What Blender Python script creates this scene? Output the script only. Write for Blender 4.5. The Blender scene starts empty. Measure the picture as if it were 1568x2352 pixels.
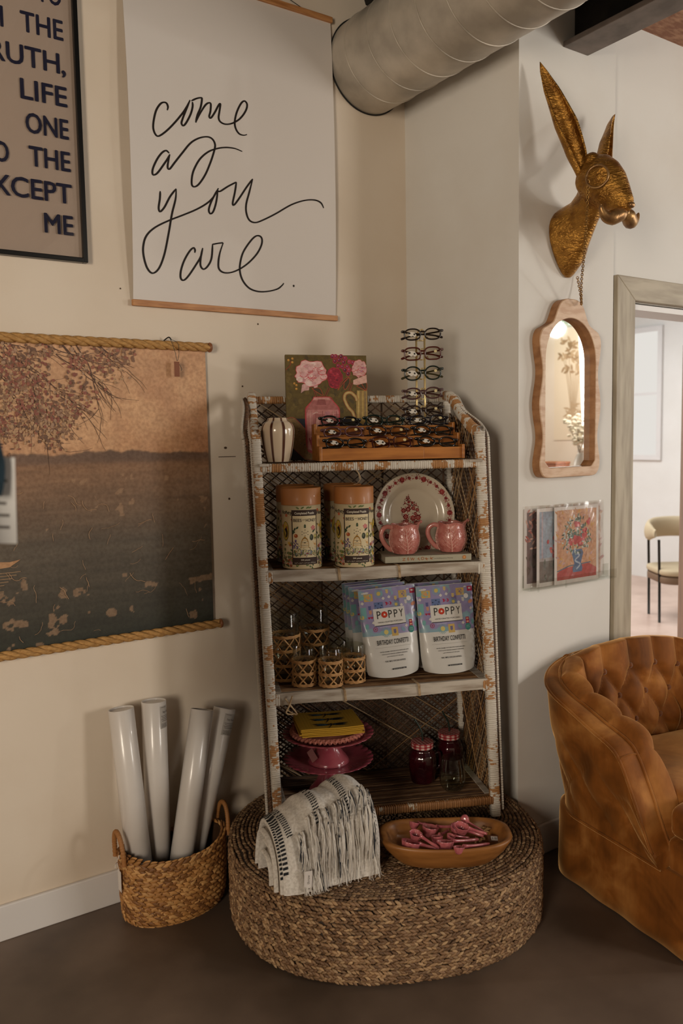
import bpy, math, random
import numpy as np
from mathutils import Vector, Matrix

SC = bpy.context.scene
COL = SC.collection
PI = math.pi
rng = np.random.default_rng(11)
random.seed(5)

# ---------------------------------------------------------------- camera
# world: X runs along the left wall, Y into it (left wall is y=0), Z up
F_PX, PITCH, ROLL, YAW = 1900.0, math.radians(5.08), math.radians(-1.0), math.radians(56.0)
cam_d = bpy.data.cameras.new('camera')
cam = bpy.data.objects.new('camera', cam_d)
COL.objects.link(cam)
cp, sp, cr, sr = math.cos(PITCH), math.sin(PITCH), math.cos(ROLL), math.sin(ROLL)
Rm = np.array([[cr, -sr, 0], [sr, cr, 0], [0, 0, 1]]) @ np.array([[1, 0, 0], [0, -sp, -cp], [0, cp, -sp]])
Rm = Rm @ np.array([[math.sin(YAW), -math.cos(YAW), 0], [math.cos(YAW), math.sin(YAW), 0], [0, 0, 1]])
right, down, fwd = Rm
mw = Matrix(((right[0], -down[0], -fwd[0], 0.0), (right[1], -down[1], -fwd[1], -2.574), (right[2], -down[2], -fwd[2], 1.5), (0, 0, 0, 1)))
cam.matrix_world = mw
cam_d.sensor_fit = 'VERTICAL'
cam_d.sensor_height = 36.0
cam_d.sensor_width = 24.0
cam_d.lens = F_PX / 2352 * 36
cam_d.clip_start = 0.05
cam_d.dof.use_dof = True
cam_d.dof.focus_distance = 2.6
cam_d.dof.aperture_fstop = 3.2
SC.camera = cam

# ---------------------------------------------------------------- world, light, exposure
SC.view_settings.view_transform = 'Standard'
SC.view_settings.look = 'None'
SC.view_settings.gamma = 1.0
SC.view_settings.exposure = 0.0
SC.view_settings.use_curve_mapping = False
SC.cycles.max_bounces = 8
SC.cycles.transparent_max_bounces = 24
world = bpy.data.worlds.new('world')
SC.world = world
world.use_nodes = True
world.node_tree.nodes['Background'].inputs[0].default_value = (1.0, 0.72, 0.51, 1)
world.node_tree.nodes['Background'].inputs[1].default_value = 0.07


def area(name, loc, target, sx, sy, power, col):
    l = bpy.data.lights.new(name, 'AREA')
    l.shape = 'RECTANGLE'
    l.size, l.size_y = sx, sy
    l.energy = power
    l.color = col
    o = bpy.data.objects.new(name, l)
    COL.objects.link(o)
    o.location = loc
    d = Vector(target) - Vector(loc)
    o.rotation_euler = d.to_track_quat('-Z', 'Y').to_euler()
    return o


area('daylight_south_window', (4.2, -5.85, 1.75), (1.0, 0.0, 1.6), 1.1, 1.4, 110, (1.0, 0.93, 0.84))
area('daylight_east_window', (5.84, -2.58, 1.75), (2.0, -1.2, 1.2), 1.5, 1.7, 48, (1.0, 0.975, 0.94))
area('daylight_west_window', (-2.5, -3.3, 1.75), (2.06, -1.4, 2.0), 1.2, 1.4, 150, (1.0, 0.86, 0.69))
area('fill_next_room', (4.6, 2.2, 2.98), (4.8, 2.0, 0.0), 2.4, 2.2, 140, (0.97, 0.99, 1.0))  # added fill panel under the next room's ceiling

# ---------------------------------------------------------------- helpers


def lin(h):
    h = h.lstrip('#')
    out = []
    for i in (0, 2, 4):
        c = int(h[i:i + 2], 16) / 255
        out.append(c / 12.92 if c <= 0.04045 else ((c + 0.055) / 1.055) ** 2.4)
    return tuple(out)


class G:
    """collects geometry; build() links it as one mesh object"""

    def __init__(s):
        s.v, s.f, s.c, s.n = [], [], [], 0

    def add(s, V, F, mat=0, col=(1, 1, 1), smooth=True):
        V = np.asarray(V, float).reshape(-1, 3)
        s.v.append(V)
        c = np.asarray(col, float)
        if c.ndim == 1:
            c = np.tile(c, (len(V), 1))
        s.c.append(c)
        F = F if isinstance(F, list) else [F]
        for a in F:
            a = np.asarray(a, np.int64)
            if a.ndim == 1:
                a = a[None, :]
            s.f.append((a + s.n, mat, smooth))
        s.n += len(V)
        return s

    def build(s, name, mats, parent=None, bevel=0, loc=None, rot=None):
        me = bpy.data.meshes.new(name)
        V = np.concatenate(s.v) if s.v else np.zeros((0, 3))
        me.vertices.add(len(V))
        me.vertices.foreach_set('co', V.astype(np.float32).ravel())
        tot, idx, mi, sm = [], [], [], []
        for a, m, sh in s.f:
            tot.append(np.full(len(a), a.shape[1]))
            idx.append(a.ravel())
            mi.append(np.full(len(a), m))
            sm.append(np.full(len(a), sh))
        tot, idx, mi, sm = (np.concatenate(x) for x in (tot, idx, mi, sm))
        me.loops.add(len(idx))
        me.loops.foreach_set('vertex_index', idx.astype(np.int32))
        me.polygons.add(len(tot))
        st = np.concatenate([[0], np.cumsum(tot)[:-1]])
        me.polygons.foreach_set('loop_start', st.astype(np.int32))
        me.polygons.foreach_set('material_index', mi.astype(np.int32))
        me.polygons.foreach_set('use_smooth', sm.astype(bool))
        at = me.color_attributes.new('Col', 'FLOAT_COLOR', 'POINT')
        C4 = np.ones((len(V), 4), np.float32)
        C4[:, :3] = np.concatenate(s.c)
        at.data.foreach_set('color', C4.ravel())
        me.update(calc_edges=True)
        me.validate()
        for m in (mats if isinstance(mats, (list, tuple)) else [mats]):
            me.materials.append(m)
        o = bpy.data.objects.new(name, me)
        COL.objects.link(o)
        if parent is not None:
            o.parent = parent
        if loc is not None:
            o.location = loc
        if rot is not None:
            o.rotation_euler = rot
        if bevel:
            b = o.modifiers.new('bevel', 'BEVEL')
            b.width = bevel
            b.segments = 2
            b.limit_method = 'ANGLE'
            b.angle_limit = math.radians(40)
        return o


def quads(nu, nv, cu=False, cv=False):
    """faces of a grid of nu x nv vertices stored [u][v]"""
    iu = np.arange(nu if cu else nu - 1)
    iv = np.arange(nv if cv else nv - 1)
    a, b = np.meshgrid(iu, iv, indexing='ij')
    a, b = a.ravel(), b.ravel()
    a2, b2 = (a + 1) % nu, (b + 1) % nv
    return np.stack([a * nv + b, a2 * nv + b, a2 * nv + b2, a * nv + b2], 1)


BOXF = np.array([[0, 3, 2, 1], [4, 5, 6, 7], [0, 1, 5, 4], [1, 2, 6, 5], [2, 3, 7, 6], [3, 0, 4, 7]])


def box(g, lo, hi, M=None, mat=0, col=(1, 1, 1)):
    (x0, y0, z0), (x1, y1, z1) = lo, hi
    V = np.array([[x0, y0, z0], [x1, y0, z0], [x1, y1, z0], [x0, y1, z0], [x0, y0, z1], [x1, y0, z1], [x1, y1, z1], [x0, y1, z1]], float)
    if M is not None:
        V = V @ np.asarray(M)[:3, :3].T + np.asarray(M)[:3, 3]
    g.add(V, BOXF, mat, col, False)
    return g


def frames(P, closed=False, up=None):
    P = np.asarray(P, float)
    if closed:
        T = np.roll(P, -1, 0) - np.roll(P, 1, 0)
    else:
        T = np.gradient(P, axis=0)
    T /= np.maximum(np.linalg.norm(T, axis=1, keepdims=True), 1e-9)
    N = np.zeros_like(T)
    if up is not None:
        n = np.asarray(up, float)
        for i, t in enumerate(T):
            m = n - t * (n @ t)
            N[i] = m / max(np.linalg.norm(m), 1e-9)
    else:
        n = np.array([0, 0, 1.0]) if abs(T[0][2]) < 0.9 else np.array([1.0, 0, 0])
        for i, t in enumerate(T):
            n = n - t * (n @ t)
            n = n / max(np.linalg.norm(n), 1e-9)
            N[i] = n
    B = np.cross(T, N)
    return T, N, B


def tube(g, P, r, n=8, closed=False, mat=0, col=(1, 1, 1), caps=True, flat=1.0, up=None, prof=None, twist=0.0):
    """sweep a circle (or a profile of points) along P; r scalar or per point; flat squashes across the normal"""
    P = np.asarray(P, float)
    T, N, B = frames(P, closed, up)
    r = np.broadcast_to(np.asarray(r, float), (len(P),))
    if prof is None:
        th = np.arange(n) * 2 * PI / n
        prof = np.stack([np.cos(th), np.sin(th) * flat], 1)
    prof = np.asarray(prof, float)
    n = len(prof)
    if twist:
        L = np.concatenate([[0], np.cumsum(np.linalg.norm(np.diff(P, axis=0), axis=1))]) * twist
        ca, sa = np.cos(L)[:, None], np.sin(L)[:, None]
        px, py = prof[None, :, 0] * ca - prof[None, :, 1] * sa, prof[None, :, 0] * sa + prof[None, :, 1] * ca
    else:
        px, py = np.tile(prof[:, 0], (len(P), 1)), np.tile(prof[:, 1], (len(P), 1))
    V = P[:, None, :] + r[:, None, None] * (px[..., None] * N[:, None, :] + py[..., None] * B[:, None, :])
    V = V.reshape(-1, 3)
    F = [quads(len(P), n, closed, True)]
    if caps and not closed:
        F.append(np.arange(n)[::-1][None, :])
        F.append((np.arange(n) + (len(P) - 1) * n)[None, :])
    c = np.asarray(col, float)
    if c.ndim == 2 and len(c) == len(P):
        c = np.repeat(c, n, 0)
    g.add(V, F, mat, c)
    return g


def lathe(g, prof, n=32, mat=0, col=(1, 1, 1), c=(0, 0, 0), sq=None, caps=False):
    """prof: list of (r, z); sq(theta) scales the radius"""
    prof = np.asarray(prof, float)
    th = np.arange(n) * 2 * PI / n
    k = np.ones(n) if sq is None else sq(th)
    V = np.zeros((len(prof), n, 3))
    V[..., 0] = prof[:, 0][:, None] * np.cos(th) * k + c[0]
    V[..., 1] = prof[:, 0][:, None] * np.sin(th) * k + c[1]
    V[..., 2] = prof[:, 1][:, None] + c[2]
    F = [quads(len(prof), n, False, True)[:, ::-1]]
    if caps:
        F += [np.arange(n)[None, :], (np.arange(n) + (len(prof) - 1) * n)[::-1][None, :]]
    cc = np.asarray(col, float)
    if cc.ndim == 2 and len(cc) == len(prof):
        cc = np.repeat(cc, n, 0)
    g.add(V.reshape(-1, 3), F, mat, cc)
    return g


def ell(g, c, r, M=None, nu=10, nv=7, mat=0, col=(1, 1, 1)):
    u = np.arange(nu) * 2 * PI / nu
    v = np.linspace(-PI / 2, PI / 2, nv)
    V = np.zeros((nv, nu, 3))
    V[..., 0] = np.cos(v)[:, None] * np.cos(u) * r[0]
    V[..., 1] = np.cos(v)[:, None] * np.sin(u) * r[1]
    V[..., 2] = np.sin(v)[:, None] * r[2] * np.ones(nu)
    V = V.reshape(-1, 3)
    if M is not None:
        V = V @ np.asarray(M).T
    g.add(V + np.asarray(c), [quads(nv, nu, False, True)[:, ::-1]], mat, col)
    return g


def grid(g, fn, nu, nv, mat=0, col=(1, 1, 1), smooth=True):
    u, v = np.meshgrid(np.linspace(0, 1, nu), np.linspace(0, 1, nv), indexing='ij')
    V = np.stack(fn(u, v), -1).reshape(-1, 3)
    if callable(col):
        col = np.stack(col(u, v), -1).reshape(-1, 3)
    g.add(V, quads(nu, nv), mat, col, smooth)
    return g


def prism(g, outline, fn, d0, d1, mat=0, col=(1, 1, 1)):
    """extrude a 2D outline between depths d0 and d1; fn(x, y, d) -> 3D arrays"""
    o = np.asarray(outline, float)
    n = len(o)
    A = np.stack(fn(o[:, 0], o[:, 1], np.full(n, d0)), -1)
    B = np.stack(fn(o[:, 0], o[:, 1], np.full(n, d1)), -1)
    i = np.arange(n)
    j = (i + 1) % n
    g.add(np.concatenate([A, B]), [i[::-1][None, :], (i + n)[None, :], np.stack([i, j, j + n, i + n], 1)], mat, col, False)
    return g


def catmull(P, k=6, closed=False):
    P = np.asarray(P, float)
    n = len(P)
    out = []
    segs = n if closed else n - 1
    for i in range(segs):
        if closed:
            p0, p1, p2, p3 = P[(i - 1) % n], P[i], P[(i + 1) % n], P[(i + 2) % n]
        else:
            p0, p1, p2, p3 = P[max(i - 1, 0)], P[i], P[i + 1], P[min(i + 2, n - 1)]
        t = (np.arange(k) / k)[:, None]
        out.append(0.5 * (2 * p1 + (p2 - p0) * t + (2 * p0 - 5 * p1 + 4 * p2 - p3) * t ** 2 + (3 * p1 - p0 - 3 * p2 + p3) * t ** 3))
    if not closed:
        out.append(P[-1:])
    return np.concatenate(out)


def vnoise(x, y, seed=0):
    """smooth value noise on arrays"""
    x, y = np.asarray(x, float), np.asarray(y, float)
    xi, yi = np.floor(x).astype(np.int64), np.floor(y).astype(np.int64)
    fx, fy = x - xi, y - yi
    fx, fy = fx * fx * (3 - 2 * fx), fy * fy * (3 - 2 * fy)

    def h(a, b):
        v = np.sin(a * 127.1 + b * 311.7 + seed * 74.7) * 43758.5453
        return v - np.floor(v)
    return (h(xi, yi) * (1 - fx) + h(xi + 1, yi) * fx) * (1 - fy) + (h(xi, yi + 1) * (1 - fx) + h(xi + 1, yi + 1) * fx) * fy


def fbm(x, y, seed=0, o=4):
    s, a, t = 0, 0.5, 0
    for i in range(o):
        s = s + a * vnoise(x * 2 ** i, y * 2 ** i, seed + i)
        t += a
        a *= 0.5
    return s / t


_txt = {}


def text2d(s, size, bold=0.0, sx=1.0, align='L', spacing=1.0):
    key = (s, bold, spacing)
    if key not in _txt:
        cu = bpy.data.curves.new('lettering', 'FONT')
        cu.body = s
        cu.size = 1.0
        cu.offset = bold
        cu.space_character = spacing
        cu.resolution_u = 3
        cu.fill_mode = 'FRONT'
        ob = bpy.data.objects.new('lettering', cu)
        COL.objects.link(ob)
        me = ob.to_mesh()
        V = np.zeros(len(me.vertices) * 3, np.float32)
        me.vertices.foreach_get('co', V)
        V = V.reshape(-1, 3)[:, :2].astype(float)
        F = [list(p.vertices) for p in me.polygons]
        ob.to_mesh_clear()
        bpy.data.objects.remove(ob)
        bpy.data.curves.remove(cu)
        _txt[key] = (V, F)
    V, F = _txt[key]
    V = V.copy()
    if len(V):
        V[:, 0] *= sx
        V *= size
        x0, x1 = V[:, 0].min(), V[:, 0].max()
        V[:, 0] -= {'L': x0, 'C': (x0 + x1) / 2, 'R': x1}[align]
    return V, F


class Art:
    """flat artwork: painted shapes in (u, v), laid one over the other on a surface"""

    def __init__(s, eps=0.00012):
        s.items, s.eps = [], eps

    def poly(s, P, col):
        P = np.asarray(P, float)
        s.items.append((P, [list(range(len(P)))], col))

    def rect(s, x0, y0, x1, y1, col, n=1):
        m = max(1, int(round(n * abs((y1 - y0) / (x1 - x0)))))
        u, v = np.meshgrid(np.linspace(x0, x1, n + 1), np.linspace(y0, y1, m + 1), indexing='ij')
        s.items.append((np.stack([u.ravel(), v.ravel()], 1), quads(n + 1, m + 1).tolist(), col))

    def ell(s, x, y, rx, ry, col, n=14, rot=0.0):
        t = np.arange(n) * 2 * PI / n
        a, b = rx * np.cos(t), ry * np.sin(t)
        s.poly(np.stack([x + a * math.cos(rot) - b * math.sin(rot), y + a * math.sin(rot) + b * math.cos(rot)], 1), col)

    def leaf(s, x, y, ln, w, ang, col):
        t = np.array([0, .25, .5, .75, 1.0])
        p = np.sin(t * PI) ** .8 * w / 2
        a = np.concatenate([np.stack([t * ln, p], 1), np.stack([t[::-1] * ln, -p[::-1]], 1)[1:-1]])
        c, d = math.cos(ang), math.sin(ang)
        s.poly(np.stack([x + a[:, 0] * c - a[:, 1] * d, y + a[:, 0] * d + a[:, 1] * c], 1), col)

    def line(s, P, w, col):
        P = np.asarray(P, float)
        T = np.gradient(P, axis=0)
        T /= np.maximum(np.linalg.norm(T, axis=1, keepdims=True), 1e-9)
        N = np.stack([-T[:, 1], T[:, 0]], 1)
        w = np.broadcast_to(np.asarray(w, float), (len(P),))[:, None] / 2
        s.items.append((np.concatenate([P + N * w, P - N * w]), [[i, i + 1, len(P) + i + 1, len(P) + i] for i in range(len(P) - 1)], col))

    def text(s, t, x, y, size, col, bold=0.0, sx=1.0, align='L', spacing=1.0, width=None):
        V, F = text2d(t, size, bold, sx, align, spacing)
        if len(V):
            if width:
                V[:, 0] *= width / max(V[:, 0].max() - V[:, 0].min(), 1e-6)
            s.items.append((V + np.array([x, y]), F, col))

    def emit(s, g, fn, h0=0.0002, mat=0, thick=None):
        if thick:
            s.eps = thick / max(len(s.items), 1)
        for k, (P, F, col) in enumerate(s.items):
            c = lin(col) if isinstance(col, str) else col
            V = np.stack(fn(P[:, 0], P[:, 1], np.full(len(P), h0 + k * s.eps)), -1)
            by = {}
            for f in F:
                by.setdefault(len(f), []).append(f)
            g.add(V, [np.array(x) for x in by.values()], mat, c, False)
        return g


def front(u, v, h):
    return u, -h, v


def thing(name, label, cat, loc=(0, 0, 0), rz=0.0, group=None):
    o = bpy.data.objects.new(name, None)
    o.empty_display_size = 0.05
    COL.objects.link(o)
    o.location = loc
    o.rotation_euler = (0, 0, rz)
    return tag(o, label, cat, group)


def tag(o, label, cat, group=None, kind=None):
    o['label'] = label
    o['category'] = cat
    if group:
        o['group'] = group
    if kind:
        o['kind'] = kind
    return o


def struct(o):
    o['kind'] = 'structure'
    return o


def dup(root, loc=None, rz=None, label=None):
    r = root.copy()
    COL.objects.link(r)
    if loc is not None:
        r.location = loc
    if rz is not None:
        r.rotation_euler = (0, 0, rz)
    if label:
        r['label'] = label
    for ch in root.children:
        c = ch.copy()
        COL.objects.link(c)
        c.parent = r
        for gch in ch.children:
            d = gch.copy()
            COL.objects.link(d)
            d.parent = c
    return r


# ---------------------------------------------------------------- materials
def mat(name, col='#808080', rough=0.6, metal=0.0, col2=None, var=6.0, vmix=(0.4, 0.65), stretch=None, bump=None, attr=False, spec=0.5, coat=0.0, sheen=0.0, trans=0.0, bscale=None, detail=5.0):
    m = bpy.data.materials.new(name)
    m.use_nodes = True
    nt = m.node_tree
    b = nt.nodes['Principled BSDF']
    N, L = nt.nodes.new, nt.links.new
    b.inputs['Roughness'].default_value = rough
    b.inputs['Metallic'].default_value = metal
    b.inputs['Specular IOR Level'].default_value = spec
    b.inputs['Coat Weight'].default_value = coat
    b.inputs['Coat Roughness'].default_value = 0.08
    b.inputs['Transmission Weight'].default_value = trans
    if sheen:
        b.inputs['Sheen Weight'].default_value = sheen
        b.inputs['Sheen Roughness'].default_value = 0.4
    c1 = (*lin(col), 1)
    b.inputs['Base Color'].default_value = c1
    tc = N('ShaderNodeTexCoord')
    vec = tc.outputs['Object']
    if stretch:
        mp = N('ShaderNodeMapping')
        mp.inputs['Scale'].default_value = stretch
        L(vec, mp.inputs[0])
        vec = mp.outputs[0]
    out = None
    if attr:
        a = N('ShaderNodeAttribute')
        a.attribute_name = 'Col'
        out = a.outputs['Color']
    if col2:
        nz = N('ShaderNodeTexNoise')
        nz.inputs['Scale'].default_value = var
        nz.inputs['Detail'].default_value = detail
        L(vec, nz.inputs['Vector'])
        r = N('ShaderNodeMapRange')
        r.inputs[1].default_value, r.inputs[2].default_value = vmix
        L(nz.outputs[0], r.inputs[0])
        mx = N('ShaderNodeMix')
        mx.data_type = 'RGBA'
        L(r.outputs[0], mx.inputs['Factor'])
        if attr:
            mx.blend_type = 'MULTIPLY'
            L(out, mx.inputs['A'])
        else:
            mx.inputs['A'].default_value = c1
        mx.inputs['B'].default_value = (*lin(col2), 1)
        out = mx.outputs['Result']
    if out is not None:
        L(out, b.inputs['Base Color'])
    if bump:
        nb = N('ShaderNodeTexNoise')
        nb.inputs['Scale'].default_value = bump[0]
        nb.inputs['Detail'].default_value = 4
        L(vec, nb.inputs['Vector'])
        bp = N('ShaderNodeBump')
        bp.inputs['Strength'].default_value = bump[1]
        bp.inputs['Distance'].default_value = bump[2] if len(bump) > 2 else 0.002
        L(nb.outputs[0], bp.inputs['Height'])
        L(bp.outputs[0], b.inputs['Normal'])
    return m


def glass_mat(name, tint='#ffffff', rough=0.02, base=0.05, top=0.75):
    """thin clear pane or wall of glass: see-through with a sheen that grows at grazing angles"""
    m = bpy.data.materials.new(name)
    m.use_nodes = True
    nt = m.node_tree
    nt.nodes.clear()
    N, L = nt.nodes.new, nt.links.new
    o = N('ShaderNodeOutputMaterial')
    t = N('ShaderNodeBsdfTransparent')
    t.inputs[0].default_value = (*lin(tint), 1)
    gl = N('ShaderNodeBsdfGlossy')
    gl.inputs['Roughness'].default_value = rough
    lw = N('ShaderNodeLayerWeight')
    lw.inputs[0].default_value = 0.35
    mr = N('ShaderNodeMapRange')
    mr.inputs[3].default_value = base
    mr.inputs[4].default_value = top
    L(lw.outputs['Facing'], mr.inputs[0])
    p = N('ShaderNodeMath')
    p.operation = 'POWER'
    p.inputs[1].default_value = 1.6
    L(mr.outputs[0], p.inputs[0])
    mx = N('ShaderNodeMixShader')
    L(p.outputs[0], mx.inputs[0])
    L(t.outputs[0], mx.inputs[1])
    L(gl.outputs[0], mx.inputs[2])
    L(mx.outputs[0], o.inputs[0])
    return m


M_ink = mat('printed_ink', attr=True, rough=0.6, spec=0.25)
M_paint = mat('painted_canvas', attr=True, rough=0.6, col2='#e6e0da', var=90, bump=(260, 0.35, 0.001))

# ---------------------------------------------------------------- the room
M_wall = mat('plaster_wall', '#d9ccbb', rough=0.75, col2='#d3c4b1', var=2.5, bump=(160, 0.10, 0.001))
M_wallw = mat('plaster_wall_white', '#d7d4ce', rough=0.75, col2='#d1ccc4', var=2.5, bump=(160, 0.10, 0.001))
M_wallf = mat('plaster_next_room', '#e0ddd8', rough=0.7, col2='#dad6d0', var=2)
M_floor = mat('stained_concrete', '#826f60', rough=0.5, col2='#4f4136', var=1.25, vmix=(0.38, 0.62), bump=(40, 0.15, 0.001), detail=10)
M_trim = mat('white_trim', '#d6d2cf', rough=0.45, bump=(60, 0.05, 0.001))
M_greywood = mat('weathered_grey_wood', '#b3a894', rough=0.6, col2='#978b78', var=5, stretch=(6, 6, 0.8), bump=(12, 0.25, 0.001))
M_greywood_h = mat('weathered_grey_wood_level', '#b3a894', rough=0.6, col2='#978b78', var=5, stretch=(0.8, 6, 6), bump=(12, 0.25, 0.001))
M_deck = mat('dark_roof_deck', '#1a1714', rough=0.6, metal=0.3)
M_steel = mat('painted_black_steel', '#191614', rough=0.5, col2='#2c2723', var=14, bump=(40, 0.3, 0.002))
M_flange = mat('grey_steel_flange', '#7a6e66', rough=0.55, col2='#5d534c', var=10, bump=(40, 0.3, 0.002))  # lower flange in a lighter grey than the web
M_plank = mat('rough_red_plank', '#8d6048', rough=0.8, col2='#b58a6c', var=20, stretch=(1, 3, 3), bump=(60, 0.6, 0.004))
M_galv = mat('galvanised_sheet', '#c6bcad', rough=0.45, metal=0.3, col2='#a0978a', var=5, vmix=(0.35, 0.6), bump=(220, 0.12, 0.001), detail=8)
M_dark = mat('dark_gap_shade', '#14110e', rough=0.8)  # near-black that paints the shade in the gap round the duct end


def emit_mat(name, col, st):
    m = bpy.data.materials.new(name)
    m.use_nodes = True
    b = m.node_tree.nodes['Principled BSDF']
    b.inputs['Base Color'].default_value = (0, 0, 0, 1)
    b.inputs['Emission Color'].default_value = (*lin(col), 1)
    b.inputs['Emission Strength'].default_value = st
    return m


M_sky = emit_mat('bright_window_glass', '#fffaf2', 0.74)


def sbox(name, boxes, m, bevel=0, mats=None):
    g = G()
    for b in boxes:
        box(g, b[0], b[1], mat=b[2] if len(b) > 2 else 0)
    return struct(g.build(name, mats or m, bevel=bevel))


sbox('floor', [((-2.7, -6.1, -0.08), (7.6, 4.3, 0))], M_floor)
wall_left = sbox('wall_left', [((-2.6, 0, 0), (2.06, 0.12, 3.12))], M_wall)
sbox('wall_corner', [((2.06, -0.592, 0), (2.545, 0.12, 3.12))], M_wallw)
sbox('wall_right', [((2.545, -0.567, 0), (2.665, -0.45, 3.12)), ((3.47, -0.567, 0), (7.5, -0.45, 3.12)), ((2.665, -0.567, 1.99), (3.47, -0.45, 3.12))], M_wallw)
sbox('wall_west', [((-2.7, -6.0, 0), (-2.6, 0.12, 3.12))], M_wall)
sbox('wall_south', [((-2.7, -6.1, 0), (6.1, -6.0, 3.12))], M_wall)
sbox('wall_east', [((6.0, -6.0, 0), (6.1, -0.567, 3.12))], M_wall)
sbox('wall_far_east', [((7.4, -0.45, 0), (7.5, 4.2, 3.12))], M_wallf)
sbox('wall_far_north', [((2.42, 4.1, 0), (7.5, 4.2, 3.12))], M_wallf)
sbox('wall_far_west', [((2.42, 0.12, 0), (2.545, 4.1, 3.12))], M_wallf)
M_pinkfloor = mat('pale_pink_floor', '#cdb2a2', rough=0.35, col2='#b99c8c', var=3)
sbox('floor_far', [((2.545, -0.45, 0), (7.4, 4.1, 0.004))], M_pinkfloor)
g = G()
n = 700
xs = np.linspace(-2.7, 7.6, n)
zz = 3.1 + 0.02 * (np.sign(np.sin(xs * 2 * PI / 0.15)) * np.minimum(1, np.abs(np.sin(xs * 2 * PI / 0.15)) * 3))
V = np.stack([np.stack([xs, np.full(n, -6.1), zz], 1), np.stack([xs, np.full(n, 4.3), zz], 1)], 1).reshape(-1, 3)
V2 = V + np.array([0, 0, 0.03])
g.add(V, quads(n, 2), 0, (1, 1, 1), False).add(V2, quads(n, 2)[:, ::-1], 0, (1, 1, 1), False)
struct(g.build('ceiling', M_deck))
sbox('ceiling_plank', [((2.47, -1.25, 2.978), (6.0, -0.567, 3.03))], M_plank)
# steel I-beam running out from the right wall
sbox('ceiling_beam', [((2.27, -6.0, 2.80), (2.395, -0.592, 2.818), 1), ((2.27, -6.0, 3.06), (2.395, -0.592, 3.075), 0), ((2.326, -6.0, 2.818), (2.339, -0.592, 3.06), 0)], None, 0.002, [M_steel, M_flange])
# baseboards
def base(name, lo, hi):
    g = G()
    box(g, lo, hi)
    struct(g.build(name, M_trim, bevel=0.004))


base('baseboard_left', (-2.6, -0.014, 0), (2.046, 0, 0.111))
base('baseboard_corner', (2.046, -0.606, 0), (2.06, 0, 0.111))
base('baseboard_right', (2.06, -0.606, 0), (2.545, -0.592, 0.111))
# door casing, jamb lining and the open door leaf
g = G()
for lo, hi in (((2.563, -0.598, 0), (2.667, -0.567, 1.992)), ((3.47, -0.598, 0), (3.574, -0.567, 1.992))):
    x0, x1 = lo[0], hi[0]
    zi, zo = (1.992, 2.077)
    xa, xb = (x0, x1) if x0 < 3 else (x1, x0)
    prism(g, [(x0, 0), (x1, 0), (x1, zi if x0 < 3 else zo), (x0, zo if x0 < 3 else zi)], lambda a, b, d: (a, d, b), -0.567, -0.598)
struct(g.build('trim_1', M_greywood, bevel=0.003))
g = G()
prism(g, [(2.667, 1.992), (3.47, 1.992), (3.574, 2.077), (2.563, 2.077)], lambda a, b, d: (a, d, b), -0.567, -0.598)
struct(g.build('trim_2', M_greywood_h, bevel=0.003))
sbox('trim_3', [((2.663, -0.567, 0), (2.683, -0.44, 1.99)), ((3.452, -0.567, 0), (3.472, -0.44, 1.99)), ((2.683, -0.567, 1.965), (3.452, -0.44, 1.985))], M_trim)
M_doorwood = mat('brown_door_wood', '#8a6548', rough=0.5, col2='#6d4d35', var=6, stretch=(6, 6, 0.7))
M_brass = mat('aged_brass', '#a8834a', rough=0.3, metal=1.0)
M_iron = mat('dark_iron', '#2c2823', rough=0.45, metal=0.8)
g = G()
box(g, (0, -0.02, 0.01), (0.72, 0.02, 1.96))
door = struct(g.build('door_1', M_doorwood, bevel=0.003, loc=(3.45, -0.43, 0), rot=(0, 0, math.radians(42.5))))
g = G()
box(g, (0.7185, -0.012, 1.02), (0.7225, 0.012, 1.20))
tube(g, [(0.665, -0.02, 1.1), (0.665, -0.06, 1.1), (0.60, -0.062, 1.1)], 0.009)
g.build('door_handle', M_iron, door)
# windows of the two rooms (daylight comes from them)
def window(name, c, w, h, axis, sgn, pane=M_sky):
    """axis: 'x' wall plane x=const, 'y' wall plane y=const; sgn: towards the room"""
    g = G()
    t = 0.05
    def put(a0, a1, z0, z1, d0, d1, gg, mm=0):
        lo, hi = sorted((d0 * sgn, d1 * sgn))
        if axis == 'x':
            box(gg, (c[0] + lo, c[1] + a0, c[2] + z0), (c[0] + hi, c[1] + a1, c[2] + z1), mat=mm)
        else:
            box(gg, (c[0] + a0, c[1] + lo, c[2] + z0), (c[0] + a1, c[1] + hi, c[2] + z1), mat=mm)
    put(-w / 2 - t, -w / 2, -h / 2 - t, h / 2 + t, 0, 0.03, g)
    put(w / 2, w / 2 + t, -h / 2 - t, h / 2 + t, 0, 0.03, g)
    put(-w / 2, w / 2, h / 2, h / 2 + t, 0, 0.03, g)
    put(-w / 2, w / 2, -h / 2 - t, -h / 2, 0, 0.03, g)
    put(-w / 2, w / 2, -0.012, 0.012, 0, 0.02, g)
    f = struct(g.build(name, M_trim))
    g = G()
    put(-w / 2, w / 2, -h / 2, h / 2, 0.002, 0.008, g)
    g.build('window_pane', pane, f)


window('window_1', (4.2, -6.0, 1.75), 1.15, 1.5, 'y', 1)
window('window_2', (6.0, -2.58, 1.75), 1.6, 1.8, 'x', -1)
window('window_4', (-2.6, -3.3, 1.75), 1.3, 1.5, 'x', 1)
window('window_3', (7.4, 3.07, 1.90), 0.90, 1.25, 'x', -1)
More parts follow.
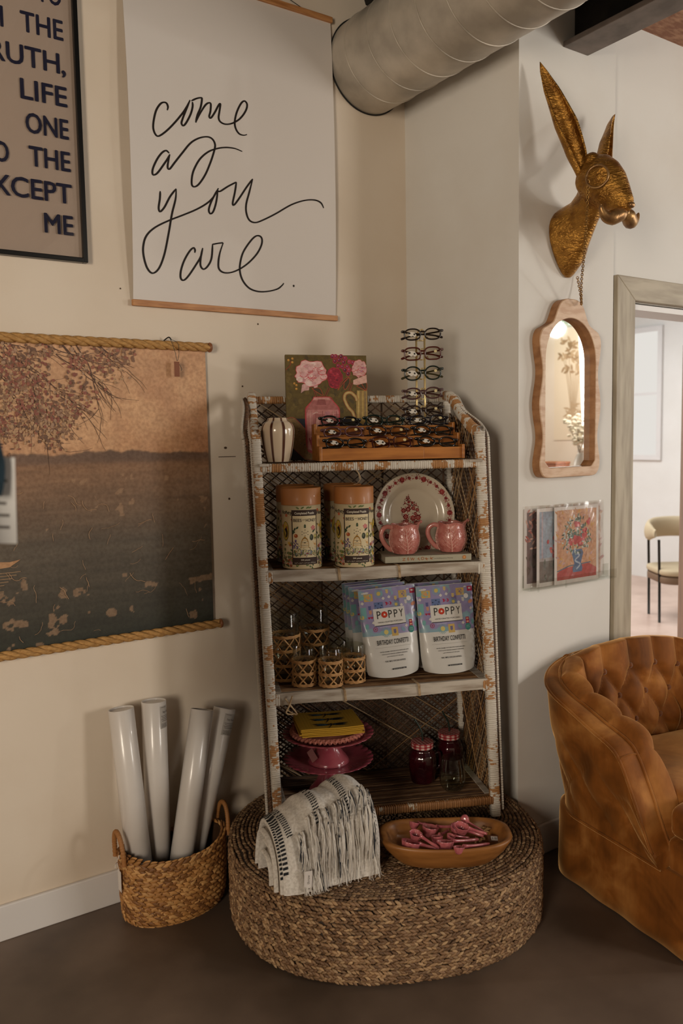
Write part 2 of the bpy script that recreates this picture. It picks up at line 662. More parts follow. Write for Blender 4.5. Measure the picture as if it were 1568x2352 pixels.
# spiral duct coming out of the left wall
t = thing('spiral_duct', 'grey galvanised spiral air duct running out of the left wall under the ceiling', 'duct', (1.885, 0, 2.862))
g = G()
ys = np.linspace(-0.004, -6.0, 60)
tube(g, np.stack([0 * ys, ys, 0 * ys], 1), 0.165, 64, caps=False)
tube(g, np.stack([0 * ys[::-1], ys[::-1], 0 * ys], 1), 0.163, 48, caps=False)
g.build('duct_pipe', M_galv, t)
g = G()
a = np.linspace(0, 2 * PI * 45, 45 * 64)
tube(g, np.stack([0.1655 * np.cos(a), -0.03 - a / (2 * PI) * 0.128, 0.1655 * np.sin(a)], 1), 0.0026, 6)
g.build('spiral_seam', M_galv, t)
g = G()
lathe(g, [(0.162, 0.0), (0.168, 0.0), (0.170, 0.006), (0.162, 0.006)], 64)
g.build('end_gap_ring', M_dark, t, rot=(PI / 2, 0, 0))  # dark ring put in for the shaded gap between duct and wall
# marks and screws left in the plaster
g = G()
for x, z, r in ((1.333, 1.685, 0.003), (1.40, 1.90, 0.003), (0.915, 1.98, 0.0025), (1.27, 1.30, 0.004)):
    ell(g, (x, -0.001, z), (r, 0.002, r))
box(g, (1.235, -0.0006, 1.443), (1.30, 0, 1.4455))
ell(g, (1.262, -0.0004, 1.475), (0.006, 0.0006, 0.004))
g.build('wall_mark', mat('dark_mark', '#4a3626', rough=0.8), wall_left)

# ---------------------------------------------------------------- pictures on the left wall
M_black = mat('black_lacquer', '#0d0c0b', rough=0.3)
M_paper = mat('white_paper', '#d2cbc5', rough=0.6)
M_greypaper = mat('greige_paper', '#b09c8c', rough=0.6)
M_glass = glass_mat('clear_glass_pane', base=0.12)
M_oak = mat('light_oak', '#c08a57', rough=0.5, col2='#a06b3e', var=9, stretch=(1.2, 8, 8), bump=(30, 0.1, 0.001))
M_ropewood = mat('tan_twisted_rope', '#b98d52', rough=0.75, col2='#99703c', var=60, stretch=(1, 4, 4), bump=(150, 0.5, 0.002))
M_knob = mat('brown_turned_wood', '#9c6238', rough=0.5, col2='#7c4a28', var=20)

t = thing('framed_text_poster', 'greige poster with navy block capitals in a thin black frame at the upper left', 'poster', (0.811, 0, 2.044))
W_, H_ = 0.62, 0.94
g = G()
f = 0.014
box(g, (-f, -0.024, 0), (0, 0, H_))
box(g, (-W_, -0.024, 0), (-W_ + f, 0, H_))
box(g, (-W_ + f, -0.024, 0), (-f, 0, f))
box(g, (-W_ + f, -0.024, H_ - f), (-f, 0, H_))
g.build('frame', M_black, t, bevel=0.002)
g = G()
box(g, (-W_ + f, -0.008, f), (-f, -0.002, H_ - f))
g.build('poster_sheet', M_greypaper, t)
a = Art()
caph = text2d('H', 1.0)[0][:, 1].max()
sz = 0.055 / caph
navy = '#1b1b33'
for s, xr, z, w in (('TO', .768, 2.779, .068), ('THE', .769, 2.683, .119), ('AM', .601, 2.681, .085), ('TRUTH', .754, 2.587, .245), (',', .771, 2.587, None),
                    ('LIFE', .771, 2.494, .131), ('ONE', .771, 2.401, .121), ('THE', .772, 2.308, .117), ('TO', .597, 2.306, .075), ('EXCEPT', .772, 2.214, .262), ('ME', .772, 2.122, .083)):
    for du, dv in ((0, 0), (.0014, 0), (-.0014, 0), (0, .0012), (0, -.0012)):
        a.text(s, xr - 0.811, z - 2.044, sz, navy, align='R', width=None)
        P = a.items[-1][0]
        if w:
            x1 = P[:, 0].max()
            P[:, 0] = x1 - (x1 - P[:, 0]) * w / (x1 - P[:, 0].min())
        P += np.array([du, dv])
g = G()
a.emit(g, lambda u, v, h: (u, -0.008 - h, v))
g.build('lettering', M_ink, t)
g = G()
box(g, (-W_ + f, -0.0185, f), (-f, -0.0165, H_ - f))
g.build('glass_pane', M_glass, t)

# hanging paper print
t = thing('hanging_script_print', 'white paper print lettered come as you are, hung between two wooden rails', 'poster', (0.952, 0, 1.929))
PW, Z0, Z1 = 0.767, 0.012, 1.045


def bul(x, z):
    k = np.clip((z - Z0) / (Z1 - Z0), 0, 1)
    return 0.009 + (np.sin(PI * k) ** 0.8) * (0.010 + 0.016 * np.exp(-x / 0.12) + 0.004 * np.exp(-(PW - x) / 0.1))


g = G()
grid(g, lambda u, v: (u * PW, -bul(u * PW, Z0 + v * (Z1 - Z0)), Z0 + v * (Z1 - Z0)), 40, 50)
grid(g, lambda u, v: ((1 - u) * PW, -bul((1 - u) * PW, Z0 + v * (Z1 - Z0)) + 0.0012, Z0 + v * (Z1 - Z0)), 40, 50)
g.build('paper_sheet', M_paper, t)
for z in (0.0, Z1 - 0.002):
    g = G()
    box(g, (-0.004, -0.019, z), (PW + 0.004, -0.0115, z + 0.019))
    box(g, (-0.004, -0.0105, z), (PW + 0.004, -0.004, z + 0.019))
    g.build('wooden_rail', M_oak, t, bevel=0.0015)
STROKES = [[(1082,2543),(1085,2554),(1081,2564),(1071,2565),(1059,2557),(1045,2536),(1036,2508),(1032,2482),(1036,2465),(1045,2457),(1058,2463),(1081,2483),(1107,2511),(1134,2544),(1149,2566),(1163,2592)],[(1163,2592),(1146,2555),(1134,2527),(1130,2513),(1136,2507),(1147,2519),(1163,2548),(1171,2573),(1171,2588)],[(1167,2590),(1185,2601),(1201,2607),(1205,2603),(1199,2576),(1187,2550),(1180,2525)],[(1180,2525),(1195,2554),(1214,2584),(1227,2596),(1236,2595),(1234,2572),(1229,2554),(1235,2551),(1249,2570),(1264,2596),(1271,2602),(1267,2579),(1263,2557),(1269,2545),(1287,2541),(1311,2548),(1337,2565),(1356,2586),(1368,2607),(1370,2623),(1360,2630),(1346,2617),(1330,2586),(1322,2555),(1325,2534),(1337,2520),(1354,2518),(1367,2523)],[(1084,2412),(1073,2418),(1058,2408),(1041,2385),(1027,2357),(1024,2341),(1029,2336),(1042,2345),(1063,2373),(1079,2396),(1086,2409)],[(1086,2409),(1081,2391),(1077,2373),(1078,2364),(1085,2365),(1102,2387),(1129,2421),(1159,2457),(1189,2478),(1219,2488),(1238,2484),(1247,2467),(1241,2442),(1228,2408),(1209,2368),(1187,2336),(1171,2323),(1160,2326),(1160,2347),(1168,2375),(1190,2412),(1220,2440),(1251,2456),(1284,2466),(1318,2469),(1347,2464)],[(1049,2290),(1047,2267),(1042,2238),(1047,2227),(1062,2243),(1082,2278),(1104,2306)],[(1104,2306),(1101,2274),(1087,2225),(1074,2163),(1058,2097),(1039,2052),(1017,2034),(999,2048),(988,2082),(987,2113),(998,2146),(1027,2175),(1075,2203),(1129,2229),(1174,2252),(1211,2276),(1235,2299),(1255,2331)],[(1255,2331),(1230,2289),(1218,2258),(1223,2245),(1234,2254),(1245,2284),(1252,2322)],[(1252,2322),(1261,2322),(1290,2342),(1322,2361)],[(1322,2361),(1315,2326),(1306,2290),(1312,2286),(1332,2311),(1359,2349),(1384,2381)],[(1384,2381),(1369,2333),(1357,2294),(1357,2265),(1368,2243),(1390,2238),(1420,2250),(1471,2278),(1533,2316),(1586,2338),(1629,2346),(1656,2340),(1668,2323)],[(1164,2113),(1165,2123),(1159,2128),(1145,2115),(1126,2084),(1114,2051),(1113,2028),(1123,2022),(1140,2037),(1168,2076),(1185,2103),(1193,2132)],[(1193,2132),(1185,2099),(1184,2074),(1195,2064),(1211,2077),(1224,2103),(1229,2149)],[(1228,2147),(1249,2153),(1268,2157)],[(1268,2157),(1255,2123),(1249,2093),(1251,2070),(1269,2060),(1298,2064),(1332,2080),(1366,2105),(1397,2138),(1414,2170),(1413,2191),(1396,2195),(1374,2178),(1343,2136),(1330,2097),(1329,2067),(1340,2039),(1364,2017),(1398,2009),(1438,2013),(1474,2024),(1492,2037),(1500,2046)],[(1538,2039),(1540,2040),(1542,2042)]]
a = Art(eps=0.00002)
for st in STROKES:
    P = np.array(st, float) / 1000 - np.array([0.952, 1.929])
    C_ = catmull(P, 7)
    d = np.gradient(C_, axis=0)
    ang = np.arctan2(d[:, 1], d[:, 0])
    w = 0.0047 + 0.0026 * np.abs(np.sin(ang - 0.25))
    k = np.linspace(0, 1, len(C_))
    w = w * np.minimum(1, 0.55 + 6 * np.minimum(k, 1 - k))
    if len(st) == 3 and abs(st[0][0] - 1538) < 3:
        a.ell(0.588, 0.111, 0.004, 0.004, '#1d130d')
        continue
    a.line(C_, w, '#1d130d')
g = G()
a.emit(g, lambda u, v, h: (u, -bul(u, v) - h, v), 0.0004)
g.build('brush_lettering', M_ink, t)
g = G()
tube(g, [(0.655, -0.012, Z1 + 0.016), (0.383, -0.006, 1.15), (0.11, -0.012, Z1 + 0.016)], 0.0012, 5)
g.build('hanging_string', M_black, t)

# landscape scroll between two ropes
t = thing('landscape_scroll', 'faded lake landscape on canvas hung between two twisted ropes at the left', 'tapestry', (0.2, 0, 0.876))
CW, CH = 0.992, 0.925
nx, nz = 260, 240


def canv(u, v):
    x, z = 0.2 + u * CW, 0.885 + v * 0.917
    n1 = fbm(x * 9, z * 9, 1)
    n2 = fbm(x * 60, z * 60, 5)
    nst = fbm(x * 5, z * 70, 9)
    sky = np.stack([np.array(lin('#d2a67e'))[i] + 0 * x for i in range(3)])
    warm = np.array(lin('#a5673f'))[:, None, None]
    k = np.clip((x - 0.85) * 1.6 + (1.62 - z) * 2.2 + (n1 - .5) * 1.4, 0, 1) * 0.75
    sky = sky * (1 - k) + warm * k
    haze = np.array(lin('#b98e6c'))[:, None, None]
    k = np.clip((n1 - .45) * 2.2, 0, .5)
    sky = sky * (1 - k) + haze * k
    w0, w1, w2 = (np.array(lin(c))[:, None, None] for c in ('#8f6c50', '#5d5346', '#26291f'))
    d = np.clip((1.44 - z) / 0.555, 0, 1)
    wat = np.where(d < .45, w0 * (1 - d / .45) + w1 * (d / .45), w1 * (1 - (d - .45) / .55) + w2 * ((d - .45) / .55))
    wat = wat * (0.72 + 0.56 * nst)
    ht = 1.455 + 0.022 * np.clip(fbm(x * 14, x * 0, 21) * 1.6 - .3, 0, 1.2)
    tree = np.array(lin('#6f5747'))[:, None, None] * (0.8 + 0.4 * n1)
    k = 1 / (1 + np.exp((z - ht) * 900))
    c = sky * (1 - k) + tree * k
    k = 1 / (1 + np.exp((z - 1.436) * 260))
    c = c * (1 - k) + wat * k
    c = c * (0.86 + 0.28 * n2)
    cr = (fbm(x * 26, z * 26, 31, 3) > .70) & (fbm(x * 7, z * 7, 33, 2) > .52) & (z < 1.40)
    c = np.where(cr, c * .55 + np.array(lin('#c59f7c'))[:, None, None] * .35, c)
    return c


g = G()
grid(g, lambda u, v: (u * CW, -0.012 - 0.002 * np.sin(u * 9) * np.sin(PI * v), 0.009 + v * 0.917), nx, nz, 0, lambda u, v: canv(u, v))
grid(g, lambda u, v: ((1 - u) * CW, -0.0105 - 0.002 * np.sin((1 - u) * 9) * np.sin(PI * v), 0.009 + v * 0.917), 20, 20, 0, lin('#a08460'))
a = Art(eps=0.0000015)
browns = ['#7e5b44', '#8c6a50', '#97604a', '#a3836a', '#70523f', '#b08d6a', '#8a5242']
rs = random.Random(3)


def inreg(x, z):
    # crown of the overhanging branch, thinning towards its edge
    e = 1.483 + 0.30 * max(0, (x - 0.70) / 0.26) ** 1.3
    return z - e


for i in range(17):
    x, z = 0.36 + rs.random() * 0.5, 1.80
    an = -0.35 - rs.random() * 0.9
    P = [(x, z)]
    for k in range(14):
        an += rs.uniform(-.22, .2)
        an = min(max(an, -1.4), 0.1)
        x += 0.026 * math.cos(an)
        z += 0.026 * math.sin(an)
        if inreg(x, z) < -0.03 or x > 0.97:
            break
        P.append((x, z))
        if rs.random() < .6 and k > 3:
            Q = [(x, z)]
            b = an + rs.uniform(-.9, .7)
            for q in range(6):
                b += rs.uniform(-.2, .2)
                Q.append((Q[-1][0] + .014 * math.cos(b), Q[-1][1] + .014 * math.sin(b)))
            a.line(catmull(np.array(Q) - np.array([.2, .876]), 3), np.linspace(.0014, .0006, 19), '#5a4132')
    if len(P) > 3:
        C_ = catmull(np.array(P) - np.array([.2, .876]), 3)
        a.line(C_, np.linspace(.0035, .001, len(C_)), '#54392b')
cl = [(rs.uniform(.33, .93), rs.uniform(1.5, 1.80)) for _ in range(250)]
for cx_, cz_ in cl:
    if inreg(cx_, cz_) < 0.03 or rs.random() > 0.30 + 1.1 * (0.97 - cx_) + 1.5 * max(0, cz_ - 1.68):
        continue
    tone = rs.choice(browns)
    for k in range(rs.randint(12, 30)):
        x, z = cx_ + rs.gauss(0, .022), cz_ + rs.gauss(0, .02)
        if z > 1.795 or x < .21:
            continue
        a.ell(x - .2, z - .876, rs.uniform(.0026, .0072), rs.uniform(.0024, .0055), tone if rs.random() < .6 else rs.choice(browns), 7, rs.random() * 3)
for i in range(46):
    x, z = rs.uniform(.5, 1.16), rs.uniform(.9, 1.38)
    P = [(x, z)]
    an = rs.choice([0, 1.5, 1.4, .1, -1.2])
    for k in range(rs.randint(3, 8)):
        an += rs.uniform(-.6, .6)
        P.append((P[-1][0] + .008 * math.cos(an), P[-1][1] + .008 * math.sin(an)))
    a.line(np.array(P) - np.array([.2, .876]), rs.uniform(.0006, .0016), '#a98664')
# the little boat whose stern shows beside the hanging tag
a.poly([(0.25, .255), (0.34, .262), (0.372, .282), (0.34, .277), (0.25, .285)], '#b48a63')
for k in range(7):
    a.line([(.26 + .01 * k, .245 - .009 * k), (.37 - .012 * k, .246 - .009 * k)], .002, '#9a7c5c')
a.emit(g, lambda u, v, h: (u, -0.0128 - 0.002 * np.sin(u / CW * 9) * np.sin(PI * np.clip((v - .009) / .917, 0, 1)) - h, v), 0.0006, thick=.003)
g.build('canvas_sheet', M_paint, t)
prof = []
for k in range(36):
    th = k * 2 * PI / 36
    prof.append((math.cos(th) * (0.80 + 0.2 * abs(math.cos(1.5 * th)) ** .7), math.sin(th) * (0.80 + 0.2 * abs(math.cos(1.5 * th)) ** .7)))
for z, x1, y in ((0.933, 1.012, -0.020), (0.0, 1.02, -0.022)):
    g = G()
    xs = np.linspace(-0.03, x1 - 0.012, 300)
    for k in range(3):
        ph = xs * 58 + k * 2 * PI / 3
        tube(g, np.stack([xs, y + 0.0072 * np.cos(ph), z + 0.0072 * np.sin(ph)], 1), 0.0082, 10)
    ro = g.build('rope', M_ropewood, t)
    g = G()
    lathe(g, [(0.0, 0.014), (0.008, 0.013), (0.015, 0.009), (0.0165, 0.004), (0.014, 0), (0.0, 0)], 20)
    g.build('end_knob', M_knob, ro, loc=(x1 - 0.012, y, z), rot=(0, PI / 2, 0))
M_leather = mat('brown_leather', '#7d4626', rough=0.6, bump=(90, 0.2, 0.001))
g = G()
box(g, (0.868, -0.043, 0.832), (0.886, -0.0415, 0.880))
g.build('leather_tag', M_leather, t, bevel=0.0006)
g = G()
tube(g, catmull([(0.862, -0.036, 0.95), (0.884, -0.038, 0.94), (0.886, -0.042, 0.905), (0.879, -0.0415, 0.882), (0.873, -0.042, 0.91), (0.862, -0.037, 0.948)], 5), 0.0008, 5)
tube(g, catmull([(0.887, -0.041, 0.872), (0.894, -0.041, 0.858), (0.892, -0.041, 0.852)], 4), 0.0008, 5)
tube(g, catmull([(0.852, -0.004, 0.950), (0.858, -0.03, 0.958), (0.864, -0.036, 0.948)], 4), 0.0022, 6)
g.build('tag_cord', M_black, t)

# ---------------------------------------------------------------- woven things
def chipped(name, white, tan, bias=0.05):
    """flaking white paint over wound cane: Col.r is a random number per winding, Col.g shifts the share of bare cane"""
    m = bpy.data.materials.new(name)
    m.use_nodes = True
    nt = m.node_tree
    b = nt.nodes['Principled BSDF']
    b.inputs['Roughness'].default_value = 0.6
    N, L = nt.nodes.new, nt.links.new
    tc, at, sep = N('ShaderNodeTexCoord'), N('ShaderNodeAttribute'), N('ShaderNodeSeparateColor')
    at.attribute_name = 'Col'
    L(at.outputs['Color'], sep.inputs[0])
    mul = N('ShaderNodeVectorMath')
    mul.operation = 'SCALE'
    L(at.outputs['Color'], mul.inputs[0])
    mul.inputs['Scale'].default_value = 0.35
    add = N('ShaderNodeVectorMath')
    L(tc.outputs['Object'], add.inputs[0])
    L(mul.outputs[0], add.inputs[1])
    n1, n2, n3 = N('ShaderNodeTexNoise'), N('ShaderNodeTexNoise'), N('ShaderNodeTexNoise')
    n1.inputs['Scale'].default_value = 62
    n1.inputs['Detail'].default_value = 3
    L(add.outputs[0], n1.inputs['Vector'])
    n2.inputs['Scale'].default_value = 17
    n2.inputs['Detail'].default_value = 3
    L(tc.outputs['Object'], n2.inputs['Vector'])
    n3.inputs['Scale'].default_value = 150
    L(tc.outputs['Object'], n3.inputs['Vector'])
    m1 = N('ShaderNodeMath')
    L(n1.outputs[0], m1.inputs[0])
    L(n2.outputs[0], m1.inputs[1])
    m2 = N('ShaderNodeMath')
    L(m1.outputs[0], m2.inputs[0])
    L(sep.outputs[1], m2.inputs[1])
    r = N('ShaderNodeMapRange')
    r.inputs[1].default_value, r.inputs[2].default_value = 1.0 + bias - 0.02, 1.0 + bias + 0.02
    L(m2.outputs[0], r.inputs[0])
    def two(a, bb):
        x = N('ShaderNodeMix')
        x.data_type = 'RGBA'
        L(n3.outputs[0], x.inputs['Factor'])
        x.inputs['A'].default_value = (*lin(a), 1)
        x.inputs['B'].default_value = (*lin(bb), 1)
        return x.outputs['Result']
    mx = N('ShaderNodeMix')
    mx.data_type = 'RGBA'
    L(r.outputs[0], mx.inputs['Factor'])
    L(two(*white), mx.inputs['A'])
    L(two(*tan), mx.inputs['B'])
    L(mx.outputs['Result'], b.inputs['Base Color'])
    bp = N('ShaderNodeBump')
    bp.inputs['Strength'].default_value = 0.5
    bp.inputs['Distance'].default_value = 0.001
    bp.invert = True
    L(r.outputs[0], bp.inputs['Height'])
    L(bp.outputs[0], b.inputs['Normal'])
    return m


M_chip = chipped('flaking_white_cane', ('#cfc8bc', '#bbb2a5'), ('#b38350', '#8d6037'))
M_chiptan = chipped('worn_cane_binding', ('#c2b6a4', '#a89a86'), ('#9a6a3c', '#6f4826'))
M_reed = mat('brown_reed', attr=True, rough=0.55, col2='#b49a80', var=40, stretch=(0.6, 8, 8))
M_weave = mat('woven_strand', attr=True, rough=0.6)
M_board = mat('whitewashed_board', '#b9b0a3', rough=0.6, col2='#8f8171', var=12, stretch=(0.7, 5, 5), bump=(60, 0.2, 0.001))
M_cane = mat('pale_cane_tie', '#b39a78', rough=0.6, col2='#8b6f4e', var=60)
CA, SA = math.cos(math.radians(24)), math.sin(math.radians(24))
RZ = -math.radians(24)


def SW(s, t, z):
    return (s * CA + t * SA, -s * SA + t * CA, z)


S0, T0, ZB = 1.615, 0.30, 0.25


def L3(p):
    p = np.asarray(p, float)
    return p - np.array([S0, T0, ZB])


def wrap(g, P, w, d, pitch, bias=None, up=(0, 1, 0), groove=0.88, seed=0, rnd=0.5):
    """a core wound with flat cane: every winding is its own ridge; Col = (random, bias, 0)"""
    P = np.asarray(P, float)
    seg = np.concatenate([[0], np.cumsum(np.linalg.norm(np.diff(P, axis=0), axis=1))])
    n = max(2, int(seg[-1] / pitch))
    rr = np.random.default_rng(seed)
    prof = []
    for k in range(14):
        a = k * 2 * PI / 14
        c_, s_ = math.cos(a), math.sin(a)
        prof.append((math.copysign(abs(c_) ** rnd, c_) * d / 2, math.copysign(abs(s_) ** rnd, s_) * w / 2))
    prof = np.array(prof)
    e = np.linspace(0, seg[-1], n + 1)
    jit = rr.uniform(-.25, .25, n + 1) * pitch
    jit[0] = jit[-1] = 0
    e = e + jit
    Q, K, C_ = [], [], []
    for i in range(n):
        for f, k in ((0.0, groove), (0.3, 1.0), (0.7, 1.0), (1.0, groove)):
            Q.append(e[i] * (1 - f) + e[i + 1] * f)
            K.append(k * (1 + (0.02 if k == 1.0 else 0) * rr.normal()))
        C_ += [(rr.random(), 0.0 if bias is None else bias(e[i] / seg[-1]), 0)] * 4
    Q = np.array(Q)
    PP = np.stack([np.interp(Q, seg, P[:, i]) for i in range(3)], 1)
    T, N_, B_ = frames(np.stack([np.interp(np.linspace(0, seg[-1], len(Q)), seg, P[:, i]) for i in range(3)], 1), False, up)
    K = np.array(K)
    V = PP[:, None] + K[:, None, None] * (prof[None, :, 0, None] * N_[:, None] + prof[None, :, 1, None] * B_[:, None])
    F = [quads(len(Q), 14, False, True), np.arange(14)[::-1][None], (np.arange(14) + (len(Q) - 1) * 14)[None]]
    g.add(V.reshape(-1, 3), F, 0, np.repeat(np.array(C_), 14, 0))
    return g


def lerp3(a, b, z):
    a, b = np.array(a), np.array(b)
    return a + (b - a) * ((np.asarray(z) - a[2]) / (b[2] - a[2]))[..., None] if np.ndim(z) else a + (b - a) * ((z - a[2]) / (b[2] - a[2]))


FL = ((1.271, .15, .2548), (1.234, .20, 1.515))
FR = ((1.985, .15, .2548), (1.951, .20, 1.515))
BL = ((1.287, .45, .2548), (1.240, .45, 1.645))
BR = ((1.978, .45, .2548), (1.918, .45, 1.645))
fl = lambda z: lerp3(*FL, z)
fr = lambda z: lerp3(*FR, z)
bl = lambda z: lerp3(*BL, z)
br = lambda z: lerp3(*BR, z)
shelf = thing('wicker_etagere', 'tall four-tier wicker shelf with flaking white paint, standing on the round woven pouf', 'shelf', SW(S0, T0, ZB), RZ)
LV = (0.325, 0.716, 1.099, 1.428)


def bands(seed):
    r = np.random.default_rng(seed)
    c = r.uniform(-.30, .22, 30)
    return lambda k: float(np.interp(k * 29, np.arange(30), c))


for nm, (a, b), w, d, sd in (('front_post', FL, .029, .028, 1), ('front_post', FR, .034, .028, 2), ('back_post', BL, .026, .024, 3), ('back_post', BR, .026, .024, 4)):
    g = G()
    bb = bands(sd)
    wrap(g, L3([a, b]), w, d, 0.0062, (lambda k: bb(k) - .03) if nm == 'front_post' else (lambda k: -.22), seed=sd)
    o = g.build(nm, M_chip, shelf)
# gallery: back rail and the two curved arms
g = G()
wrap(g, L3([(1.236, .45, 1.632), (1.922, .45, 1.632)]), .026, .026, 0.0068, lambda k: bands(8)(k) - .02, up=(0, 0, 1), seed=7)
g.build('back_rail', M_chip, shelf)
for sg, p_f, p_b, sd in ((-1, FL, BL, 11), (1, FR, BR, 12)):
    sf, sb_ = p_f[1][0], p_b[1][0]
    pts = [(sb_, .45, 1.640), (sb_, .425, 1.640), (sb_ + (sf - sb_) * .2, .395, 1.628), (sb_ + (sf - sb_) * .5, .33, 1.575), (sb_ + (sf - sb_) * .8, .265, 1.533), (sf, .225, 1.518), (sf, .187, 1.516)]
    g = G()
    wrap(g, L3(catmull(pts, 8)), .034, .028, 0.0062, lambda k: bands(sd)(k) + .10, up=(1, 0, 0), seed=sd)
    g.build('arm_rail', M_chip, shelf)
# slim outer edging: a cane rail and a twisted cord beside each front post
M_cord = mat('twisted_brown_cord', '#6a4a30', rough=0.7, col2='#3f2b1b', var=80)
p3 = [(math.cos(k * PI / 9) * (.7 + .3 * abs(math.cos(k * PI / 9 * 1.5))), math.sin(k * PI / 9) * (.7 + .3 * abs(math.cos(k * PI / 9 * 1.5)))) for k in range(18)]
for sg, p_f, p_b in ((-1, FL, BL), (1, FR, BR)):
    off = sg * 0.036
    bot = np.array(p_f[0]) + [off * .9, .02, 0.01]
    top = np.array(p_f[1]) + [off, .02, 0]
    cur = [bot, top]
    if sg > 0:
        cur = [bot, top + [0, 0, -.02], top + [-.004, .01, 0], top + [-.012, .05, .03], (p_b[1][0] + off * .8, .33, 1.585), (p_b[1][0] + off * .7, .40, 1.635), (p_b[1][0] + .02, .445, 1.642)]
    else:
        cur = [bot, top + [0, 0, -.02], top + [-.003, .02, .02], (p_b[1][0] + off * .9, .33, 1.60), (p_b[1][0] + off * .9, .43, 1.635)]
    cur = np.array(cur, float)
    line = np.concatenate([np.linspace(cur[0], cur[1], 30)[:-1], catmull(cur[1:], 8)])
    g = G()
    wrap(g, L3(line), .009, .012, 0.008, lambda k: -.3, up=(0, 1, 0), seed=40 + sg)
    g.build('edge_rail', M_chip, shelf)
    g = G()
    ln2 = line - np.array([sg * .011, .004, 0])
    q = np.concatenate([[0], np.cumsum(np.linalg.norm(np.diff(ln2, axis=0), axis=1))])
    u_ = np.linspace(0, q[-1], 400)
    tube(g, L3(np.stack([np.interp(u_, q, ln2[:, i]) for i in range(3)], 1)), 0.0068, prof=p3, twist=240)
    g.build('twisted_cord', M_cord, shelf)


# lattice panels
def clipline(poly, p, d):
    """the piece of the line p + t d inside a convex polygon"""
    t0, t1 = -9.0, 9.0
    n = len(poly)
    area2 = sum(poly[i][0] * poly[(i + 1) % n][1] - poly[(i + 1) % n][0] * poly[i][1] for i in range(n))
    for i in range(n):
        a, b = poly[i], poly[(i + 1) % n]
        nx_, nz_ = (a[1] - b[1], b[0] - a[0])
        if area2 < 0:
            nx_, nz_ = -nx_, -nz_
        q = nx_ * d[0] + nz_ * d[1]
        c = nx_ * (p[0] - a[0]) + nz_ * (p[1] - a[1])
        if abs(q) < 1e-9:
            if c < 0:
                return None
            continue
        t = -c / q
        if q > 0:
            t0 = max(t0, t)
        else:
            t1 = min(t1, t)
    return (t0, t1) if t1 - t0 > 0.01 else None


def strands(g, poly, fn, ang, gap, w, th, cols, lift=0.0, seed=0, wob=0.0, prob=1.0):
    r = np.random.default_rng(seed)
    cx_, cz_ = np.mean([p[0] for p in poly]), np.mean([p[1] for p in poly])
    d = (math.cos(ang), math.sin(ang))
    nn = (-d[1], d[0])
    k = 0
    for o in np.arange(-1.4, 1.4, gap):
        if r.random() > prob:
            continue
        oo = o + r.normal() * wob
        a2 = ang + r.normal() * wob * 1.2
        d = (math.cos(a2), math.sin(a2))
        p = (cx_ + nn[0] * oo, cz_ + nn[1] * oo)
        c = clipline(poly, p, d)
        if c is None:
            continue
        m = max(2, int((c[1] - c[0]) / 0.05) + 1)
        tt = np.linspace(c[0], c[1], m)
        P = np.stack(fn(p[0] + d[0] * tt, p[1] + d[1] * tt, np.full(m, lift)), -1)
        k += 1
        co = np.array(cols[r.integers(len(cols))]) * r.uniform(.75, 1.15)
        tube(g, P, w / 2, 4, prof=[(th / w, .8), (-th / w, .8), (-th / w, -.8), (th / w, -.8)], col=co, up=PANEL_UP)


dk = [lin('#4b3422'), lin('#3c2818'), lin('#5a3f29')]
md = [lin('#8c683f'), lin('#7a5734'), lin('#a37c50')]
lt = [lin('#a08868'), lin('#8b7252')]
PANEL_UP = (0, 1, 0)
bk = [(1.30, .27), (1.965, .27), (1.918, 1.622), (1.252, 1.622)]
fnb = lambda s, z, h: (s - S0, 0 * s + .452 - T0 + h, z - ZB)
g = G()
strands(g, bk, fnb, math.radians(40), .027, .0052, .002, dk, 0.001, 1, .0015)
strands(g, bk, fnb, math.radians(-40), .027, .0052, .002, dk, -0.001, 2, .0015)
strands(g, [(1.28, .30), (1.55, .30), (1.50, 1.60), (1.255, 1.60)], fnb, math.radians(-36), .013, .004, .002, dk + md, -0.003, 3, .002, .8)
strands(g, bk, fnb, math.radians(-33), .075, .005, .003, lt, -0.0055, 4, .008, .75)
strands(g, bk, fnb, math.radians(36), .10, .0035, .003, md, -0.0050, 14, .008, .7)
strands(g, [(1.30, .27), (1.965, .27), (1.955, .70), (1.285, .70)], fnb, math.radians(40), .0135, .0058, .002, dk, 0.002, 5, .001)
strands(g, [(1.30, .27), (1.965, .27), (1.955, .70), (1.285, .70)], fnb, math.radians(-40), .0135, .0058, .002, dk, 0.003, 6, .001)
strands(g, bk, fnb, PI / 2, .22, .007, .005, dk, 0.006, 7)
g.build('back_lattice', M_weave, shelf)
PANEL_UP = (1, 0, 0)
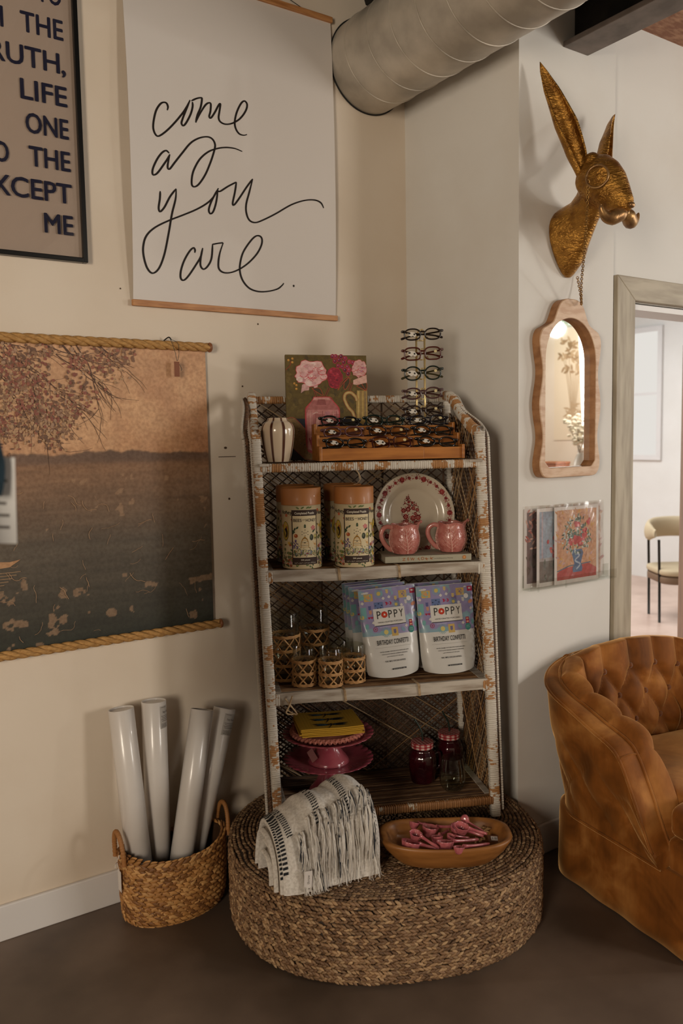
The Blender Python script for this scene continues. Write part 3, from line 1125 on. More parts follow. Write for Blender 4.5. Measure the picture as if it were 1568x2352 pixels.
for sg, pf, pb in ((-1, FL, BL), (1, FR, BR)):
    g = G()

    def fns(t, z, h, pf=pf, pb=pb):
        zz = np.minimum(z, 1.5)
        sf = pf[0][0] + (pf[1][0] - pf[0][0]) * (z - .25) / 1.265
        sb2 = pb[0][0] + (pb[1][0] - pb[0][0]) * (z - .25) / 1.395
        k = np.clip((t - .17) / .28, 0, 1)
        return (sf * (1 - k) + sb2 * k - S0 + h + sg * .004, t - T0, z - ZB)
    pl = [(.165, .275), (.448, .275), (.448, 1.628), (.40, 1.622), (.30, 1.548), (.235, 1.515), (.205, 1.505)]
    hi = lt + md if sg > 0 else md + dk
    strands(g, pl, fns, math.radians(61), .0135, .0062, .0022, md + dk, 0.0012, 20 + sg, .0008)
    strands(g, pl, fns, math.radians(-61), .0135, .0062, .0022, md + dk, -0.0012, 30 + sg, .0008)
    strands(g, pl, fns, math.radians(-61), .027, .0030, .003, hi, -0.0034, 50 + sg, .003, .8)
    strands(g, pl, fns, math.radians(61), .04, .0030, .003, hi, -0.0034, 53 + sg, .003, .7)
    strands(g, pl, fns, PI / 2, .09, .006, .004, dk, 0.004, 60 + sg)
    g.build('side_weave', M_weave, shelf)
# shelf boards of reeds with their front edges
for i, z in enumerate(LV):
    a, b, c, d = fl(z), fr(z), bl(z), br(z)
    g = G()
    r = np.random.default_rng(70 + i)
    t0 = a[1] + (.012 if i == 3 else .004)
    for t in np.arange(t0, .448, .0066):
        k = (t - a[1]) / (c[1] - a[1])
        s0, s1 = a[0] * (1 - k) + c[0] * k - .004, b[0] * (1 - k) + d[0] * k + .004
        zz = z - .0060 + np.clip(r.normal(), -1, 1) * .0004
        col = np.array([lin('#8a6746'), lin('#6f4f33'), lin('#9c7b58'), lin('#5a3e28')][r.integers(4)]) * (.62, .95, .95, .75)[i]  # shade on the lowest shelf is put into its darker reed colour
        P = [(s0, t, zz), (s0 * .6 + s1 * .4, t + r.normal() * .0008, zz + np.clip(r.normal(), -1, 1) * .0005), (s1, t, zz)]
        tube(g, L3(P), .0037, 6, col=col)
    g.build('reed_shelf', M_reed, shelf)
    g = G()
    y0 = a[1] - .004
    if i in (0, 3):
        wrap(g, L3([(a[0] + .008, y0, z - .0150), (b[0] - .008, y0, z - .0150)]), .024, .028, 0.0070, (lambda k: bands(81)(k) + .02) if i == 3 else (lambda k: .25), up=(0, 0, 1), seed=80 + i)
        g.build('front_edge', M_chip if i == 3 else M_chiptan, shelf)
    else:
        hh = .037
        sag = np.linspace(0, 1, 24)
        x = a[0] + .012 + (b[0] - a[0] - .024) * sag
        wav = .0035 * np.sin(sag * 7 + i) - (.006 * np.exp(-sag / .12) if i == 1 else 0)
        V = []
        for xx, wv in zip(x, wav):
            V += [(xx, y0 - .009, z - .002 - hh + wv), (xx, y0 - .009, z - .002 + wv * .4), (xx, y0 + .004, z - .002 + wv * .4), (xx, y0 + .004, z - .002 - hh + wv)]
        g.add(L3(V), [quads(24, 4, False, True), np.array([[0, 1, 2, 3]]), np.array([[95, 94, 93, 92]])], 0, (1, 1, 1), False)
        ed = g.build('front_edge', M_board, shelf)
        for xt in ((1.479, 1.672) if i == 2 else (1.488, 1.729)):
            g = G()
            for k in range(2):
                q = [(xt + k * .0035 + .002, y0 - .011, z - .002 - hh - .002), (xt + k * .0035, y0 - .0115, z - .018), (xt + k * .0035 - .002, y0 - .011, z - .0032), (xt + k * .0035 - .004, y0 + .02, z - .0028), (xt + k * .004 - .006, y0 + .05, z - .0032)]
                tube(g, L3(catmull(q, 4)), .0024, 6)
            g.build('cane_tie', M_cane, ed)
        g = G()
        for xe in (a[0] + .016, b[0] - .016):
            wrap(g, L3([(xe - .011, y0 - .002, z - .023), (xe + .011, y0 - .002, z - .023)]), .018, .040, .0055, up=(0, 0, 1), seed=91)
        g.build('end_binding', M_chip, ed)
    for q, e in ((fl(z), bl(z)), (fr(z), br(z))):
        g = G()
        sgn = 1 if q[0] < 1.6 else -1
        box(g, L3((min(q[0], e[0]) + sgn * .012 - .008, .17, z - .010)), L3((max(q[0], e[0]) + sgn * .012 + .008, .44, z - .001)))
        g.build('side_rail', M_board, shelf, bevel=.002)
# loose cane end that dangles under the top shelf, and the frayed binding at the left of the third shelf
g = G()
tube(g, L3(catmull([(1.545, .185, 1.402), (1.552, .18, 1.388), (1.556, .182, 1.375), (1.547, .187, 1.360), (1.535, .19, 1.356)], 6)), .0012, 5)
tube(g, L3(catmull([(1.54, .185, 1.402), (1.549, .18, 1.390), (1.552, .181, 1.374)], 6)), .0012, 5)
g.build('loose_cane', M_cane, shelf)
g = G()
tube(g, L3(catmull([(1.30, .145, .700), (1.318, .14, .675), (1.335, .141, .650), (1.322, .144, .652), (1.303, .146, .665)], 5)), .0025, 6)
tube(g, L3(catmull([(1.322, .143, .708), (1.312, .138, .680), (1.302, .14, .655), (1.325, .138, .650)], 5)), .0025, 6)
g.build('loose_cane', M_cane, shelf)

# ---- seed-like stitches of braid
_su = np.arange(6) * 2 * PI / 6
_sv = np.array([-1, -.55, 0.1, .6, 1.0])
_sr = np.array([.05, .72, 1.0, .70, .05])
SEEDV = np.stack([np.repeat(_sv, 6), np.outer(_sr, np.cos(_su)).ravel(), np.outer(_sr, np.sin(_su)).ravel()], 1)
SEEDF = quads(5, 6, False, True)


def seeds(g, P, T, Nn, L, W, H, cols):
    P, T, Nn = (np.asarray(x, float) for x in (P, T, Nn))
    T = T / np.linalg.norm(T, axis=1, keepdims=True)
    Nn = Nn - T * np.sum(Nn * T, 1, keepdims=True)
    Nn = Nn / np.linalg.norm(Nn, axis=1, keepdims=True)
    B = np.cross(Nn, T)
    n = len(P)
    L, W, H = (np.broadcast_to(np.asarray(x, float), (n,)) for x in (L, W, H))
    V = P[:, None] + SEEDV[None, :, 0, None] * (L[:, None] * T)[:, None] + SEEDV[None, :, 1, None] * (W[:, None] * B)[:, None] + SEEDV[None, :, 2, None] * (H[:, None] * Nn)[:, None]
    F = (SEEDF[None] + (np.arange(n) * len(SEEDV))[:, None, None]).reshape(-1, 4)
    g.add(V.reshape(-1, 3), F, 0, np.repeat(np.asarray(cols), len(SEEDV), 0))


# ---- pouf
M_rush = mat('woven_rush', attr=True, rough=0.6)
PA, PB, PE, PH = 0.5, 0.452, 2.25, 0.252
pouf = thing('woven_pouf', 'big low round pouf of braided brown rush on the concrete floor, carrying the wicker shelf', 'pouf', SW(1.613, 0.178, 0), RZ)


def sup(th, k=1.0):
    c_, s_ = np.cos(th), np.sin(th)
    r = (np.abs(c_ / PA) ** PE + np.abs(s_ / PB) ** PE) ** (-1 / PE)
    return r * k


th = np.linspace(0, 2 * PI, 2000)
rr_ = sup(th)
arc = np.concatenate([[0], np.cumsum(np.hypot(np.diff(rr_ * np.cos(th)), np.diff(rr_ * np.sin(th))))])
PERI = arc[-1]
g = G()
pr = [(0.0, .003), (.90, .003), (.955, .012), (.985, .04), (.99, .10), (.99, .19), (.975, .232), (.94, .243), (0.0, .243)]
n = 96
tt = np.arange(n) * 2 * PI / n
V = np.zeros((len(pr), n, 3))
for i, (k, z) in enumerate(pr):
    V[i, :, 0], V[i, :, 1], V[i, :, 2] = sup(tt, k) * np.cos(tt), sup(tt, k) * np.sin(tt), z
g.add(V.reshape(-1, 3), quads(len(pr), n, False, True)[:, ::-1], 0, lin('#2e2015'))
g.build('dark_core', M_rush, pouf)
rc = np.random.default_rng(4)
pal = np.array([lin(c) for c in ('#8a6a4a', '#9b7b58', '#74563a', '#a98a66', '#6a4d33', '#806246')])


def rushcol(n, k=1.0):
    return pal[rc.integers(len(pal), size=n)] * rc.uniform(.72, 1.18, (n, 1)) * k


g = G()
rows = 25
for j in range(rows):
    z = .010 + j * (.238 / rows)
    ins = .985 - .04 * max(0, (.035 - z) / .035) ** 2 - .03 * max(0, (z - .215) / .035) ** 2
    m = int(PERI / .0125)
    sa = (np.arange(m) + .5 * (j % 2) + rc.uniform(-.15, .15, m)) / m * PERI
    t_ = np.interp(sa, arc, th)
    r_ = sup(t_, ins) + .004 + rc.normal(0, .0012, m)
    P = np.stack([r_ * np.cos(t_), r_ * np.sin(t_), z + rc.normal(0, .0010, m) + .0025 * np.sin(sa * 4 + j * .2)], 1)
    tn = np.stack([-np.sin(t_), np.cos(t_), 0 * t_], 1)
    sl = (.42 if j % 2 else -.42) + rc.normal(0, .12, m)
    T_ = tn * np.cos(sl)[:, None] + np.array([0, 0, 1.0]) * np.sin(sl)[:, None]
    Nn = np.stack([np.cos(t_), np.sin(t_), 0 * t_], 1)
    T_ = T_ + Nn * rc.normal(.10, .06, m)[:, None]
    seeds(g, P, T_, Nn, rc.uniform(.0098, .0118, m), rc.uniform(.0046, .0056, m), .0048, rushcol(m))
g.build('braided_side', M_rush, pouf)
g = G()
mit = [math.radians(a) for a in (-82, -10, 190, 95)]
for j in range(40):
    k = .988 - j * .0245
    if k < .03:
        break
    m = max(8, int(PERI * k / .0125))
    sa = (np.arange(m) + rc.uniform(-.15, .15, m)) / m * PERI
    t_ = np.interp(sa, arc, th)
    cu = sum(np.exp(-np.abs((t_ - a + PI) % (2 * PI) - PI) / .10) for a in mit)
    r_ = sup(t_, 1.0) * k * (1 - min(.16, .012 * j) * cu)
    dr = np.gradient(r_) / np.maximum(np.gradient(t_), 1e-6)
    z = .2445 - .012 * max(0, (k - .93) / .058) ** 2 + rc.normal(0, .0009, m)
    P = np.stack([r_ * np.cos(t_), r_ * np.sin(t_), z], 1)
    T_ = np.stack([dr * np.cos(t_) - r_ * np.sin(t_), dr * np.sin(t_) + r_ * np.cos(t_), 0 * t_], 1)
    T_ = T_ / np.linalg.norm(T_, axis=1, keepdims=True)
    sl = (.42 if j % 2 else -.42) + rc.normal(0, .12, m)
    sd = np.stack([-T_[:, 1], T_[:, 0], 0 * t_], 1)
    T_ = T_ * np.cos(sl)[:, None] + sd * np.sin(sl)[:, None] + np.array([0, 0, .12])
    seeds(g, P, T_, np.tile([0, 0, 1.0], (m, 1)), rc.uniform(.0085, .0112, m), rc.uniform(.0048, .0062, m), .0050, rushcol(m, .82))  # top braid tinted darker, shade by the shelf put into its colour
g.build('braided_top', M_rush, pouf)

# ---- basket with the mailing tubes
BA, BB = 0.171, 0.111
bask = thing('woven_basket', 'oval brown braided basket with two hoop handles, full of white tubes by the baseboard', 'basket', (0.967, -0.137, 0))
pal2 = np.array([lin(c) for c in ('#a8763f', '#b9874e', '#8f6031', '#c4955c', '#7b5129')])


def brad(z):
    return 0.93 + 0.07 * np.clip(z / .12, 0, 1) ** .6 - .10 * np.clip((.03 - z) / .03, 0, 1) ** 2


def rimz(t):
    return .203 + .028 * np.abs(np.cos(t)) ** 3


g = G()
n = 64
tt = np.arange(n) * 2 * PI / n
zs = np.linspace(.004, 1, 14)
V = []
for k in list(zs) + list(zs[::-1]):
    z = k * (rimz(tt) - .004) + .001
    ins = .975 if len(V) < 14 else .93
    V.append(np.stack([BA * brad(z) * ins * np.cos(tt), BB * brad(z) * ins * np.sin(tt), z + (0 if len(V) < 14 else .002)], 1))
V.append(np.zeros((n, 3)) + [0, 0, .006])
V.insert(0, np.zeros((n, 3)) + [0, 0, .002])
g.add(np.concatenate(V), quads(len(V), n, False, True)[:, ::-1], 0, lin('#3a2412'))
g.build('basket_lining', M_rush, bask)
g = G()
t2 = np.linspace(0, 2 * PI, 800)
for j in range(13):
    for sub in (0, 1):
        f = (j + .25 + .5 * sub) / 13
        rx, ry = BA, BB
        arc2 = np.concatenate([[0], np.cumsum(np.hypot(np.diff(rx * np.cos(t2)), np.diff(ry * np.sin(t2))))])
        m = int(arc2[-1] / .0205)
        sa = (np.arange(m) + .25 * j + rc.uniform(-.1, .1, m)) / m * arc2[-1] % arc2[-1]
        t_ = np.interp(sa, arc2, t2)
        z = f * rimz(t_)
        r_ = brad(z) + .012
        P = np.stack([BA * r_ * np.cos(t_), BB * r_ * np.sin(t_), z], 1)
        tn = np.stack([-BA * np.sin(t_), BB * np.cos(t_), 0 * t_], 1)
        tn /= np.linalg.norm(tn, axis=1, keepdims=True)
        Nn = np.stack([np.cos(t_) / BA, np.sin(t_) / BB, 0 * t_], 1)
        Nn /= np.linalg.norm(Nn, axis=1, keepdims=True)
        sl = (.46 if sub else -.46) + rc.normal(0, .09, m)
        T_ = tn * np.cos(sl)[:, None] + np.array([0, 0, 1.0]) * np.sin(sl)[:, None] + Nn * .16
        seeds(g, P + Nn * .001, T_, Nn, rc.uniform(.0185, .0215, m), rc.uniform(.0072, .0086, m), .0050, pal2[rc.integers(5, size=m)] * rc.uniform(.82, 1.08, (m, 1)))
        if j == 12 and sub == 1:
            seeds(g, P * [.955, .955, 1] + [0, 0, .004], T_, Nn, .018, .007, .005, pal2[rc.integers(5, size=m)])
g.build('braided_wall', M_rush, bask)
for sg in (-1, 1):
    g = G()
    a_ = np.linspace(0, PI, 15)
    P = np.stack([sg * (BA + .004 + .006 * np.sin(a_)), np.cos(a_) * .042, .205 + .095 * np.sin(a_) ** .8], 1)
    nn = 90
    q = np.linspace(0, 14, nn)
    P = np.stack([np.interp(q, np.arange(15), P[:, i]) for i in range(3)], 1)
    tube(g, P, .0075 + .0009 * np.sin(np.arange(nn) * 2.1), 8, col=lin('#9a6735'))
    g.build('hoop_handle', M_rush, bask)
g = G()
box(g, (-BA - .014, -.03, .12), (-BA - .0125, -.005, .185))
tube(g, catmull([(-BA - .013, -.017, .185), (-BA - .016, -.01, .21), (-BA - .012, -.02, .235), (-BA - .018, -.035, .23)], 5), .0012, 5)
tube(g, catmull([(-BA - .016, -.01, .21), (-BA - .028, -.03, .215), (-BA - .03, -.032, .205)], 5), .0012, 5)
g.build('paper_tag', M_paper, bask)

M_tube = mat('white_mailing_tube', '#d0cac4', rough=0.28, coat=0.25, col2='#c6beb7', var=3)
M_label = mat('grey_sticker', '#a9a39c', rough=0.4)
TUBES = [((.835, -.078, .666), (.862, -.150, .025), 'white mailing tube at the left end of the basket, leaning left'),
         ((.95, -.058, .664), (.930, -.105, .025), 'upright white mailing tube with a sticker, standing behind the leftmost one'),
         ((1.1, -.10, .616), (.945, -.190, .03), 'plain white mailing tube leaning right, in front of the stickered one at the right'),
         ((1.198, -.066, .592), (1.004, -.130, .03), 'white mailing tube with a square sticker at the right end of the basket')]
tube0 = None
for i, (a, b, lab) in enumerate(TUBES):
    A_, B_ = Vector(a), Vector(b)
    ln = (A_ - B_).length
    o = thing('mailing_tube', lab, 'mailing tube', b, 0, 'mailing tubes in the basket')
    # turn the tube about its own axis so that its sticker faces into the room
    zax = (A_ - B_).normalized()
    yax = Vector((0.34, -0.94, 0.0)) if i != 1 else Vector((0.70, -0.71, 0))
    yax = (yax - zax * yax.dot(zax)).normalized()
    xax = yax.cross(zax)
    o.matrix_world = Matrix(((xax[0], yax[0], zax[0], b[0]), (xax[1], yax[1], zax[1], b[1]), (xax[2], yax[2], zax[2], b[2]), (0, 0, 0, 1)))
    R_ = .0395 if i < 2 else .0375
    g = G()
    lathe(g, [(0, 0), (R_, 0), (R_, ln), (R_ - .0006, ln + .0006), (R_ - .0026, ln + .0006), (R_ - .0026, ln - .004)], 40)
    lathe(g, [(R_ - .0026, ln - .004), (R_ - .006, ln - .006), (0, ln - .006)], 40)
    g.build('tube_wall', M_tube, o)
    if i in (1, 3):
        g = G()
        cyl = lambda u, v, h: ((R_ + h) * np.sin(u / R_), (R_ + h) * np.cos(u / R_), v)
        cy0 = (lambda u, v, h: cyl(-u, v, h))
        grid(g, lambda u, v: cy0((u - .5) * .052, ln - .085 + v * .072, .0005), 10, 2)
        ar = Art()
        ar.text('hey there', 0.002, ln - .036, .011, '#2c2622', sx=.8, align='C')
        for k in range(4):
            ar.rect(-.022 + .003 * (k % 2), ln - .046 - k * .0052, .022 - .004 * (k % 3), ln - .0445 - k * .0052, '#5d5650', 6)
        for k in range(4):
            ar.line([(-.022 + q_ * .003, ln - .070 - k * .0035 + .0008 * math.sin(q_ * 2.1 + k)) for q_ in range(9)], .0009, '#3a332e')
        ar.rect(-.022, ln - .018, -.002, ln - .0165, '#6d655e', 4)
        ar.emit(g, cy0, .0007, 1)
        g.build('sticker', [M_label, M_ink], o)

# ---------------------------------------------------------------- goods on the shelf, upper two tiers
def at_shelf(name, label, cat, s, t, z, dz=0.0, group=None, rx=0.0, ry=0.0):
    o = thing(name, label, cat, SW(s, t, z), RZ + dz, group)
    o.rotation_euler = (rx, ry, RZ + dz)
    return o


# striped vase
v = at_shelf('striped_vase', 'small cream ceramic vase with brown vertical stripes on the top shelf', 'vase', 1.307, .25, 1.4298)
M_glaze = mat('striped_glaze', attr=True, rough=0.14, coat=0.4)
pf = catmull([(0, .001), (.033, .001), (.037, .004), (.044, .03), (.0505, .07), (.0525, .095), (.0505, .110), (.043, .122), (.034, .128), (.0315, .133), (.030, .137), (.027, .1365), (.0275, .125), (.040, .10), (.038, .03), (0, .012)], 4)
n = 180
tt = np.arange(n) * 2 * PI / n
V = np.stack([pf[:, 0][:, None] * np.cos(tt), pf[:, 0][:, None] * np.sin(tt), np.tile(pf[:, 1][:, None], (1, n))], -1).reshape(-1, 3)
ph = (tt + .10 + .03 * np.sin(3 * tt)) % (2 * PI / 8) - PI / 8
st = np.clip((.10 - np.abs(ph)) / .02, 0, 1)
c = np.array(lin('#cdb99f'))[None] * (1 - st[:, None]) + np.array(lin('#4a2415'))[None] * st[:, None]
g = G()
g.add(V, quads(len(pf), n, False, True)[:, ::-1], 0, np.tile(c, (len(pf), 1)))
g.build('vase_body', M_glaze, v)

# peony painting: traced shapes, zoom pixels -> canvas metres
PWI, PHI = .275, .352
pt = at_shelf('peony_painting', 'unframed canvas painting of pink peonies in a vase, on the top shelf', 'painting', 1.488, .378, 1.430, group=None, rx=-.125, ry=.012)
g = G()
box(g, (-PWI / 2, 0, .0005), (PWI / 2, .017, PHI))
g.build('canvas', mat('canvas_linen', '#5c4a22', rough=0.7, bump=(300, .3, .001)), pt)


def zp(P):
    P = np.asarray(P, float)
    return np.stack([(P[:, 0] - 68 - (P[:, 1] - 108) * .046) / 1342 * PWI - PWI / 2, (1830 - P[:, 1]) / 1722 * PHI], 1)


a = Art(eps=.00001)
rs = random.Random(8)
P_ = lambda pts, col: a.poly(np.clip(zp(pts), [-PWI / 2, .0006], [PWI / 2, PHI]), col)
Lp = lambda pts, w, col: a.line(catmull(zp(pts), 5), w, col)
a.rect(-PWI / 2, .001, PWI / 2, PHI, '#62501f')
for k in range(160):
    a.ell(rs.uniform(-.13, .13), rs.uniform(.15, .345), rs.uniform(.004, .012), rs.uniform(.003, .009), rs.choice(['#5a4a1e', '#6b5824', '#56461f', '#705c2b', '#4e4020']), 9, rs.random() * 3)
P_([(100, 1155), (1440, 1160), (1480, 1832), (150, 1832)], '#1d2232')
P_([(100, 1155), (245, 1152), (460, 1350), (760, 1700), (620, 1832), (430, 1832), (190, 1600), (110, 1560)], '#8d7146')
for k in range(60):
    u, w_ = rs.uniform(.05, .85), rs.uniform(-.15, .15)
    x, y = 130 + u * 500 + w_ * 500, 1190 + u * 620 - w_ * 300
    if 120 < x < 640 and y < 1800 and abs((x - 100) * 1.0 - (y - 1250)) < 260:
        a.ell(*zp([(x, y)])[0], .003 * rs.uniform(.5, 1.6), .0022, rs.choice(['#a08458', '#6f5a3c', '#564c3c', '#7e6a50']), 8, rs.random() * 3)
Lp([(100, 1155), (245, 1150), (430, 1335)], .0014, '#b8483d')
Lp([(190, 1590), (420, 1800), (600, 1830)], .0014, '#a04438')
# tall pink jar
jar = [(550, 800), (815, 800), (885, 880), (965, 968), (985, 1040), (985, 1300), (975, 1560), (930, 1690), (760, 1745), (600, 1738), (480, 1690), (445, 1560), (430, 1330), (415, 1020), (440, 955), (520, 865)]
P_(jar, '#c05058')
P_([(560, 808), (808, 808), (950, 975), (968, 1060), (965, 1690), (620, 1720), (470, 1660), (432, 1020)], '#b06a66')
P_([(470, 1010), (960, 1010), (975, 1080), (440, 1075)], '#c98682')
P_([(560, 810), (800, 810), (830, 850), (540, 850)], '#d49a92')
P_([(620, 840), (740, 840), (760, 930), (600, 930)], '#96524f')
P_([(440, 1060), (540, 1040), (570, 1690), (480, 1650)], '#ca8b86')
P_([(600, 1150), (660, 1140), (640, 1500), (590, 1480)], '#d5a29a')
P_([(480, 1480), (640, 1400), (800, 1500), (900, 1690), (560, 1715)], '#a13f4a')
P_([(740, 1040), (820, 1040), (840, 1500), (760, 1500)], '#b87a80')
for x in (500, 560, 700, 880, 930):
    Lp([(x, 1030), (x + 6, 1250), (x + 14, 1500)], .0020, rs.choice(['#d8a59c', '#8f4a4c', '#c7807c']))
Lp([(540, 1085), (600, 1050), (620, 1060)], .0028, '#dcb8ae')
Lp(jar + [jar[0]], .0013, '#c83f3c')
# yellow jug
P_([(1265, 690), (1440, 690), (1455, 1140), (1380, 1260), (1270, 1190), (1255, 900)], '#a78a4c')
for x, cc in ((1290, '#c9ad6a'), (1330, '#8c7448'), (1360, '#b89b5c'), (1400, '#7f6a52'), (1425, '#a98d55')):
    Lp([(x, 700), (x + 6, 900), (x + 10, 1180)], .0035, cc)
hd = [(1270, 860), (1240, 790), (1160, 725), (1080, 745), (1060, 830), (1120, 960), (1200, 1050), (1240, 1160)]
Lp(hd, .0105, '#b84a35')
Lp(hd, .0085, '#b39a5c')
Lp(hd, .003, '#cbb37a')
# stems, leaves
for p in ([(560, 690), (600, 800)], [(800, 650), (740, 790)], [(1180, 560), (1140, 690)]):
    Lp(p, .006, '#a8442c')
    Lp(p, .0035, '#4d3a1e')
for pts in ([(520, 660), (640, 655), (690, 730), (700, 775), (620, 730), (570, 700)], [(1050, 560), (1130, 480), (1140, 560), (1080, 670), (1045, 650)], [(945, 690), (990, 590), (1060, 500), (1130, 470), (1040, 560)], [(1260, 620), (1380, 560), (1420, 690), (1330, 650)], [(1330, 560), (1425, 570), (1420, 680)]):
    P_(pts, '#473a1d')
    Lp(pts + [pts[0]], .0014, '#bd4c30')
# grapes at the top, yellow sprigs
for x, y in ((850, 130), (900, 130), (990, 130), (1060, 160), (960, 190), (1035, 225), (1130, 215), (1190, 230), (945, 285), (1015, 300), (1100, 300), (1060, 355), (1130, 350), (1112, 415), (890, 210)):
    a.ell(*zp([(x, y)])[0], .0078, .0082, '#b3313c', 12)
    a.ell(*zp([(x, y)])[0], .0062, .0066, rs.choice(['#6d2038', '#8a2a45', '#5a1a30', '#a23b52']), 12)
    a.ell(*zp([(x - 8, y - 10)])[0], .002, .002, '#b9758c', 8)
Lp([(80, 360), (150, 290), (165, 210)], .0016, '#a23a28')
for x, y in ((125, 200), (190, 175), (190, 235), (230, 580), (265, 610), (265, 670)):
    a.ell(*zp([(x, y)])[0], .0042, .0042, '#b98432', 10)
    a.ell(*zp([(x - 4, y - 6)])[0], .0022, .0022, '#d8a85a', 8)


def bloom(cx_, cy, rx, ry, n, cols, edge, seed):
    r = random.Random(seed)
    pts = []
    for k in range(26):
        an = k * 2 * PI / 26
        q = r.uniform(.86, 1.08)
        pts.append((cx_ + rx * q * math.cos(an), cy + ry * q * math.sin(an)))
    P_([(cx_ + (x - cx_) * 1.04, cy + (y - cy) * 1.04) for x, y in pts], edge)
    P_(pts, cols[0])
    for k in range(n):
        an, q = r.random() * 2 * PI, r.random() ** .6 * .85
        x, y = cx_ + rx * q * math.cos(an), cy + ry * q * math.sin(an)
        rr2 = r.uniform(.10, .22) * rx
        o = [(x + rr2 * (1 + .25 * math.sin(3 * b + k)) * math.cos(b) * r.uniform(.8, 1.2), y + rr2 * .8 * math.sin(b)) for b in np.arange(9) * 2 * PI / 9]
        if r.random() < .55:
            P_([(x + (p[0] - x) * 1.12, y + (p[1] - y) * 1.12 + 6) for p in o], edge)
        P_(o, r.choice(cols))
    for k in range(n // 2):
        an, q = r.random() * 2 * PI, r.random() * .8
        x, y = cx_ + rx * q * math.cos(an), cy + ry * q * math.sin(an)
        b = r.uniform(-1.2, 1.2)
        Lp([(x - 24 * math.cos(b), y - 24 * math.sin(b)), (x, y + 6), (x + 24 * math.cos(b), y + 24 * math.sin(b))], .0011, r.choice([edge, cols[-1], cols[-1]]))


pk = ['#e3b8b4', '#e8c6c0', '#dba9a9', '#ecd2cb', '#d2979a', '#e4b9b6']
P_([(340, 740), (355, 600), (480, 560), (470, 690), (390, 700)], '#d8aaa6')
P_([(500, 560), (620, 560), (610, 640), (560, 655)], '#d8aaa6')
bloom(500, 410, 265, 215, 60, pk, '#cf4b52', 1)
bloom(890, 480, 122, 178, 26, ['#8f1f33', '#a82a3f', '#7a182c', '#b63e50', '#98263a'], '#c23040', 2)
bloom(1300, 330, 125, 145, 30, ['#d3a39f', '#c58e97', '#dbb6ae', '#b9788c', '#d8aca4'], '#c8474c', 3)
P_([(1200, 520), (1420, 430), (1430, 560), (1260, 600), (1200, 590)], '#dcb0a2')
g = G()
a.emit(g, front, .0003, thick=.0016)
g.build('painted_picture', M_paint, pt)

# bamboo tray
M_bamboo = mat('bamboo', '#b0702f', rough=0.42, col2='#915620', var=7, stretch=(1.0, 9, 9), bump=(40, .06, .001))
tr = at_shelf('eyeglass_tray', 'bamboo three-step display tray for reading glasses along the front of the top shelf', 'display tray', 1.432, .2, 1.4298, math.radians(.5))
TW = .470
tiers = [(0.0, .039, .028), (.050, .075, .064), (.100, .110, .099)]
for y, zt, zf in tiers:
    g = G()
    box(g, (.006, y, zt - .041 if y else .001), (TW * .715, y + .006, zt))
    box(g, (TW * .715, y + .004, zt - .041 if y else .001), (TW - .006, y + .009, zt - .001))
    g.build('front_board', M_bamboo, tr, bevel=.0012)
    g = G()
    box(g, (.006, y + .006, zf - .004), (TW - .006, y + .05, zf))
    g.build('tier_floor', M_bamboo, tr)
for x in (-.002, TW - .008):
    g = G()
    prism(g, [(-.003, 0), (.152, 0), (.152, .118), (.098, .118), (.096, .085), (.048, .083), (.046, .046), (-.003, .046)], lambda p, q, d: (d, p, q), x, x + .009)
    g.build('end_panel', M_bamboo, tr, bevel=.002)
g = G()
box(g, (.006, .146, 0.002), (TW - .006, .15, .104))
g.build('back_board', M_bamboo, tr)

# reading glasses
M_lens = glass_mat('eyeglass_lens', '#ece5da', base=.015, top=.35)
_fr = {}


def fmat(c):
    if c not in _fr:
        _fr[c] = mat('glasses_plastic_' + c.strip('#'), c, rough=.16, coat=.3)
    return _fr[c]


M_stk = mat('white_sticker', '#cfc8bc', rough=.5)
M_stky = mat('cream_dot_sticker', '#c9b886', rough=.5)
M_stkd = mat('sticker_print', '#23211e', rough=.5)


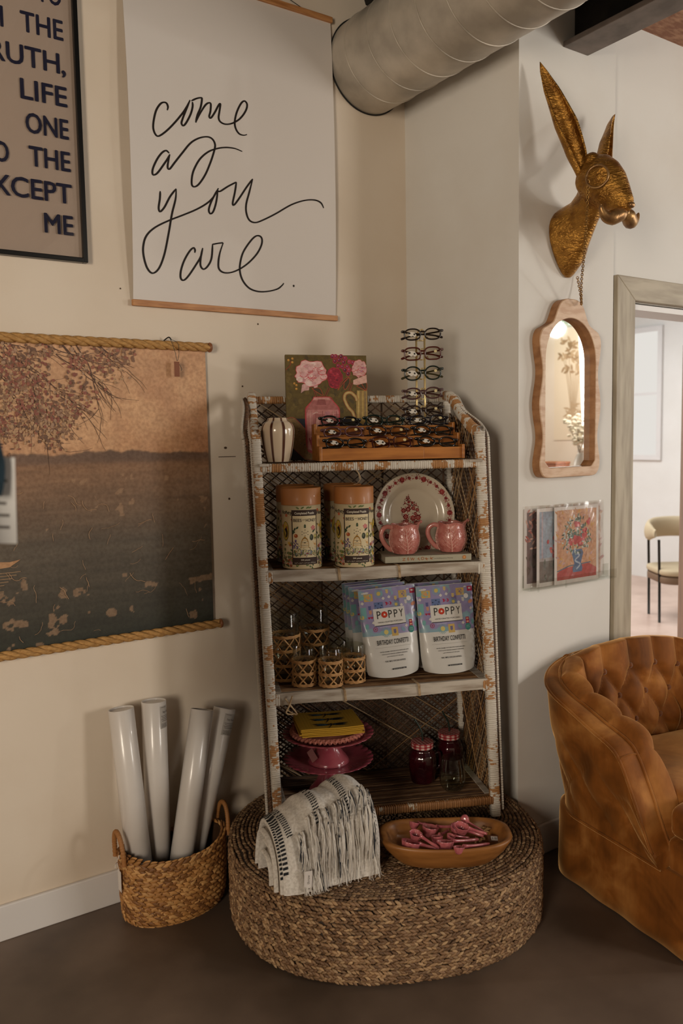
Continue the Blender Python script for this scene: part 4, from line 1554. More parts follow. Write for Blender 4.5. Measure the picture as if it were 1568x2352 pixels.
def glasses(label, s, t, z, col, shape=2.6, h=.035, rx=-.35, dz=0., temple=None, ry=0.0, dot=True, group='reading glasses on the bamboo tray', w=.027, chip=None):
    o = at_shelf('reading_glasses', label, 'reading glasses', s, t, z, dz, group, rx, ry)
    m = fmat(col)
    mt = fmat(temple or col)
    a_ = np.arange(32) * 2 * PI / 32
    ca, sa = np.cos(a_), np.sin(a_)
    ox = np.sign(ca) * np.abs(ca) ** (2 / shape) * w
    oz = np.sign(sa) * np.abs(sa) ** (2 / shape) * h / 2
    oz = oz + .0015 * (ox / w) ** 2 * np.where(sa > 0, -1, 0)
    rec = [(.9, .55), (.3, .8), (-.9, .8), (-.9, -.8), (.3, -.8), (.9, -.55)]
    g = G()
    lens = []
    for sg in (-1, 1):
        P = np.stack([sg * (.0345 + ox * 1.0), .0025 * (np.abs(.0345 + ox) / .06) ** 2, oz], 1)
        lens.append(P)
        tube(g, P, .0030, prof=rec, closed=True, up=(0, -1, 0))
    tube(g, [(-.010, .0005, .006), (-.004, -.001, .0085), (.004, -.001, .0085), (.010, .0005, .006)], .0032, 8)
    for sg in (-1, 1):
        tube(g, [(sg * .058, .002, h * .28), (sg * .066, .003, h * .30), (sg * .0695, .007, h * .29)], .0042, 8)
    g.build('front_frame', m, o)
    for sg in (-1, 1):
        g = G()
        k = .004 * (sg + 1)
        P = catmull([(sg * .0695, .006, h * .29), (sg * .066, .0105 + k, h * .27), (sg * .02, .0125 + k, h * .1), (-sg * .035, .013 + k, -h * .08), (-sg * .056, .013 + k, -h * .22), (-sg * .071, .012 + k, -h * .34)], 5)
        tube(g, P, np.interp(np.linspace(0, 1, len(P)), [0, .7, .9, 1], [.0030, .0026, .0042, .0030]), 8, flat=.5, up=(0, 0, 1))
        g.build('temple', mt, o)
    for sg, P in zip((-1, 1), lens):
        g = G()
        c_ = np.array([sg * .0345, .0006, 0])
        g.add(np.concatenate([[c_], P]), np.stack([np.zeros(32, int), 1 + np.arange(32), 1 + (np.arange(32) + 1) % 32], 1)[:, ::sg])
        ln = g.build('lens', M_lens, o)
        if sg < 0:
            g = G()
            q = np.array([(-.020, .006), (-.004, .010), (.008, .007), (.016, -.004), (.009, -.010), (.001, -.006), (-.006, -.009), (-.014, -.004)]) * (h / .036) * .84
            g.add(np.stack([q[:, 0] + sg * .0345, 0 * q[:, 0] - .0010, q[:, 1]], 1), np.arange(8)[None, :], 0, (1, 1, 1), False)
            ar = Art()
            ar.ell(sg * .0345 - .011, .0035, .0045, .003, (0, 0, 0), 12)
            ar.ell(sg * .0345 + .006, .000, .0032, .0032, (0, 0, 0), 12)
            ar.emit(g, lambda u, v_, hh: (u, -.0011 - hh, v_), .0001, 1)
            g.build('price_sticker', [M_stk, M_stkd], ln)
        elif dot:
            g = G()
            b = np.arange(14) * 2 * PI / 14
            g.add(np.stack([sg * .0345 + .009 + .0052 * np.cos(b), 0 * b - .0011, .006 + .0046 * np.sin(b)], 1), np.arange(14)[None, :], 0, (1, 1, 1), False)
            g.build('strength_sticker', M_stky, ln)
    return o


def gpos(i, j):
    s = [(1.517, 1.6665, 1.816), (1.519, 1.668, 1.8165), (1.520, 1.668, 1.8165)][i][j]
    return s, (.223, .274, .325)[i], (1.4855, 1.5215, 1.5565)[i]


row = ['front', 'middle', 'top']
colw = ['left', 'centre', 'right']
SPEC = [[('#15120f', 2.4, .034, 'black narrow reading glasses at the left end of the front step of the bamboo tray'), ('#3a120c', 3.6, .040, 'dark tortoiseshell square reading glasses in the middle of the front step of the bamboo tray'), ('#191410', 2.2, .033, 'slim black reading glasses at the right end of the front step of the bamboo tray')],
        [('#5b3a3c', 2.4, .034, 'see-through mauve reading glasses with speckled lower rims, left on the middle step of the tray'), ('#2b1710', 2.8, .035, 'dark brown reading glasses at the centre of the middle step of the bamboo tray'), ('#17130f', 2.4, .035, 'black round-cornered reading glasses with a red hinge, right end of the tray’s middle step'.replace('’', "'"))],
        [('#121110', 2.5, .034, "black reading glasses before the painted vase, left on the tray's top step"), ('#10201a', 2.6, .038, 'dark green reading glasses in the middle of the top step of the bamboo tray'), ('#14121a', 2.2, .034, 'navy-black reading glasses at the right end of the top step, below the gold stand')]]
for i in range(3):
    for j in range(3):
        c_, sh, h, lab = SPEC[i][j]
        s, t, z = gpos(i, j)
        glasses(lab, s, t, z, c_, sh, h, rx=-.42, dz=[.04, -.02, -.03][j], ry=[.03, -.02, .05][(i + j) % 3], dot=(i, j) not in ((0, 0), (0, 2), (1, 2)))

# gold stand
gs = at_shelf('eyeglass_stand', 'tall gold wire rack standing behind the bamboo tray, hung with five pairs of glasses', 'display rack', 1.813, .398, 1.4285)
M_gold = mat('polished_gold', '#e2ca90', rough=.28, metal=.65)
g = G()
lathe(g, [(0, 0.001), (.036, 0.001), (.036, .006), (0, .008)], 28)
g.build('stand_base', M_gold, gs)
for x in (-.0145, .0145):
    g = G()
    tube(g, [(x, 0, .006), (x, 0, .405)], .0036, 10)
    g.build('stand_rod', M_gold, gs)
g = G()
a_ = np.linspace(0, PI, 15)
tube(g, np.stack([.0145 * np.cos(a_), 0 * a_, .403 + .028 * np.sin(a_)], 1), .0022, 8)
g.build('top_loop', M_gold, gs)
for k, z in enumerate((1.843, 1.779, 1.714, 1.647, 1.588)):
    zz = z - 1.4285
    g = G()
    tube(g, [(-.0145, 0, zz - .018), (.0145, 0, zz - .018)], .0018, 6)
    a_ = np.linspace(-.15 * PI, 1.15 * PI, 12)
    tube(g, np.stack([.006 * np.cos(a_) - .002, -.026 + 0 * a_, zz + .008 + .009 * np.sin(a_)], 1), .0016, 6)
    tube(g, [(-.002, -.026, zz + .016), (-.002, -.012, zz + .014), (-.002, 0, zz - .006), (-.002, .001, zz - .018)], .0016, 6)
    for x in (-.0175, .0175):
        tube(g, [(x * .8, 0, zz - .013), (x, -.016, zz - .012), (x, -.024, zz - .008), (x * 1.2, -.025, zz - .017)], .0014, 6)
    g.build('nose_hook', M_gold, gs)
SG = [('#1d130f', 2.5, .036, 'dark tortoiseshell reading glasses at the very top of the gold stand'), ('#4a1a12', 3.4, .041, 'reddish brown square reading glasses, second from the top of the gold stand'), ('#0d1c16', 2.2, .044, 'dark green round reading glasses in the middle of the gold stand'), ('#4a2e2e', 2.3, .036, 'mauve clear reading glasses with speckled rims, second from the bottom of the gold stand'), ('#2c1e1b', 2.3, .037, 'brown clear reading glasses lowest on the gold stand, against the lattice')]
for k, (c_, sh, h, lab) in enumerate(SG):
    z = (1.843, 1.779, 1.714, 1.647, 1.588)[k]
    glasses(lab, 1.812, .3655, z, c_, sh, h, rx=-.02, dz=-.06, ry=-.035, dot=k > 0, group='reading glasses on the gold stand', temple=None if k != 2 else '#3d3a22')

# puzzle tubes
M_kraft = mat('kraft_board', '#a66a36', rough=.5, coat=.1)
M_puz = mat('printed_wrap', '#cdbb96', rough=.4)
TR, TH = .0620, .2500
cylf = lambda u, v_, h: ((TR + h) * np.sin(u / TR), -(TR + h) * np.cos(u / TR), v_)


def puzzle_tube():
    t_ = thing('puzzle_tube', '', 'puzzle tube', (0, 0, 0))
    g = G()
    lathe(g, [(0, 0), (TR - .001, 0), (TR, .002), (TR, TH - .054), (0, TH - .054)], 56)
    g.build('tube_body', M_puz, t_)
    g = G()
    lathe(g, [(TR + .0006, TH - .053), (TR + .0008, TH - .002), (TR - .001, TH), (TR - .004, TH), (TR - .005, TH - .003), (0, TH - .003)], 56)
    g.build('lid', M_kraft, t_)
    bd = ar = Art()
    r = random.Random(21)
    fl_ = ['#8a3a30', '#b5543f', '#6a4f7c', '#b87a8a', '#5d7350', '#3d5236', '#c9a24a', '#7a86a8', '#a8462f', '#4f6340', '#6b7c4c']
    # botanical border all round
    for k in range(520):
        u = r.uniform(-.19, .19)
        if abs(u) < .047 and k % 3:
            continue
        v_ = abs(r.gauss(0, .035)) + .008 if r.random() < .72 else r.uniform(.01, .185)
        if v_ > .188:
            continue
        c_ = r.choice(fl_)
        if r.random() < .5:
            ar.leaf(u, v_, r.uniform(.006, .016), r.uniform(.003, .006), r.uniform(0, 6.28), r.choice(['#4a5c38', '#5d7350', '#38492c', '#6f7f55', '#7c6a40']))
        else:
            for q in range(5):
                b = q * 1.257 + k
                ar.ell(u + .003 * math.cos(b), v_ + .003 * math.sin(b), .0026, .0020, c_, 7, b)
            ar.ell(u, v_, .0014, .0014, '#c9a24a', 6)
    for u in (-.066, .072, .13, -.14):
        ar.ell(u, .118, .014, .030, '#5a4a1e', 20)
        ar.ell(u, .118, .0125, .028, '#b59a3e', 20)
        ar.ell(u + .001, .112, .0085, .015, '#2a1c12', 16)
    for u, v_ in ((-.062, .170), (.066, .168)):
        ar.text('Honey', u, v_, .017, '#2a2420', bold=.01, align='C')
    for u, v_, an in ((-.012, .186, .6), (.004, .187, .5), (-.016, .186, 2.6), (.012, .1875, .4)):
        ar.leaf(u, v_, .013, .005, an, '#5d6a3c')
    # label
    pn = ar = Art()
    x0, x1 = -.0415, .0415
    ar.rect(x0, .014, x1, .183, '#38271f', 60)
    ar.rect(x0 + .0035, .036, x1 - .0035, .165, '#d3c29c', 60)
    ar = Art()
    ar.text('Completed Puzzle', 0, .170, .0102, '#e0d6c2', bold=.012, align='C', width=.062)
    ar.text('500 pieces', 0, .0265, .0068, '#e0d6c2', bold=.008, align='C', width=.028)
    ar.text('16.5" x 22.5" | 41.9 cm x 57.2 cm', 0, .0175, .0050, '#e0d6c2', align='C', width=.067)
    for txt, x, w_ in (('BEES', -.0225, .026), ('HONEY', .020, .034)):
        ar.text(txt, x, .147, .0130, '#2a211c', bold=.018, align='C', width=w_)
    ar.text('and', -.0035, .1515, .006, '#4a3a30', align='C', width=.008)
    hx, hz = -.001, .066
    ar.poly([(hx - .019, hz - .006), (hx + .019, hz - .006), (hx + .013, hz + .002), (hx - .013, hz + .002)], '#4a4438')
    hv = [(hx - .0125, hz), (hx - .0125, hz + .014), (hx - .009, hz + .026), (hx - .003, hz + .033), (hx, hz + .036), (hx + .003, hz + .033), (hx + .009, hz + .026), (hx + .0125, hz + .014), (hx + .0125, hz)]
    ar.poly(hv, '#9a6f2a')
    for k in range(6):
        w_ = .012 * (1 - (k / 7.5) ** 2.2)
        ar.line([(hx - w_, hz + .003 + k * .0052), (hx, hz + .002 + k * .0052), (hx + w_, hz + .003 + k * .0052)], .0012, '#6f4d1c' if k % 2 else '#b88a3e')
    ar.ell(hx, hz + .016, .0016, .0018, '#1c1410', 8)
    ar.poly([(-.003, .128), (.003, .128), (.003, .136), (0, .140), (-.003, .136)], '#2f3f2c')
    ar.ell(0, .133, .0018, .0026, '#5c6b4a', 8)
    for u, v_ in ((0, .121), (-.009, .116), (.009, .116), (-.003, .112), (.003, .112), (-.009, .107), (.009, .107), (0, .103)):
        ar.ell(u, v_, .0014, .0009, '#2a211c', 7)
        ar.leaf(u, v_, .0024, .0014, .6, '#5a5044')
        ar.leaf(u, v_, .0024, .0014, 2.5, '#5a5044')
    ar.ell(.0205, .098, .0062, .0098, '#2f3526', 16)
    ar.ell(.0190, .100, .0030, .0055, '#59604a', 10)
    ar.ell(.0335, .099, .0052, .0090, '#4a4c24', 16)
    ar.ell(.0335, .099, .0042, .0080, '#c0b468', 16)
    ar.ell(.0337, .096, .0021, .0027, '#4a2f1a', 10)
    ar.ell(-.028, .1035, .0060, .0060, '#9c4a22', 14)
    ar.ell(-.030, .105, .0022, .0022, '#cf8450', 8)
    for u, v_, an in ((-.034, .118, 1.2), (-.028, .124, .8), (-.036, .108, 1.7), (-.031, .112, 2.2), (-.034, .060, -1.2), (-.033, .048, -.9), (.024, .112, 1.0), (.027, .116, .9)):
        ar.leaf(u, v_, .012, .0055, an, '#33452f')
    for k in range(26):
        u, v_ = r.gauss(-.030, .005), r.uniform(.062, .092)
        ar.ell(u, v_, .0024, .0018, r.choice(['#5f4a78', '#7a6390', '#4b3a62']), 7, r.random() * 3)
    for q in range(5):
        b = q * 1.257 + .4
        ar.ell(.0265 + .0042 * math.cos(b), .1275 + .0042 * math.sin(b), .0040, .0030, '#b8605f', 9, b)
        ar.ell(.0265 + .0036 * math.cos(b), .1275 + .0036 * math.sin(b), .0020, .0014, '#cf8f88', 7, b)
    for k in range(12):
        ar.ell(.031 + r.gauss(0, .003), .078 + r.gauss(0, .006), .0020, .0016, r.choice(['#c99a5a', '#d8b27a', '#b98a54']), 7)
    for k in range(150):
        u, v_ = r.uniform(-.0365, .0365), .0375 + abs(r.gauss(0, .008)) + .010 * (abs(r.uniform(-1, 1)))
        if r.random() < .6:
            ar.leaf(u, v_, r.uniform(.003, .008), .0016, r.uniform(.6, 2.5), r.choice(['#5d7350', '#4a5c38', '#7a8a5c', '#3d5236']))
        else:
            ar.ell(u, v_, .0017, .0014, r.choice(fl_ + ['#7a86b8', '#8a92b0']), 7)
    g = G()
    bd.emit(g, cylf, .0003, thick=.0005)
    pn.emit(g, cylf, .0009, thick=.0002)
    ar.emit(g, cylf, .0013, thick=.0005)
    g.build('printed_label', M_ink, t_)
    return t_


pz = puzzle_tube()
ZT = 1.1005
SPOT = [(1.371, .218, .05, 'orange-lidded puzzle tube standing alone at the front left of the second shelf'), (1.538, .208, -.04, 'orange-lidded puzzle tube in front, beside the big plate on the second shelf'),
        (1.369, .352, .6, 'puzzle tube almost hidden behind the left one'), (1.527, .350, .5, 'puzzle tube mostly hidden in shade behind the one beside the plate')]
for k, (s, t, dz, lab) in enumerate(SPOT):
    o = pz if k == 0 else dup(pz)
    o.location, o.rotation_euler = SW(s, t, ZT), (0, 0, RZ + dz)
    o['label'], o['group'] = lab, 'puzzle tubes on the second shelf'

# plate
M_china = mat('cream_china', '#c9bba5', rough=.2, coat=.3)
pl_ = at_shelf('serving_plate', 'big round cream plate with a red flower border, leaning behind the pink mugs', 'plate', 1.781, .348, 1.101, 0, None, -.17, .0)
PR = .1405
pp = catmull([(0, .020), (.055, .020), (.082, .019), (.094, .013), (.108, .006), (.132, .001), (.1395, -.0005), (.1412, .002), (.139, .006), (.11, .014), (.085, .026), (.07, .027), (0, .027)], 4)
g = G()
n = 72
tt = np.arange(n) * 2 * PI / n
V = np.stack([pp[:, 0][:, None] * np.cos(tt), np.tile(pp[:, 1][:, None], (1, n)), pp[:, 0][:, None] * np.sin(tt) + PR], -1).reshape(-1, 3)
g.add(V, quads(len(pp), n, False, True))
g.build('plate_body', M_china, pl_)
k_ = np.argmax(pp[:, 0])


def platef(u, v_, h):
    rr2 = np.hypot(u, v_)
    return u, np.interp(rr2, pp[:k_, 0], pp[:k_, 1]) - h, v_ + PR


ar = Art(eps=.000012)
r = random.Random(4)
reds = ['#7c2020', '#8f2c28', '#6a1a1c', '#9a3a34']
for k in range(30):
    an = k * 2 * PI / 30
    big = k % 3 == 0
    u, v_ = .124 * math.cos(an), .124 * math.sin(an)
    rad = .0092 if big else .0055
    for q in range(7):
        b = q * .898 + k
        ar.ell(u + rad * .55 * math.cos(b), v_ + rad * .55 * math.sin(b), rad * .55, rad * .42, r.choice(reds), 8, b)
    if big:
        ar.ell(u, v_, rad * .35, rad * .3, '#a8574e', 8)
    for q in range(5):
        ar.leaf(u + r.uniform(-.009, .009), v_ + r.uniform(-.009, .009), .006, .0026, r.random() * 6.28, r.choice(['#a4564e', '#8f3a34', '#5f3a34']))
    an2 = an + PI / 30
    for q in range(5):
        ar.ell(.124 * math.cos(an2) + r.gauss(0, .0035), .124 * math.sin(an2) + r.gauss(0, .0035), .0016, .0016, r.choice(reds), 6)
for k in range(330):
    an, q = r.random() * 6.283, r.uniform(.1155, .1325)
    ar.ell(q * math.cos(an), q * math.sin(an), r.uniform(.0008, .0022), r.uniform(.0008, .0018), r.choice(reds + ['#a4564e', '#b07064']), 6, r.random() * 3)
for u, v_, rad in ((-.031, .012, .0085), (-.016, .015, .009), (.0005, .018, .007), (.013, .013, .0065), (-.025, -.006, .0095), (-.002, -.011, .0098), (.014, -.009, .010), (-.030, -.020, .006), (-.021, -.018, .006), (-.026, -.027, .006), (.008, -.026, .0098), (-.011, .025, .0052), (-.002, .034, .0048), (-.013, .036, .0048), (.006, .002, .006), (-.016, .043, .003), (-.019, .047, .003), (-.012, .046, .003), (-.014, .052, .0025), (-.025, .033, .0035), (-.012, -.030, .007), (.004, .028, .003), (.010, .026, .003)):
    u, v_ = u * 1.12, v_ * 1.18
    for q in range(7):
        b = q * .898 + rad * 900
        ar.ell(u + rad * .6 * math.cos(b), v_ + rad * .6 * math.sin(b), rad * .5, rad * .38, r.choice(reds), 8, b)
    if rad > .005:
        ar.ell(u, v_, rad * .45, rad * .42, '#b98a7c', 10)
        ar.ell(u, v_, rad * .28, rad * .26, '#8f2c28', 8)
    for q in range(3):
        ar.leaf(u + rad * 1.05 * math.cos(q * 2.1 + rad * 500), v_ + rad * 1.05 * math.sin(q * 2.1 + rad * 500), .006, .003, q * 2.1 + rad * 500, r.choice(['#6b3430', '#4f2c2a', '#84423c']))
g = G()
ar.emit(g, platef, .0004, thick=.0008)
g.build('transfer_pattern', M_ink, pl_)

# book under the mugs
bk_ = at_shelf('coffee_table_book', 'grey-green book with NEW YORK on its spine lying under the two pink mugs', 'book', 1.779, .300, ZT, math.radians(-1.5))
M_cover = mat('grey_green_cover', '#a29c88', rough=.5)
M_pages = mat('page_block', '#b8ab95', rough=.8, bump=(400, .3, .001), stretch=(1, 1, 20))
g = G()
box(g, (-.142, -.110, .0005), (.142, .022, .003))
box(g, (-.142, -.110, .020), (.142, .022, .0225))
box(g, (-.142, -.110, .0005), (.142, -.1075, .0225))
g.build('cover', M_cover, bk_, bevel=.0008)
g = G()
box(g, (-.139, -.1075, .003), (.139, .019, .020))
g.build('pages', M_pages, bk_)
ar = Art()
for ch, x, an, dz_ in (('N', -.081, 1.57, 0), ('E', -.066, .1, .001), ('W', -.053, -.12, .001), ('Y', -.033, .6, .0), ('O', -.020, 0, .001), ('R', -.006, .9, .0), ('K', .009, 1.2, .001)):
    V, F = text2d(ch, .0135, .012, 1, 'C')
    V = V - V.mean(0)
    c_, s_ = math.cos(an), math.sin(an)
    ar.items.append((np.stack([V[:, 0] * c_ - V[:, 1] * s_ + x, V[:, 0] * s_ + V[:, 1] * c_ + .0112 + dz_], 1), F, '#9c5a2c'))
ar.text('Lou Stoddling and Lou Worming', .018, .0095, .0050, '#6a6254', sx=1, width=.062)
ar.ell(.118, .0115, .0062, .0062, '#b0733e', 20)
ar.ell(.118, .0115, .0034, .0034, '#c9935c', 14)
ar.rect(-.097, .004, -.0965, .019, '#8a8474')
g = G()
ar.emit(g, lambda u, v_, h: (u, -.110 - h, v_), .0003)
g.build('spine_lettering', M_ink, bk_)

# cabbage-leaf mugs
M_cab = mat('pink_cabbage_glaze', '#bd7a70', rough=.16, coat=.5, col2='#a55a52', var=60, bump=(110, .7, .003))
M_vein = mat('pale_pink_vein', '#cf9a8c', rough=.2, coat=.4)
mp = catmull([(0, .002), (.030, .002), (.036, .006), (.045, .026), (.0485, .046), (.0465, .066), (.0425, .082), (.0425, .092), (.044, .096), (.0425, .0975), (.040, .095), (.040, .08), (.043, .05), (.03, .012), (0, .010)], 4)
km = int(np.argmax(mp[:, 1]))


def mugr(z):
    return np.interp(z, mp[:km, 1], mp[:km, 0])


def mugf(u, v_, h):
    an = u / .047
    lob = 1 + .035 * np.abs(np.sin(an * 2.5)) ** .6
    r_ = (mugr(v_) + h * 1.0) * lob
    return r_ * np.sin(an), -r_ * np.cos(an), v_


def mug():
    m = thing('cabbage_mug', '', 'mug', (0, 0, 0), 0, 'pink cabbage mugs')
    g = G()
    n = 80
    tt = np.arange(n) * 2 * PI / n
    lob = 1 + .035 * np.abs(np.sin(tt * 2.5)) ** .6
    r_ = mp[:, 0][:, None] * lob
    zz = mp[:, 1][:, None] + np.where(mp[:, 1][:, None] > .08, .0022 * np.sin(tt * 5) + .008 * np.exp(-((tt - PI / 2) / .25) ** 2), 0)
    sp_ = np.where(mp[:, 1][:, None] > .075, .014 * np.exp(-((tt - PI / 2) / .22) ** 2) * np.clip((mp[:, 1][:, None] - .075) / .02, 0, 1), 0)
    r_ = r_ + np.where(mp[:, 0][:, None] > .01, sp_, 0)
    V = np.stack([r_ * np.sin(tt), -r_ * np.cos(tt), zz], -1).reshape(-1, 3)
    g.add(V, quads(len(mp), n, False, True)[:, ::-1][:, ::-1])
    g.build('mug_body', M_cab, m)
    g = G()

    def rib(P, w):
        P = catmull(np.array(P), 4)
        d = np.stack(mugf(P[:, 0], P[:, 1], np.full(len(P), .0002)), -1)
        tube(g, d, np.linspace(w, w * .35, len(P)), 5)
    for u0 in (-.072, .0, .072, .142):
        rib([(u0 + .004, .006), (u0 + .002, .03), (u0 - .002, .06), (u0 - .001, .090)], .0026)
        for k in range(6):
            z = .014 + k * .012
            for sg in (-1, 1):
                l_ = .026 - .0022 * k
                rib([(u0 + .003, z), (u0 + sg * l_ * .5, z + .010), (u0 + sg * l_, z + .024)], .0013)
                rib([(u0 + sg * l_ * .45, z + .009), (u0 + sg * l_ * .55, z + .018), (u0 + sg * l_ * .5, z + .024)], .0008)
                rib([(u0 + sg * l_ * .7, z + .015), (u0 + sg * l_ * .95, z + .014), (u0 + sg * l_ * 1.15, z + .018)], .0008)
    g.build('leaf_vein', M_vein, m)
    g = G()
    P = catmull([(-.040, .0, .086), (-.056, 0, .090), (-.072, 0, .080), (-.076, 0, .060), (-.066, 0, .036), (-.050, 0, .018), (-.040, 0, .014)], 6)
    tube(g, P, .0078, 10, flat=.75)
    g.build('handle', mat('pink_handle_glaze', '#c07a70', rough=.18, coat=.5, bump=(90, .4, .002)), m)
    g = G()
    ell(g, (.055, .002, .1035), (.0055, .005, .0055))
    g.build('spout_knob', M_cab, m)
    return m


mg = mug()
for k, (s, t, dz, lab) in enumerate(((1.709, .238, -.05, 'pink cabbage-leaf mug beside the puzzle tube, left one on the book'), (1.868, .242, -.30, 'pink cabbage-leaf mug at the right end of the book'))):
    o = mg if k == 0 else dup(mg)
    o.location, o.rotation_euler = SW(s, t, ZT + .0228), (0, 0, RZ + dz)
    o['label'] = lab

# ---------------------------------------------------------------- third shelf: rattan-wrapped glassware and popcorn
M_glassw = glass_mat('clear_glassware', '#f6f6f2', base=.05, top=.7)
M_rattan = mat('tan_rattan', '#c39660', rough=.6, col2='#a07345', var=50)
Z3 = .7176


def sleeve(root, R, zs, npair, zw=.0026):
    r = np.random.default_rng(int(R * 1e5) + len(zs))
    for z in zs:
        g = G()
        a_ = np.linspace(0, 2 * PI, 61)[:-1]
        for k in (-1, 0, 1):
            w_ = .0009 * np.sin(a_ * 15 + k * 2.1)
            tube(g, np.stack([(R + .0024 + w_) * np.cos(a_), (R + .0024 + w_) * np.sin(a_), z + k * .0030 + .0007 * np.sin(a_ * 12 + k)], 1), .0021, 6, closed=True)
        g.build('rattan_band', M_rattan, root)
    g = G()
    for z0, z1 in zip(zs[:-1], zs[1:]):
        for k in range(npair):
            for sg in (-1, 1):
                a0 = k * 2 * PI / npair + sg * .05 + r.normal() * .03
                q = np.linspace(0, 1, 7)
                an = a0 + sg * (q - .5) * 2 * PI / npair * .95
                tube(g, np.stack([(R + .0022 + .0008 * sg) * np.cos(an), (R + .0022 + .0008 * sg) * np.sin(an), z0 + (z1 - z0) * q], 1), .0024, 6, flat=.45)
    g.build('rattan_lattice', M_rattan, root)


def tumbler(name, cat, R, H, zs, npair, group):
    o = thing(name, '', cat, (0, 0, 0), 0, group)
    g = G()
    lathe(g, [(0, .006), (R - .004, .006), (R - .002, .010), (R - .0015, H - .001), (R - .0006, H), (R, H - .001), (R, .004), (R - .003, .001), (0, .001)], 48)
    g.build('glass_wall', M_glassw, o)
    sleeve(o, R, zs, npair)
    return o


tb = tumbler('rattan_tumbler', 'glass', .0352, .122, (.006, .042, .080), 7, 'rattan-wrapped tumblers')
for k, (s, t, dz, lab) in enumerate(((1.370, .222, 0, 'rattan-wrapped glass tumbler at the left, in front of the pitchers'), (1.452, .197, .3, 'rattan-wrapped glass tumbler nearest the shelf edge, between the other two'), (1.530, .222, .7, 'rattan-wrapped glass tumbler at the right, beside the popcorn bag'), (1.497, .297, .5, 'rattan-wrapped glass tumbler behind, only its rim showing over the front ones'))):
    o = tb if k == 0 else dup(tb)
    o.location, o.rotation_euler, o['label'] = SW(s, t, Z3), (0, 0, RZ + dz), lab
pc = tumbler('rattan_pitcher', 'pitcher', .0475, .222, (.006, .053, .100, .146), 8, 'rattan-wrapped glass pitchers')
g = G()
P = catmull([(.046, 0, .150), (.060, 0, .152), (.078, 0, .138), (.084, 0, .105), (.078, 0, .065), (.060, 0, .044), (.047, 0, .042)], 6)
tube(g, P, .0052, 10)
g.build('glass_handle', M_glassw, pc)
for k, (s, t, dz, lab) in enumerate(((1.319, .305, .2, 'rattan-wrapped glass pitcher at the left end of the third shelf'), (1.427, .374, .1, 'rattan-wrapped glass pitcher standing further back, with its glass handle showing'))):
    o = pc if k == 0 else dup(pc)
    o.location, o.rotation_euler, o['label'] = SW(s, t, Z3), (0, 0, RZ + dz), lab

# popcorn bags
M_pouch = mat('white_pouch_film', '#c2bfb9', rough=.38, coat=.2)
M_film = mat('printed_pouch_film', attr=True, rough=.38, coat=.2)
BW, BH = .196, .290
GZ = BH * .995


def bagw(v_):
    return BW * (1 - .10 * np.clip((.25 - v_) / .25, 0, 1) ** 2 - .04 * np.clip(1 - v_, 0, 1))


def bagf(x, z, h, side=-1):
    v_ = np.clip(z / BH, 0, 1)
    u = np.clip(x / bagw(v_) * 2, -1, 1)
    ed = np.sqrt(np.clip(1 - np.abs(u) ** 2.6, 0, 1))
    th = (.0020 + .034 * np.sin(PI * np.clip(.10 + .86 * (1 - v_), 0, 1) * .62) ** 1.1 * (1 - v_) ** .55) * ed
    cr = .0016 * np.sin(v_ * 21 + u * 4) * np.exp(-((np.abs(u) - .8) / .18) ** 2) * (v_ < .95) + .0012 * np.sin(u * 9 + v_ * 13) * np.clip(v_ - .45, 0, .5) * 2 * ed
    bot = .010 * np.clip((.05 - v_) / .05, 0, 1) ** 2 * (1 - u ** 2)
    return x, side * (th + np.abs(cr) * .7 + h), z + 0 * x - bot * 0


def bag_mesh(g, side):
    n, m = 33, 37
    u, v_ = np.meshgrid(np.linspace(-1, 1, n), np.linspace(0, 1, m) ** .9, indexing='ij')
    x = u * bagw(v_) / 2
    lift = .010 * np.abs(u) ** 2.2 * (1 - np.clip(v_ / .05, 0, 1))
    X, Y, Z = bagf(x, v_ * BH, 0 * x, side)
    V = np.stack([X, Y, Z + lift], -1).reshape(-1, 3)
    g.add(V, quads(n, m)[:, ::(-1 if side > 0 else 1)])


